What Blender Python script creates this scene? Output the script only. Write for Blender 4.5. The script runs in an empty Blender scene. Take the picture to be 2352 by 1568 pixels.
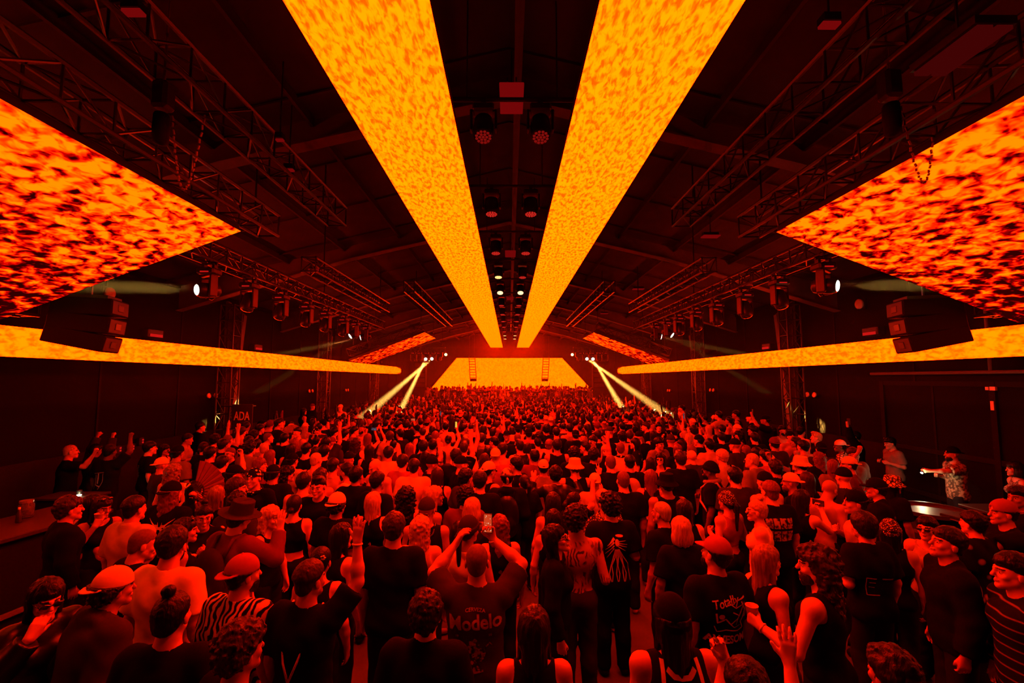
import bpy, math, random
import numpy as np
from mathutils import Vector, Matrix, Euler
from mathutils.bvhtree import BVHTree
R = math.radians
rng = random.Random(11)
SC = bpy.context.scene
COL = SC.collection
# ------------------------------------------------------------------ camera, world, exposure
CAMZ = 3.05
FPX = 1045.0
TILT = math.atan(86.0/FPX)
YAW = math.atan(6.0/FPX)
cam_d = bpy.data.cameras.new('camera'); cam = bpy.data.objects.new('camera', cam_d); COL.objects.link(cam)
cam_d.sensor_width = 36.0; cam_d.lens = 36.0*FPX/2352.0; cam_d.clip_start = 0.05; cam_d.clip_end = 200
cam.location = (0, 0, CAMZ); cam.rotation_euler = (math.pi/2+TILT, 0, -YAW)
SC.camera = cam
SC.view_settings.view_transform = 'Standard'; SC.view_settings.look = 'None'
SC.view_settings.gamma = 1.0; SC.view_settings.exposure = 0.0; SC.view_settings.use_curve_mapping = False
w = bpy.data.worlds.new('night'); SC.world = w; w.use_nodes = True
nt = w.node_tree
nt.nodes['Background'].inputs['Color'].default_value = (0, 0, 0, 1); nt.nodes['Background'].inputs['Strength'].default_value = 0
cy = SC.cycles
cy.max_bounces = 3; cy.diffuse_bounces = 2; cy.glossy_bounces = 2; cy.transmission_bounces = 3; cy.volume_bounces = 0; cy.transparent_max_bounces = 6
cy.use_adaptive_sampling = True; cy.adaptive_threshold = 0.02
cy.caustics_reflective = False; cy.caustics_refractive = False; cy.sample_clamp_indirect = 3.0; cy.sample_clamp_direct = 0.0

LED_GAIN = 42.0          # radiance of the red channel of a fully driven LED wall

def ray(px, py):
    v = Vector(((px-1176.0)/FPX, (784.0-py)/FPX, -1.0))
    return (cam.rotation_euler.to_matrix() @ v).normalized()
def at_y(px, py, Y):
    r = ray(px, py); t = Y/r.y; return Vector((r.x*t, Y, CAMZ+r.z*t))
def at_z(px, py, Z):
    r = ray(px, py); t = (Z-CAMZ)/r.z; return Vector((r.x*t, r.y*t, Z))
def at_x(px, py, X):
    r = ray(px, py); t = X/r.x; return Vector((X, r.y*t, CAMZ+r.z*t))
# ------------------------------------------------------------------ materials
def nmat(name):
    m = bpy.data.materials.new(name); m.use_nodes = True
    return m, m.node_tree.nodes, m.node_tree.links
def pbr(name, col, rough=0.6, metal=0.0, noise=0.25, scale=30.0, bump=0.0, spec=0.3, stretch=(1,1,1)):
    """plain surface with a little procedural colour variation and bump"""
    m, n, l = nmat(name); b = n['Principled BSDF']
    b.inputs['Roughness'].default_value = rough; b.inputs['Metallic'].default_value = metal
    b.inputs['Specular IOR Level'].default_value = spec
    tc = n.new('ShaderNodeTexCoord'); mp = n.new('ShaderNodeMapping'); mp.inputs['Scale'].default_value = stretch
    tx = n.new('ShaderNodeTexNoise'); tx.inputs['Scale'].default_value = scale; tx.inputs['Detail'].default_value = 3
    l.new(tc.outputs['Object'], mp.inputs['Vector']); l.new(mp.outputs['Vector'], tx.inputs['Vector'])
    mr = n.new('ShaderNodeMapRange'); mr.inputs['To Min'].default_value = 1-noise; mr.inputs['To Max'].default_value = 1+noise
    l.new(tx.outputs['Fac'], mr.inputs['Value'])
    mx = n.new('ShaderNodeMix'); mx.data_type = 'RGBA'; mx.blend_type = 'MULTIPLY'; mx.inputs['Factor'].default_value = 1
    mx.inputs['A'].default_value = (*col, 1); l.new(mr.outputs['Result'], mx.inputs['B'])
    l.new(mx.outputs['Result'], b.inputs['Base Color'])
    if bump:
        bp = n.new('ShaderNodeBump'); bp.inputs['Strength'].default_value = bump; bp.inputs['Distance'].default_value = 0.01
        l.new(tx.outputs['Fac'], bp.inputs['Height']); l.new(bp.outputs['Normal'], b.inputs['Normal'])
    return m
def emit(name, col, s):
    m, n, l = nmat(name); n.remove(n['Principled BSDF'])
    e = n.new('ShaderNodeEmission'); e.inputs['Color'].default_value = (*col, 1); e.inputs['Strength'].default_value = s
    l.new(e.outputs['Emission'], n['Material Output'].inputs['Surface']); return m
def led(name, scale, stretch, lo, hi, p0, p1, grad=None, mid=None):
    """LED wall showing a flickering fire picture: noise between two drive levels; grad = (axis vec, v0, v1, dark) spatial fade of the picture"""
    m, n, l = nmat(name); n.remove(n['Principled BSDF'])
    tc = n.new('ShaderNodeTexCoord'); mp = n.new('ShaderNodeMapping'); mp.inputs['Scale'].default_value = stretch; mp.inputs['Location'].default_value = (.37, .21, .53)
    l.new(tc.outputs['Object'], mp.inputs['Vector'])
    t1 = n.new('ShaderNodeTexNoise'); t1.inputs['Scale'].default_value = scale; t1.inputs['Detail'].default_value = 2.5; t1.inputs['Roughness'].default_value = 0.55
    t1.inputs['Distortion'].default_value = 0.4
    l.new(mp.outputs['Vector'], t1.inputs['Vector'])
    fac = t1.outputs['Fac']
    if grad:
        (ax, v0, v1, amt) = grad
        d = n.new('ShaderNodeVectorMath'); d.operation = 'DOT_PRODUCT'; d.inputs[1].default_value = ax
        l.new(tc.outputs['Object'], d.inputs[0])
        g = n.new('ShaderNodeMapRange'); g.inputs['From Min'].default_value = v0; g.inputs['From Max'].default_value = v1
        g.inputs['To Min'].default_value = -amt; g.inputs['To Max'].default_value = 0.0
        l.new(d.outputs['Value'], g.inputs['Value'])
        a = n.new('ShaderNodeMath'); a.operation = 'ADD'; l.new(fac, a.inputs[0]); l.new(g.outputs['Result'], a.inputs[1]); fac = a.outputs[0]
    cr = n.new('ShaderNodeMapRange'); cr.interpolation_type = 'SMOOTHSTEP'
    cr.inputs['From Min'].default_value = p0; cr.inputs['From Max'].default_value = p1
    l.new(fac, cr.inputs['Value'])
    mx = n.new('ShaderNodeMix'); mx.data_type = 'RGBA'; mx.inputs['A'].default_value = (*lo, 1); mx.inputs['B'].default_value = (*hi, 1)
    l.new(cr.outputs['Result'], mx.inputs['Factor'])
    if mid:
        rp = n.new('ShaderNodeValToRGB'); l.new(cr.outputs['Result'], rp.inputs['Fac']); el = rp.color_ramp.elements
        el[0].color = (*lo, 1); el[1].color = (*hi, 1)
        for pos, c in mid: el.new(pos).color = (*c, 1)
        mx = rp
    e = n.new('ShaderNodeEmission'); e.inputs['Strength'].default_value = LED_GAIN
    l.new(mx.outputs['Color' if mid else 'Result'], e.inputs['Color']); l.new(e.outputs['Emission'], n['Material Output'].inputs['Surface'])
    return m
M = {}
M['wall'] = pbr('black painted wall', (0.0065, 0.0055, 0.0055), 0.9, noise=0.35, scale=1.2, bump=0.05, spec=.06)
M['wallrib'] = pbr('black wall rib', (0.010, 0.009, 0.009), 0.8, spec=.08)
M['dado'] = pbr('dark lower wall board', (0.016, 0.013, 0.013), 0.85, noise=0.3, scale=3, spec=.06)
M['floor'] = pbr('worn concrete floor', (0.08, 0.075, 0.07), 0.6, noise=0.35, scale=2.5, bump=0.04, spec=.1)
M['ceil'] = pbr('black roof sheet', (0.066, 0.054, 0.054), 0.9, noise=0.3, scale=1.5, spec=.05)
M['steel'] = pbr('dark roof steel', (0.15, 0.13, 0.12), 0.7, noise=0.2, scale=4)
M['blackmetal'] = pbr('black powder coat', (0.02, 0.02, 0.021), 0.35, noise=0.1, spec=0.5)
M['trussmetal'] = pbr('dark anodised truss', (0.035, 0.033, 0.033), 0.35, metal=0.2, noise=0.1, spec=0.5)
M['plastic'] = pbr('black moulded plastic', (0.016, 0.016, 0.017), 0.4, noise=0.1, spec=0.5)
M['speaker'] = pbr('black speaker paint', (0.008, 0.008, 0.008), 0.8, noise=0.15, scale=60, spec=.1)
M['grille'] = pbr('speaker grille steel', (0.03, 0.026, 0.026), 0.5, noise=0.3, scale=150)
M['chrome'] = pbr('bare steel', (0.5, 0.48, 0.46), 0.3, metal=0.8)
M['fixture'] = pbr('white enamel reflector', (0.75, 0.72, 0.70), 0.4, noise=0.08)
M['redlamp'] = pbr('pale lens', (0.85, 0.8, 0.75), 0.3, noise=0.05)
M['wood'] = pbr('dark bar top', (0.035, 0.025, 0.022), 0.35, noise=0.4, scale=8, stretch=(1,6,1), spec=0.5)
M['barfront'] = pbr('dark bar front', (0.008, 0.007, 0.007), 0.8, spec=.1)
M['stagefloor'] = pbr('black stage deck', (0.01, 0.01, 0.01), 0.8, spec=.1)
M['signwhite'] = pbr('white vinyl letters', (0.85, 0.83, 0.8), 0.5, noise=0.02)
M['signblack'] = pbr('black sign board', (0.035, 0.03, 0.03), 0.5)
M['led_strip'] = led('fire picture on the ceiling strips', 15.0, (1.5, 0.55, 1), (0.70, 0.0031, 0.0), (1.0, 0.0104, 0.0), 0.32, 0.60)
M['led_wallstrip'] = led('fire picture on the wall strips', 10.0, (1, 0.6, 1.5), (0.40, 0.0036, 0.0), (0.5, 0.0088, 0.0), 0.33, 0.62)
M['led_screen'] = led('fire picture on the stage screen', 11.0, (1, 1, 1), (0.4, 0.0046, 0.0), (0.5, 0.0092, 0.0), 0.3, 0.65)
# ------------------------------------------------------------------ mesh helpers
class MB:
    """collects shapes and links them as ONE mesh object"""
    def __init__(s): s.v = []; s.f = []; s.mi = []; s.cur = 0
    def add(s, vs, fs):
        o = len(s.v); s.v.extend([tuple(p) for p in vs]); s.f.extend([tuple(i+o for i in f) for f in fs]); s.mi.extend([s.cur]*len(fs)); return s
    def box(s, c, size, rot=None, bev=0.0):
        hx, hy, hz = size[0]/2, size[1]/2, size[2]/2
        if bev <= 0:
            P = [Vector((x*hx, y*hy, z*hz)) for x in (-1, 1) for y in (-1, 1) for z in (-1, 1)]
            F = [(0,1,3,2),(4,6,7,5),(0,4,5,1),(2,3,7,6),(0,2,6,4),(1,5,7,3)]
        else:
            b = min(bev, hx*.9, hy*.9, hz*.9); P = []; idx = {}
            for sx in (-1,1):
                for sy in (-1,1):
                    for sz in (-1,1):
                        for k in range(3):
                            q = [sx*hx, sy*hy, sz*hz]
                            for j in range(3):
                                if j != k: q[j] -= (sx,sy,sz)[j]*b
                            idx[(sx,sy,sz,k)] = len(P); P.append(Vector(q))
            F = []
            for k in range(3):
                a, b2 = (k+1)%3, (k+2)%3
                for sg in (-1,1):
                    lp = []
                    for (u, v_) in ((-1,-1),(1,-1),(1,1),(-1,1)):
                        t = [0,0,0]; t[k] = sg; t[a] = u; t[b2] = v_; lp.append(idx[(t[0],t[1],t[2],k)])
                    F.append(tuple(lp if sg > 0 else lp[::-1]))
            for k in range(3):
                a, b2 = (k+1)%3, (k+2)%3
                for u in (-1,1):
                    for v_ in (-1,1):
                        t0 = [0,0,0]; t0[a]=u; t0[b2]=v_; t0[k]=-1; t1 = list(t0); t1[k]=1
                        lp = [idx[(*t0,a)], idx[(*t1,a)], idx[(*t1,b2)], idx[(*t0,b2)]]
                        F.append(tuple(lp if u*v_ > 0 else lp[::-1]))
            for sx in (-1,1):
                for sy in (-1,1):
                    for sz in (-1,1):
                        lp = [idx[(sx,sy,sz,k)] for k in range(3)]
                        F.append(tuple(lp if sx*sy*sz > 0 else lp[::-1]))
        if rot is not None: P = [rot @ p for p in P]
        c = Vector(c); return s.add([p+c for p in P], F)
    def tube(s, pts, r, n=8, cap=True):
        pts = [Vector(p) for p in pts]; rs = r if isinstance(r, (list, tuple)) else [r]*len(pts)
        P = []; up = Vector((0, 0, 1))
        for i, p in enumerate(pts):
            d = (pts[min(i+1, len(pts)-1)] - pts[max(i-1, 0)]).normalized()
            a = d.cross(up if abs(d.z) < .95 else Vector((1, 0, 0))).normalized(); b = d.cross(a).normalized()
            P += [p + (a*math.cos(2*math.pi*k/n) + b*math.sin(2*math.pi*k/n))*rs[i] for k in range(n)]
        F = []
        for i in range(len(pts)-1):
            for k in range(n):
                F.append((i*n+k, i*n+(k+1)%n, (i+1)*n+(k+1)%n, (i+1)*n+k))
        if cap: F.append(tuple(range(n))[::-1]); F.append(tuple((len(pts)-1)*n+k for k in range(n)))
        return s.add(P, F)
    def lathe(s, prof, n=20, M4=None, cap=True):
        """profile (r, z) turned about local z"""
        P = []; F = []
        for (r_, z_) in prof: P += [Vector((r_*math.cos(2*math.pi*k/n), r_*math.sin(2*math.pi*k/n), z_)) for k in range(n)]
        for i in range(len(prof)-1):
            for k in range(n): F.append((i*n+k, i*n+(k+1)%n, (i+1)*n+(k+1)%n, (i+1)*n+k))
        if cap: F.append(tuple(range(n))[::-1]); F.append(tuple((len(prof)-1)*n+k for k in range(n)))
        if M4 is not None: P = [M4 @ p for p in P]
        return s.add(P, F)
    def prism(s, poly, d):
        """planar polygon extruded along vector d"""
        poly = [Vector(p) for p in poly]; n = len(poly); d = Vector(d)
        F = [tuple(range(n))[::-1], tuple(range(n, 2*n))] + [(i, (i+1)%n, n+(i+1)%n, n+i) for i in range(n)]
        return s.add(poly+[p+d for p in poly], F)
    def mesh(s, name):
        me = bpy.data.meshes.new(name); me.from_pydata(s.v, [], s.f)
        if any(s.mi): me.polygons.foreach_set('material_index', s.mi)
        me.update(); return me
    def build(s, name, mat, parent=None, smooth=False, loc=None):
        me = s.mesh(name)
        if smooth: me.shade_smooth()
        for m_ in (mat if isinstance(mat, (list, tuple)) else [mat]): me.materials.append(m_)
        return link(name, me, parent, loc)
def link(name, me, parent=None, loc=None):
    o = bpy.data.objects.new(name, me); COL.objects.link(o)
    if parent is not None: o.parent = parent
    if loc is not None: o.location = loc
    return o
def tag(o, label=None, cat=None, group=None, kind=None):
    if label: o['label'] = label
    if cat: o['category'] = cat
    if group: o['group'] = group
    if kind: o['kind'] = kind
    return o
def struct(o, label=None, cat=None):
    o['kind'] = 'structure'
    return tag(o, label, cat)
def empty(name, loc, label=None, cat=None, group=None, rz=0.0):
    o = bpy.data.objects.new(name, None); COL.objects.link(o); o.location = loc; o.rotation_euler = (0, 0, rz); o.empty_display_size = 0.1
    return tag(o, label, cat, group)
def copy_tree(o, parent=None):
    c = o.copy(); COL.objects.link(c)
    if parent is not None: c.parent = parent
    for ch in list(o.children): copy_tree(ch, c)
    return c
def frame_from_z(d, up=Vector((0, 0, 1))):
    """rotation whose local -Z looks along d"""
    return d.to_track_quat('-Z', 'Y').to_matrix()
# ------------------------------------------------------------------ the hall
WX = 9.2            # half width
Y0, Y1 = -3.5, 42.0  # back and far end
EAVE, RIDGE = 5.7, 7.9
def rz_at(x): return RIDGE - (RIDGE-EAVE)*abs(x)/WX
struct(MB().box((0, (Y0+Y1)/2, -0.1), (2*WX+0.4, Y1-Y0+0.4, 0.2)).build('floor', M['floor']), 'worn grey concrete floor under the crowd', 'floor')
for sx, nm in ((-1, 'left'), (1, 'right')):
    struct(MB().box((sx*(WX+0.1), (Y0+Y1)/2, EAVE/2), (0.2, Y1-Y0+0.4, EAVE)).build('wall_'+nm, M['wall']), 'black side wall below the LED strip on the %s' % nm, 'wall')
    m = MB()
    m.box((sx*(WX-0.03), (Y0+Y1)/2, 0.74), (0.06, Y1-Y0, 1.48))
    struct(m.build('trim_1' if sx < 0 else 'trim_2', M['dado']), 'dark board panelling along the foot of the %s wall' % nm, 'panelling')
    m = MB()
    y = Y0+1.6
    while y < Y1-0.5:
        m.box((sx*(WX-0.012), y, 3.6), (0.024, 0.05, 4.2)); y += 2.44
    m.box((sx*(WX-0.02), (Y0+Y1)/2, 5.62), (0.04, Y1-Y0, 0.12))
    struct(m.build('trim_3' if sx < 0 else 'trim_4', M['wallrib']), 'thin black battens on the %s wall' % nm, 'batten')
m = MB(); m.prism([(-WX-.2, Y1, 0), (WX+.2, Y1, 0), (WX+.2, Y1, EAVE), (0, Y1, RIDGE+.05), (-WX-.2, Y1, EAVE)], (0, 0.2, 0))
struct(m.build('wall_far', M['wall']), 'black end wall behind the stage screen', 'wall')
m = MB(); m.prism([(-WX-.2, Y0-.2, 0), (WX+.2, Y0-.2, 0), (WX+.2, Y0-.2, EAVE), (0, Y0-.2, RIDGE+.05), (-WX-.2, Y0-.2, EAVE)], (0, 0.2, 0))
struct(m.build('wall_near', M['wall']), 'black end wall behind the camera', 'wall')
for sx, k in ((-1, 'left'), (1, 'right')):
    m = MB(); m.prism([(0, Y0-.2, RIDGE), (sx*(WX+.2), Y0-.2, EAVE-.05), (sx*(WX+.2), Y0-.2, EAVE+.1), (0, Y0-.2, RIDGE+.15)], (0, Y1-Y0+.4, 0))
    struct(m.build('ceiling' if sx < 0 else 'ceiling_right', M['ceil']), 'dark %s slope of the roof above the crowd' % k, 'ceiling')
# roof steel: tapered portal beams every 6 m, purlin seams, a ridge conduit
for i, yb in enumerate((1.2, 6.9, 12.6, 18.3, 24.0, 29.7, 35.4)):
    m = MB()
    for sx in (-1, 1):
        a = [(0, yb-.02, RIDGE-.02), (sx*WX, yb-.02, EAVE-.07), (sx*WX, yb-.02, EAVE-.75), (sx*4.5, yb-.02, rz_at(4.5)-.42), (0, yb-.02, RIDGE-.42)]
        m.prism(a, (0, .04, 0))
        for (p, q) in (((0, RIDGE-.42), (4.5, rz_at(4.5)-.42)), ((4.5, rz_at(4.5)-.42), (WX, EAVE-.75))):
            m.prism([(sx*p[0], yb-.13, p[1]), (sx*q[0], yb-.13, q[1]), (sx*q[0], yb-.13, q[1]-.025), (sx*p[0], yb-.13, p[1]-.025)], (0, .26, 0))
    o = struct(m.build('trim_%d' % (i+10), M['steel']), None, None)
    tag(o, ['first', 'second', 'third', 'fourth', 'fifth', 'sixth', 'last'][i]+' dark steel roof beam counted from the camera toward the stage', 'roof beam')
m = MB()
for xo in (1.55, 3.1, 4.65, 6.2, 7.75):
    for sx in (-1, 1):
        m.box((sx*xo, (Y0+Y1)/2, rz_at(xo)-.09), (.05, Y1-Y0, .14))
y = 0.6
while y < Y1-1:
    for sx in (-1, 1):
        m.prism([(0, y, RIDGE-.004), (sx*WX, y, EAVE-.054), (sx*WX, y, EAVE-.085), (0, y, RIDGE-.035)], (0, .05, 0))
    y += 1.9
struct(m.build('trim_20', M['ceil']), 'thin dark purlins and panel seams across the roof', 'purlins')
struct(MB().tube([(0.12, Y0, 7.30), (0.12, Y1-.3, 7.30)], 0.055, 10).build('trim_21', M['steel'], smooth=True), 'straight dark conduit pipe running under the ridge', 'pipe')
# door in the right wall
xw = WX-0.02
m = MB()
ya, yb, yc = 6.0, 8.55, 11.1
for (p, q) in ((ya, yb), (yb, yc)):
    m.box((xw-.03, (p+q)/2, 1.5), (.07, q-p-.06, 2.98), bev=.01)
o = struct(m.build('door_1', M['wall']), 'wide black sliding barn doors in the right wall', 'door')
fr = MB()
for yy in (ya, yb, yc): fr.box((xw-.08, yy, 1.5), (.07, .11, 3.0))
for zz in (0.55, 1.5, 2.95): fr.box((xw-.075, (ya+yc)/2, zz), (.06, yc-ya, .10))
fr.box((xw-.06, 7.3, 1.5), (.04, .05, 2.9)); fr.box((xw-.06, 9.8, 1.5), (.04, .05, 2.9))
fr.build('door_frame', M['wallrib'], o)
h = MB(); h.box((xw-.11, yb-.03, 2.87), (.04, .10, .07)).box((xw-.11, yb+.07, 2.87), (.04, .06, .06)); h.box((xw-.11, yb, 2.55), (.04, .06, .17)); h.build('door_latch', M['fixture'], o)
fr2 = MB(); fr2.tube([(xw-.1, Y0+.2, 3.18), (xw-.1, 11.4, 3.18)], .035, 8); fr2.tube([(xw-.1, yb, 3.18), (xw-.1, yb, 5.0)], .03, 8)
fr2.build('door_rail', M['steel'], o)
# stage
m = MB(); m.box((0, 38.4, .18), (14.5, 6.4, .35)); m.box((0, 39.3, .33), (14.0, 3.6, .62)); struct(m.build('floor_stage', M['stagefloor']), 'low black stage deck at the far end', 'stage')
# ------------------------------------------------------------------ LED walls
def led_slab(name, quad, thick, mat, label, cat, group=None, segs=1, frame=True):
    """quad: four corners p0..p3 (p0->p1 long side); a thin cabinet with a glowing face on it"""
    p = [Vector(q) for q in quad]
    n = (p[1]-p[0]).cross(p[3]-p[0]).normalized()       # face normal
    root = empty(name, sum(p, Vector())/4, label, cat, group)
    L = root.location
    m = MB(); v = []; f = []
    for i in range(segs+1):
        t = i/segs; v += [p[0].lerp(p[1], t)-L, p[3].lerp(p[2], t)-L]
    for i in range(segs): f.append((2*i, 2*i+2, 2*i+3, 2*i+1))
    m.add(v, f); m.build('led_face', mat, root)
    b = MB(); g = [q-L-n*0.004 for q in p]; b.prism(g, -n*thick); b.build('cabinet', M['blackmetal'], root)
    return root
ZS = CAMZ+2.57
for (xa, xb, lab) in ((-1.545, -0.545, 'orange LED ceiling strip left of the ridge, running to the stage'), (0.615, 1.605, 'orange LED ceiling strip right of the ridge, running to the stage')):
    ye = 37.3
    led_slab('led_ceiling_strip', [(xa, 2.6, ZS), (xa, ye, ZS), (xb, ye, ZS), (xb, 2.6, ZS)], .09, M['led_strip'], lab, 'LED screen', 'LED ceiling strips', segs=18)
    m = MB()
# wall strips with chamfered far end
for sx, nm in ((-1, 'left'), (1, 'right')):
    X = sx*(WX-.98); zt, zb = CAMZ+.868, CAMZ+.364
    root = empty('led_wall_strip', (X, 18, (zt+zb)/2), 'long orange LED strip along the %s wall' % nm, 'LED screen', 'LED wall strips')
    L = Vector(root.location)
    y0s, y1s = -1.0, 34.6
    n = 20; v = []; f = []
    ys = [y0s+(y1s-1.3-y0s)*i/n for i in range(n+1)]
    for yy in ys: v += [Vector((X, yy, zb))-L, Vector((X, yy, zt))-L]
    for i in range(n): f.append((2*i, 2*i+2, 2*i+3, 2*i+1) if sx > 0 else (2*i, 2*i+1, 2*i+3, 2*i+2))
    k = len(v); v += [Vector((X, y1s, zb+.14))-L, Vector((X, y1s, zt-.14))-L]
    e = (2*n, k, k+1, 2*n+1); f.append(e if sx > 0 else e[::-1])
    MB().add(v, f).build('led_face', M['led_wallstrip'], root)
    MB().box((sx*.065, (y0s+y1s)/2-18, 0), (.12, y1s-y0s-.2, zt-zb-.02)).build('cabinet', M['blackmetal'], root)
# stage screen: a trapezoid
YSC = 41.0
q = [at_y(986, 897, YSC), at_y(1361, 897, YSC), at_y(1291, 822, YSC), at_y(1049, 822, YSC)]
scr = led_slab('led_stage_screen', q, .12, M['led_screen'], 'wide trapezoid LED screen glowing orange behind the stage', 'LED screen', segs=8)
lg = [(-4.6, 'leg'), (0.0, 'leg'), (4.6, 'leg')]
for x_, nm in lg: MB().box((x_, .22, -(scr.location.z-.02)/2+.2), (.12, .12, scr.location.z-.02+.4)).build(nm, M['blackmetal'], scr)
# tilted side panels: inner edge high, outer edge low
def wing(sx, ya, yb, a, lab, mat, truss_lab):
    xi, zi = a, CAMZ+.548*a; xo, zo = 1.88*a, CAMZ+.207*a
    P = [Vector((sx*xi, ya, zi)), Vector((sx*xi, yb, zi)), Vector((sx*xo, yb, zo)), Vector((sx*xo, ya, zo))]
    if sx < 0: P = [P[1], P[0], P[3], P[2]]
    return led_slab('led_wing_panel', P, .10, mat, lab, 'LED screen', 'tilted LED wing panels', segs=3)
def wingmat(nm, sx, big):
    if big:
        return led(nm, 8.5, (1.0, 0.62, 1.0), (0.0008, 0.0, 0.0), (0.17, 0.0070, 0.0), 0.30, 0.60, grad=((-sx*1.0, 0.0, 0.0), -1.9, 1.3, 0.20), mid=((.25, (.018, .0, 0)), (.5, (.05, .0009, 0)), (.8, (.10, .0030, 0))))
    return led(nm, 5.5, (1, .7, 1), (0.0020, 0.0, 0.0), (0.14, 0.0044, 0.0), 0.28, 0.62, grad=((-sx*1.0, 0.0, 0.0), -1.9, 1.5, 0.11), mid=((.3, (.012, .0, 0)), (.55, (.04, .0006, 0)), (.8, (.09, .0020, 0))))
A = 4.0
for sx, nm in ((-1, 'left'), (1, 'right')):
    wing(sx, 1.6, 6.64, A, 'large tilted LED panel at the frame edge over the %s side' % nm, wingmat('fire picture on the near wing '+nm, sx, True), '')
    wing(sx, 21.4, 24.6, A, 'small far tilted LED panel beside the stage on the %s' % nm, wingmat('fire picture on the far wing '+nm, sx, False), '')
# low black risers for the viewing areas along both walls
for nm, (xa, xb, ya, yb) in (('left', (-9.0, -6.9, 15.6, 21.0)), ('right', (6.7, 9.0, 12.4, 16.6))):
    struct(MB().box(((xa+xb)/2, (ya+yb)/2, .125), (xb-xa, yb-ya, .25), bev=.01).build('floor_riser_'+nm, M['stagefloor']), 'low black viewing riser along the %s wall' % nm, 'riser')
# theatre smoke hanging over the far end of the floor and the stage
hm, hn, hl = nmat('stage smoke'); hn.remove(hn['Principled BSDF'])
hv = hn.new('ShaderNodeVolumeScatter'); hv.inputs['Density'].default_value = 0.0045; hv.inputs['Anisotropy'].default_value = 0.3; hv.inputs['Color'].default_value = (1, 1, 1, 1)
hl.new(hv.outputs['Volume'], hn['Material Output'].inputs['Volume'])
hz = MB().box((0, 29.4, 3.0), (17.0, 24.6, 5.9)).build('haze', hm); hz['kind'] = 'stuff'; tag(hz, 'thin red stage smoke hanging over the far half of the floor', 'haze')
hm2, hn, hl = nmat('thin smoke'); hn.remove(hn['Principled BSDF'])
hv = hn.new('ShaderNodeVolumeScatter'); hv.inputs['Density'].default_value = 0.0020; hv.inputs['Anisotropy'].default_value = 0.3
hl.new(hv.outputs['Volume'], hn['Material Output'].inputs['Volume'])
for sx in (-1, 1):
    hz = MB().box((sx*7.0, 13.2, 4.1), (4.2, 13.6, 3.0)).build('haze', hm2); hz['kind'] = 'stuff'; tag(hz, 'thin smoke drifting under the %s row of moving heads' % ('left' if sx < 0 else 'right'), 'haze')
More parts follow.
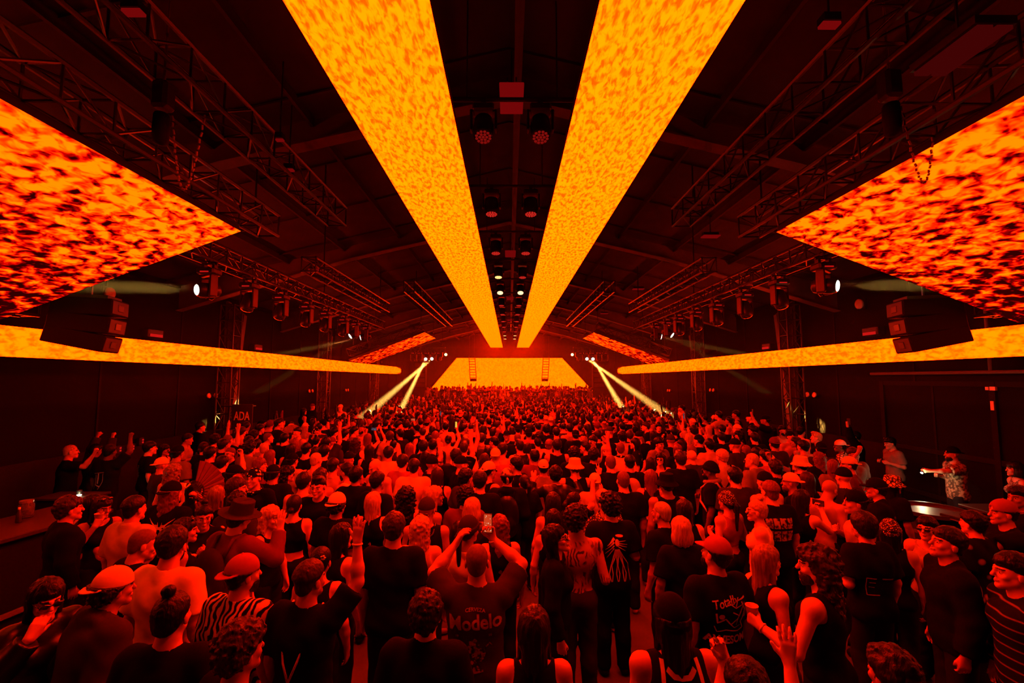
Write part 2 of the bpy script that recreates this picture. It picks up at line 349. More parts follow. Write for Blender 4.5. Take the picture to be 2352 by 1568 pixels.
# ------------------------------------------------------------------ figures: smooth blended bodies polygonised on a grid
def axis_lines(lo, hi, coarse, zones, fine):
    out = [lo]; t = lo
    while t < hi:
        st = coarse
        for (c, h) in zones:
            if c-h-coarse <= t <= c+h: st = fine; break
        t += st; out.append(t)
    return np.array(out, dtype=np.float32)
class Grid:
    def __init__(s, lo, hi, coarse, zones=(), fine=None):
        s.ax = [axis_lines(lo[i], hi[i], coarse, [(z[0][i], z[1]) for z in zones], fine or coarse) for i in range(3)]
        s.F = np.full(tuple(len(a) for a in s.ax), 0.08, dtype=np.float32)
    def blk(s, lo, hi):
        sl = []
        for i in range(3):
            a = int(np.searchsorted(s.ax[i], lo[i])); b = int(np.searchsorted(s.ax[i], hi[i]))
            sl.append(slice(max(a-1, 0), min(b+1, len(s.ax[i]))))
        X, Y, Z = (s.ax[i][sl[i]] for i in range(3))
        return tuple(sl), X[:, None, None], Y[None, :, None], Z[None, None, :]
    def merge(s, sl, d, k):
        a = s.F[sl]
        if k <= 0: s.F[sl] = np.minimum(a, d)
        else:
            h = np.maximum(k-np.abs(a-d), 0)/k
            s.F[sl] = np.minimum(a, d)-h*h*k*0.25
    def cone(s, p, q, r1, r2, k=0.02, fy=1.0, infl=0.0, cut=None):
        """tapered limb from p to q; fy < 1 flattens it front to back"""
        r1 += infl; r2 += infl; rm = max(r1, r2)+k+0.03
        lo = [min(p[i], q[i])-rm for i in range(3)]; hi = [max(p[i], q[i])+rm for i in range(3)]
        sl, X, Y, Z = s.blk(lo, hi)
        if X.size*Y.size*Z.size == 0: return
        d = cone_d(X, Y, Z, p, q, r1, r2, fy)
        if cut is not None:
            c, n = cut
            d = np.maximum(d, (X-c[0])*n[0]+(Y-c[1])*n[1]+(Z-c[2])*n[2])
        s.merge(sl, d, k)
    def ell(s, c, r, k=0.02, infl=0.0):
        r = [a+infl for a in r]; m = k+0.03
        sl, X, Y, Z = s.blk([c[i]-r[i]-m for i in range(3)], [c[i]+r[i]+m for i in range(3)])
        if X.size*Y.size*Z.size == 0: return
        s.merge(sl, ell_d(X, Y, Z, c, r), k)
    def cutplane(s, c, n):
        X, Y, Z = s.ax[0][:, None, None], s.ax[1][None, :, None], s.ax[2][None, None, :]
        s.F = np.maximum(s.F, (X-c[0])*n[0]+(Y-c[1])*n[1]+(Z-c[2])*n[2]).astype(np.float32)
    def carve(s, c, r, k=0.01):
        X, Y, Z = s.ax[0][:, None, None], s.ax[1][None, :, None], s.ax[2][None, None, :]
        d = -ell_d(X, Y, Z, c, r); a = s.F
        h = np.maximum(k-np.abs(a-d), 0)/k
        s.F = (np.maximum(a, d)+h*h*k*0.25).astype(np.float32)
    def nets(s):
        F = s.F; F[0] = F[-1] = 0.05; F[:, 0] = F[:, -1] = 0.05; F[:, :, 0] = F[:, :, -1] = 0.05
        S = F < 0; nx, ny, nz = F.shape
        cnt = np.zeros((nx-1, ny-1, nz-1), np.int8)
        for a in (0, 1):
            for b in (0, 1):
                for c in (0, 1): cnt += S[a:nx-1+a, b:ny-1+b, c:nz-1+c]
        act = (cnt > 0) & (cnt < 8)
        I, J, K = np.nonzero(act); n = len(I)
        if n == 0: return np.zeros((0, 3)), np.zeros((0, 4), int)
        idm = np.full(act.shape, -1, np.int32); idm[I, J, K] = np.arange(n)
        C = {(a, b, c): F[I+a, J+b, K+c] for a in (0, 1) for b in (0, 1) for c in (0, 1)}
        P = np.zeros((n, 3), np.float32); m = np.zeros(n, np.float32)
        for ax in range(3):
            o = [i for i in range(3) if i != ax]
            for u in (0, 1):
                for v in (0, 1):
                    k0 = [0, 0, 0]; k0[o[0]] = u; k0[o[1]] = v; k1 = list(k0); k1[ax] = 1
                    A, B = C[tuple(k0)], C[tuple(k1)]
                    x = (A < 0) != (B < 0); t = np.where(x, A/np.where(x, A-B, 1), 0)
                    P[:, ax] += t*x; P[:, o[0]] += u*x; P[:, o[1]] += v*x; m += x
        P /= m[:, None]
        V = np.empty((n, 3), np.float32)
        for ax, idx in ((0, I), (1, J), (2, K)):
            a = s.ax[ax]; V[:, ax] = a[idx]+(a[idx+1]-a[idx])*P[:, ax]
        Q = []
        for ax in range(3):
            o = [(ax+1) % 3, (ax+2) % 3]
            sl0 = [slice(1, -1)]*3; sl0[ax] = slice(0, -1); sl1 = list(sl0); sl1[ax] = slice(1, None)
            A, B = S[tuple(sl0)], S[tuple(sl1)]
            for sgn in (True, False):
                w = np.nonzero(A & ~B if sgn else ~A & B)
                g = [w[i]+(0 if i == ax else 1) for i in range(3)]
                def cell(du, dv):
                    c = list(g); c[o[0]] = c[o[0]]+du; c[o[1]] = c[o[1]]+dv; return idm[c[0], c[1], c[2]]
                q = [cell(-1, -1), cell(0, -1), cell(0, 0), cell(-1, 0)]
                if not sgn: q = q[::-1]
                Q.append(np.stack(q, 1))
        return V, np.concatenate(Q)
def cone_d(X, Y, Z, p, q, r1, r2, fy=1.0):
    ax, ay, az = q[0]-p[0], (q[1]-p[1])/fy, q[2]-p[2]
    px, py, pz = X-p[0], (Y-p[1])/fy, Z-p[2]
    L2 = ax*ax+ay*ay+az*az+1e-9
    t = np.clip((px*ax+py*ay+pz*az)/L2, 0, 1)
    d = np.sqrt((px-t*ax)**2+(py-t*ay)**2+(pz-t*az)**2)-(r1+(r2-r1)*t)
    return d*(fy if fy < 1 else 1.0)**0.5
def ell_d(X, Y, Z, c, r):
    x, y, z = (X-c[0])/r[0], (Y-c[1])/r[1], (Z-c[2])/r[2]
    k0 = np.sqrt(x*x+y*y+z*z); k1 = np.sqrt((x/r[0])**2+(y/r[1])**2+(z/r[2])**2)+1e-6
    return k0*(k0-1)/k1
def smin(a, b, k):
    h = np.maximum(k-np.abs(a-b), 0)/k
    return np.minimum(a, b)-h*h*k*0.25
def np_mesh(name, V, Q, mi=None):
    me = bpy.data.meshes.new(name)
    nv, nq = len(V), len(Q)
    me.vertices.add(nv); me.vertices.foreach_set('co', V.astype(np.float32).ravel())
    me.loops.add(nq*4); me.loops.foreach_set('vertex_index', Q.astype(np.int32).ravel())
    me.polygons.add(nq); me.polygons.foreach_set('loop_start', np.arange(0, nq*4, 4, dtype=np.int32))
    me.polygons.foreach_set('loop_total', np.full(nq, 4, np.int32))
    if mi is not None: me.polygons.foreach_set('material_index', mi.astype(np.int32))
    me.update(calc_edges=True); me.shade_smooth(); return me

# ---- head, in its own frame: origin in the middle of the skull, +y forward
NECK = np.array((0, 0.0, 1.525)); HEADC = np.array((0, 0.022, 1.632))
def head_d(X, Y, Z, fem, detail):
    d = ell_d(X, Y, Z, (0, -.012, .032), (.077, .098, .088))
    d = smin(d, ell_d(X, Y, Z, (0, .028, -.035), (.060 if not fem else .057, .066, .080 if not fem else .074)), .03)
    jw = .047 if not fem else .040
    for sx in (-1, 1):
        d = smin(d, cone_d(X, Y, Z, (sx*jw, .012, -.06), (0, .074, -.098), .022, .020), .022)
    d = smin(d, ell_d(X, Y, Z, (0, .082, -.098), (.02, .016, .017)), .02)
    d = smin(d, cone_d(X, Y, Z, (0, .094, .012), (0, .113, -.026), .008, .0135), .012)      # nose
    for sx in (-1, 1):
        d = smin(d, ell_d(X, Y, Z, (sx*.081, -.008, -.012), (.010, .021, .031)), .008)        # ears
        d = smin(d, cone_d(X, Y, Z, (sx*.042, .079, .021), (sx*.008, .094, .019), .008, .009), .014)   # brow
        d = smin(d, ell_d(X, Y, Z, (sx*.042, .066, -.028), (.018, .018, .016)), .02)          # cheekbone
        e = -ell_d(X, Y, Z, (sx*.033, .100, .000), (.016, .014, .011))                        # eye socket
        h = np.maximum(.012-np.abs(d-e), 0)/.012; d = np.maximum(d, e)+h*h*.012*.25
        d = np.minimum(d, ell_d(X, Y, Z, (sx*.033, .078, .000), (.0125, .0135, .0115)))       # eyeball
        d = smin(d, cone_d(X, Y, Z, (sx*.020, .092, -.060), (0, .101, -.058), .005, .0065), .006)  # lips
        d = smin(d, cone_d(X, Y, Z, (sx*.016, .092, -.068), (0, .100, -.069), .005, .007), .006)
    return d
def head_mat(L):
    """4x4 of the head for a look = (yaw, pitch, roll) in degrees"""
    return (Matrix.Translation(Vector(NECK)) @ Euler((R(L[1]), R(L[2]), R(L[0])), 'XYZ').to_matrix().to_4x4() @ Matrix.Translation(Vector(HEADC-NECK)))
# ---- arms: elbow, wrist, finger direction, palm normal, thumb side, hand shape (right arm; left is mirrored)
POSE = {
 'down':  ((.238,-.035,1.140),(.250,.035,.892),(.0,.12,-1),(-1,.05,0),(0,1,.1),'relax'),
 'bent':  ((.238,-.050,1.150),(.150,.180,1.215),(-.55,.8,.15),(-.8,-.6,0),(0,-.1,1),'grip'),
 'chest': ((.245,-.020,1.150),(.060,.190,1.270),(-.7,.5,.5),(0,-.8,.2),(.3,0,1),'fist'),
 'up':    ((.270,.080,1.665),(.235,.130,1.915),(0,.1,1),(0,1,-.1),(-1,0,0),'open'),
 'upfist':((.285,.090,1.640),(.240,.150,1.885),(0,.1,1),(0,1,-.1),(-1,0,0),'fist'),
 'upbent':((.400,.080,1.290),(.330,.200,1.500),(-.1,.2,1),(0,1,-.2),(-1,.0,0),'open'),
 'peace': ((.370,.100,1.290),(.300,.220,1.510),(-.1,.1,1),(0,1,-.2),(-1,0,0),'peace'),
 'phone': ((.245,.190,1.270),(.110,.350,1.455),(-.25,.25,.9),(-.5,-.8,.1),(-.8,.3,.3),'grip'),
 'phonehi':((.235,.235,1.510),(.125,.330,1.730),(-.2,.15,.95),(-.4,-.85,.1),(-.9,.3,.1),'grip'),
 'phoneup':((.265,.120,1.660),(.190,.220,1.890),(-.1,.2,1),(-.2,-.9,.1),(-1,.1,0),'grip'),
 'point': ((.230,.240,1.340),(.170,.480,1.430),(-.1,1,.15),(-.3,0,-1),(-1,0,.3),'open'),
 'side':  ((.455,.020,1.330),(.690,.090,1.420),(1,.15,.3),(0,.3,-1),(0,1,.2),'relax'),
 'hug':   ((.430,.060,1.330),(.610,.200,1.330),(.7,.7,.0),(0,.2,-1),(-.4,.8,0),'relax'),
 'hip':   ((.385,-.120,1.180),(.215,.030,1.010),(-.5,.7,-.4),(-.6,-.5,0),(0,0,1),'fist'),
 'clasp': ((.240,-.010,1.150),(.075,.175,1.080),(-.8,.5,.1),(-.2,-.9,0),(0,.1,1),'relax'),
 'face':  ((.250,.120,1.240),(.110,.190,1.450),(-.5,-.2,.8),(-.4,-.8,0),(-.3,.3,.8),'relax'),
}
CURL = {'open': (4, 8, 6), 'relax': (22, 30, 22), 'fist': (75, 95, 60), 'grip': (48, 50, 38)}
def nrm(v): v = np.array(v, float); return v/np.linalg.norm(v)
def hand_cones(W, f, n, s, shape):
    f = nrm(f); n = np.array(n, float); n = nrm(n-f*np.dot(n, f)); s = np.array(s, float); s = s-f*np.dot(s, f); s = nrm(s-n*np.dot(s, n))
    W = np.array(W, float); out = []
    offs = (.029, .010, -.010, -.028)
    for i, o in enumerate(offs):
        out.append((W+s*o*.5+f*.005, W+s*o+f*(.088-.004*abs(i-1)), .0155, .0125, .016))
    for i, (o, Lf) in enumerate(zip(offs, (.074, .082, .076, .060))):
        cu = CURL['open'] if (shape == 'peace' and i < 2) else CURL['fist' if shape == 'peace' else shape]
        p = W+s*o+f*(.088-.004*abs(i-1)); a = 0.0
        spr = o*(9 if shape in ('open', 'peace') else 2.5)
        for j, (fr, c) in enumerate(zip((.45, .31, .24), cu)):
            a += R(c); d = f*math.cos(a)+n*math.sin(a)+s*spr*math.cos(a)*(1 if j == 0 else .6)
            q = p+nrm(d)*Lf*fr*1.05; out.append((p, q, .0098-.0010*j, .0092-.0012*j, .004)); p = q
    tf, ts, tn = (.62, .78, .15) if shape in ('open',) else ((.6, .35, .7) if shape in ('grip', 'fist', 'peace') else (.8, .45, .3))
    b = W+s*.020+f*.022+n*.006; d = nrm(f*tf+s*ts+n*tn)
    m = b+d*.048; d2 = nrm(d+f*.45); e = m+d2*.034
    out += [(b, m, .0155, .0118, .014), (m, e, .0112, .0085, .004)]
    return out
def spec_arm(a, side):
    P = POSE[a] if isinstance(a, str) else a
    m = np.array((side, 1, 1), float)
    return [np.array(P[i], float)*m for i in range(5)]+[P[5]]
def lean_fn(lean, side_lean):
    piv = np.array((0, 0, .98)); Rm = np.array(Euler((R(-lean), R(side_lean), 0)).to_matrix())
    return (lambda p: piv+Rm @ (np.array(p, float)-piv)), (lambda v: Rm @ np.array(v, float)), Rm
def torso(g, fem, bld, X, infl=0.0, k=0.05):
    """pelvis, waist, rib cage, shoulders and trapezius"""
    w = bld
    g.ell(X((0, -.008, .945)), (.160*w*(1.04 if fem else 1), .112*w, .115), k, infl)
    g.ell(X((0, .004, 1.075)), ((.138 if not fem else .122)*w, .098*w, .13), k, infl)
    g.ell(X((0, .000, 1.265)), ((.165 if not fem else .143)*w, (.116 if not fem else .103)*w, .165), k, infl)
    sw = SHW[fem]*(.6+.4*w)
    for sx in (-1, 1):
        g.ell(X((sx*.075*w, -.055, .905)), (.085*w, .085*w, .095), k, infl)                     # seat
        g.cone(X((sx*.035, -.018, 1.455)), X((sx*sw*.93, -.012, 1.405)), .046, .056, k*.9, 1.0, infl*.8)   # shoulder line
        g.ell(X((sx*.080*w, -.055, 1.31)), (.085, .070, .125), k*.8, infl)                      # shoulder blades
        if fem: g.ell(X((sx*.068, .085, 1.265)), (.058, .055, .060), .03, infl)
        else: g.ell(X((sx*.075, .062, 1.315)), (.085, .060, .075), k*.8, infl)
SHW = {0: .182, 1: .160}
BODY = {}
def body_mesh(fem, bld, aR, aL, look, lean, tier, feet=0.0):
    """one continuous nude figure 1.75 m tall in the given pose; returns mesh"""
    key = ('b', fem, bld, str(aR), str(aL), look, lean, tier, feet)
    if key in BODY: return BODY[key]
    co, hf, hn = ((.015, .0068, .0056), (.020, .010, .009), (.026, .014, .013))[tier]
    X, D, Rm = lean_fn(*lean)
    arms = []
    for a, side in ((aR, 1), (aL, -1)):
        E, W, f, n, s, sh = spec_arm(a, side)
        arms.append((X((side*SHW[fem]*(.6+.4*bld), -.005, 1.412)), X(E), X(W), D(f), D(n), D(s), sh, side))
    HM = head_frame(look, lean)
    hc = np.array(HM.translation)
    pts = [hc]+[a[2]+nrm(a[3])*.09 for a in arms]
    lo = np.minimum.reduce(pts+[np.array((-.31, -.24, -.01))])-.16; hi = np.maximum.reduce(pts+[np.array((.31, .26, 1.5))])+.16
    lo[2] = -.03
    zones = [(hc+np.array(HM.to_3x3() @ Vector((0, .01, -.01))), .125)]
    if tier < 2:
        for a in arms: 
            if tier == 0 and a[2][2] > .95: zones.append((a[2]+nrm(a[3])*.085, .11))
    g = Grid(lo, hi, co, zones[:1], hf)
    if len(zones) > 1: g.ax = [axis_lines(lo[i], hi[i], co, [(z[0][i], z[1]) for z in zones], hf) for i in range(3)]; g.F = np.full(tuple(len(a) for a in g.ax), .08, np.float32)
    torso(g, fem, bld, X)
    g.cone(X((0, -.022, 1.425)), X((0, -.002, 1.52)), .062 if not fem else .052, .056 if not fem else .046, .04)
    g.cone(X((0, -.005, 1.50)), hc+np.array(HM.to_3x3() @ Vector((0, -.01, -.045))), .055 if not fem else .045, .056 if not fem else .048, .03)
    for sx in (-1, 1):
        hip = (sx*.088*(.5+.5*bld), -.005, .90); kn = (sx*.098, .012+feet*sx*.10, .485); an = (sx*(.105+abs(feet)*.03), -.025+feet*sx*.16, .085)
        lw = .6+.4*bld
        g.cone(hip, kn, .090*lw, .056*lw, .05); g.cone(kn, an, .056*lw, .036, .03)
        g.ell((sx*.10, -.03+feet*sx*.12, .35), (.05*lw, .056*lw, .11), .03)
        g.cone((an[0], an[1]-.02, .045), (an[0]+sx*.025, an[1]+.165, .032), .040, .032, .02)
    bw = .75+.25*bld
    for (S, E, W, f, n, s, sh, side) in arms:
        g.ell(S, (.060*bw, .058*bw, .060*bw), .03)
        g.cone(S, E, .052*bw, .041*bw, .03); g.cone(E, E+(W-E)*.35, .041*bw, .043*bw, .02); g.cone(E+(W-E)*.3, W, .043*bw, .027, .02)
        if tier == 2:
            f_ = nrm(f); g.cone(W, W+f_*.10, .030, .030, .02, 1.0); g.cone(W+f_*.09, W+f_*(.09+(.08 if sh in ('open', 'peace') else .02)), .028, .020, .02)
        else:
            for c in hand_cones(W, f, n, s, sh): g.cone(c[0], c[1], c[2], c[3], c[4] if tier == 0 else max(c[4], .006), infl=(.001 if tier == 0 else .002))
    # head
    Hi = np.array(HM.inverted())
    sl, x, y, z = g.blk(hc-.17, hc+.17)
    hx = Hi[0, 0]*x+Hi[0, 1]*y+Hi[0, 2]*z+Hi[0, 3]; hy = Hi[1, 0]*x+Hi[1, 1]*y+Hi[1, 2]*z+Hi[1, 3]; hz = Hi[2, 0]*x+Hi[2, 1]*y+Hi[2, 2]*z+Hi[2, 3]
    g.merge(sl, head_d(hx, hy, hz, fem, tier), .02)
    V, Q = g.nets()
    # face regions: 1 eye white, 2 dark of the eye and brow, 3 lips
    mi = np.zeros(len(Q), np.int32)
    c = V[Q].mean(1); hcv = np.c_[c, np.ones(len(c))] @ Hi.T
    a = np.abs(hcv[:, 0])
    if tier < 2:
        mi[(((a-.033)/.0135)**2+((hcv[:, 2])/.0075)**2 < 1) & (hcv[:, 1] > .07)] = 1
        mi[(((a-.033)/.0062)**2+((hcv[:, 2]-.001)/.0075)**2 < 1) & (hcv[:, 1] > .07)] = 2
        mi[(a > .012) & (a < .052) & (hcv[:, 2] > .018) & (hcv[:, 2] < .029-.12*np.maximum(a-.04, 0)) & (hcv[:, 1] > .06)] = 2
        mi[(a < .024) & (hcv[:, 2] < -.053+.2*(0-a)*.3) & (hcv[:, 2] > -.076+a*.3) & (hcv[:, 1] > .085)] = 3
    me = np_mesh('person', V, Q, mi); BODY[key] = me
    return me
def head_frame(look, lean):
    _, _, Rm = lean_fn(*lean); piv = Vector((0, 0, .98))
    Lm = Matrix.Translation(piv) @ Matrix(Rm.tolist()).to_4x4() @ Matrix.Translation(-piv)
    inv = Matrix.Translation(Vector(NECK)) @ Matrix(Rm.tolist()).inverted().to_4x4().lerp(Matrix.Identity(4), .25) @ Matrix.Translation(-Vector(NECK))
    return Lm @ inv @ head_mat(look)
# ---- clothes
CLOTH = {}
def top_mesh(kind, fem, bld, aR, aL, lean, tier):
    """kinds: tee, long, tank, crop, shirt (open collar), hoodie, dress, vest"""
    key = (kind, fem, bld, str(aR), str(aL), lean, tier)
    if key in CLOTH: return CLOTH[key]
    co = (.013, .018, .026)[tier]
    X, D, Rm = lean_fn(*lean)
    infl = {'tee': .017, 'long': .016, 'tank': .014, 'crop': .009, 'shirt': .020, 'hoodie': .028, 'dress': .014, 'vest': .012, 'jacket': .028}[kind] + (.004 if tier == 2 else 0)
    sl_len = {'tee': .80, 'shirt': .85, 'long': 2, 'hoodie': 2, 'jacket': 2}.get(kind, 0)
    arms = []
    for a, side in ((aR, 1), (aL, -1)):
        E, W = spec_arm(a, side)[:2]
        arms.append((X((side*SHW[fem]*(.6+.4*bld), -.005, 1.412)), X(E), X(W), side))
    ps = [p for a in arms for p in a[:3]]
    lo = np.minimum.reduce(ps+[np.array((-.30, -.26, .70)), X((-.2, -.2, 1.5))])-.09; hi = np.maximum.reduce(ps+[np.array((.30, .28, 1.5)), X((.2, .2, 1.5))])+.09
    hem = {'crop': 1.10, 'tank': .90, 'dress': .62}.get(kind, .84)
    lo[2] = hem-.05
    g = Grid(lo, hi, co)
    torso(g, fem, bld, X, infl, .06)
    w = bld
    if kind in ('tee', 'shirt', 'hoodie', 'long', 'jacket', 'vest'):     # hangs straight from the chest
        g.cone(X((0, -.012, 1.25)), X((0, -.016, hem+.03)), .150*w, .158*w, .05, .76, infl*.6)
    if kind == 'dress': g.cone((0, 0, .95), (0, 0, .55), .165*w, .24*w, .05, .75)
    if kind in ('hoodie',): g.ell(X((0, -.085, 1.475)), (.12, .05, .055), .03)
    if kind in ('shirt', 'jacket', 'hoodie'): g.cone(X((-.03, -.03, 1.475)), X((.03, -.03, 1.475)), .058, .058, .02)
    g.cone(X((0, -.02, 1.43)), X((0, -.012, 1.462)), .070, .064, .03)
    nk = {'tee': .012, 'tank': .050, 'crop': .060, 'vest': .04, 'dress': .06}.get(kind, 0.0)
    if kind in ('tank', 'crop', 'dress', 'vest'):
        for (S, E, W, side) in arms:
            c = S+np.array((side*(.028 if kind != 'vest' else .05), 0, .005)); g.carve(c, (.075, .16, .105), .012)
    # neck opening
    c = X((0, .02, 1.505)); g.carve(c, (.064+nk*.7, .075+nk*.9, .050+nk), .008)
    for (S, E, W, side) in arms:
        if sl_len == 0: continue
        bw = .75+.25*bld; loose = infl+.006
        if sl_len < 1.5:
            c = S+(E-S)*sl_len; d = nrm(E-S); g.cone(S, S+(E-S)*(sl_len+.15), .058*bw, .056*bw+.012, .035, 1, loose, cut=(c, d))
        else:
            d = nrm(W-E); g.cone(S, E, .056*bw, .048*bw, .035, 1, loose); g.cone(E, W, .048*bw, .036, .02, 1, loose, cut=(W-d*.01, d))
    # folds
    xs, ys, zs = g.ax[0][:, None, None], g.ax[1][None, :, None], g.ax[2][None, None, :]
    if tier < 2:
        g.F += (.0022*np.sin(xs*38+zs*11+2*np.sin(zs*9))+.002*np.sin(zs*47+xs*20+np.sin(ys*30)*1.5)).astype(np.float32)
    g.cutplane((0, 0, hem), (0, 0, -1))
    V, Q = g.nets()
    me = np_mesh(kind, V, Q); CLOTH[key] = me; return me
def legs_mesh(fem, bld, tier, short=False, feet=0.0):
    key = ('legs', fem, bld, tier, short, feet)
    if key in CLOTH: return CLOTH[key]
    co = (.017, .022, .03)[tier]; w = bld
    g = Grid((-.34, -.36, -.02), (.34, .42, 1.12), co)
    i = .014
    g.ell((0, -.008, .945), (.160*w*(1.03 if fem else 1), .112*w, .115), .05, .006)
    for sx in (-1, 1):
        g.ell((sx*.075*w, -.055, .905), (.085*w, .085*w, .095), .05, .006)
        hip = (sx*.088*(.5+.5*w), -.005, .90); kn = (sx*.098, .012+feet*sx*.10, .485); an = (sx*(.105+abs(feet)*.03), -.025+feet*sx*.16, .085)
        lw = .6+.4*w
        g.cone(hip, kn, .088*lw, .066*lw, .04, 1, i)
        g.ell((sx*.10, -.03+feet*sx*.12, .35), (.058*lw, .066*lw, .12), .03, i)
        if not short: g.cone(kn, (an[0], an[1], .10), .066*lw, .058, .03, 1, i)
    xs, zs = g.ax[0][:, None, None], g.ax[2][None, None, :]
    g.F += (.0035*np.sin(zs*37+xs*25+1.7*np.sin(zs*17+xs*9))*np.sin(zs*11+xs*14)).astype(np.float32)
    g.cutplane((0, 0, 1.03), (0, 0, 1)); g.cutplane((0, 0, .40 if short else .06), (0, 0, -1))
    V, Q = g.nets(); me = np_mesh('trousers', V, Q); CLOTH[key] = me; return me
def shoe_mesh(sx, feet=0.0):
    key = ('shoe', sx, feet)
    if key in CLOTH: return CLOTH[key]
    an = (sx*(.105+abs(feet)*.03), -.025+feet*sx*.16)
    g = Grid((an[0]-.1, an[1]-.12, -.02), (an[0]+.12, an[1]+.28, .18), .011)
    g.cone((an[0], an[1]-.02, .052), (an[0]+sx*.022, an[1]+.17, .040), .050, .042, .03); g.cone((an[0], an[1], .06), (an[0], an[1]-.005, .12), .048, .046, .02)
    g.cutplane((0, 0, .004), (0, 0, -1)); g.cutplane((0, 0, .13), (0, 0, 1))
    V, Q = g.nets(); me = np_mesh('shoe', V, Q); CLOTH[key] = me; return me
# ---- hair and hats, in the head's own frame
HM_ = {}
def cap_hair(X, Y, Z, t, fore=.084, nape=-.082, ear=1.0):
    """close-lying hair shell of thickness t above the hairline"""
    d = ell_d(X, Y, Z, (0, -.014, .036), (.077+t, .098+t, .090+t*1.1))
    d = smin(d, ell_d(X, Y, Z, (0, -.045, -.030), (.060+t*.7, .055+t*.6, .065)), .03)
    n = np.array((-.67, .74)); c = -(Y-.088)*n[0]-(Z-fore+.012)*n[1]
    side = (np.abs(X)-.055)*0.35*(Y > -.03)
    c = c+.007*vn(X, Y, Z, 55)+.010*np.maximum(0, np.abs(X)-.03)*20*(Y > .03)*(Z > .02)*.5
    d = d+.5*np.maximum(0, .024+c+side)*(t/(t+.006))
    return smax(smax(d, c+side, .012), (nape-Z)+.012*vn(X, Y, 0*Z, 60), .016)
_NR = np.random.RandomState(4); _N3 = _NR.rand(32, 32, 32).astype(np.float32)*2-1
def vn(X, Y, Z, f):
    """smooth lattice noise, -1..1"""
    X, Y, Z = np.broadcast_arrays(X, Y, Z); c = [a*f+7.3*i+100 for i, a in enumerate((X, Y, Z))]
    i0 = [np.floor(a).astype(int) for a in c]; t = [a-b for a, b in zip(c, i0)]; t = [a*a*(3-2*a) for a in t]; o = 0
    for a in (0, 1):
        for b in (0, 1):
            for d in (0, 1): o = o+_N3[(i0[0]+a) % 32, (i0[1]+b) % 32, (i0[2]+d) % 32]*(t[0] if a else 1-t[0])*(t[1] if b else 1-t[1])*(t[2] if d else 1-t[2])
    return o
def smax(a, b, k): return -smin(-a, -b, k)
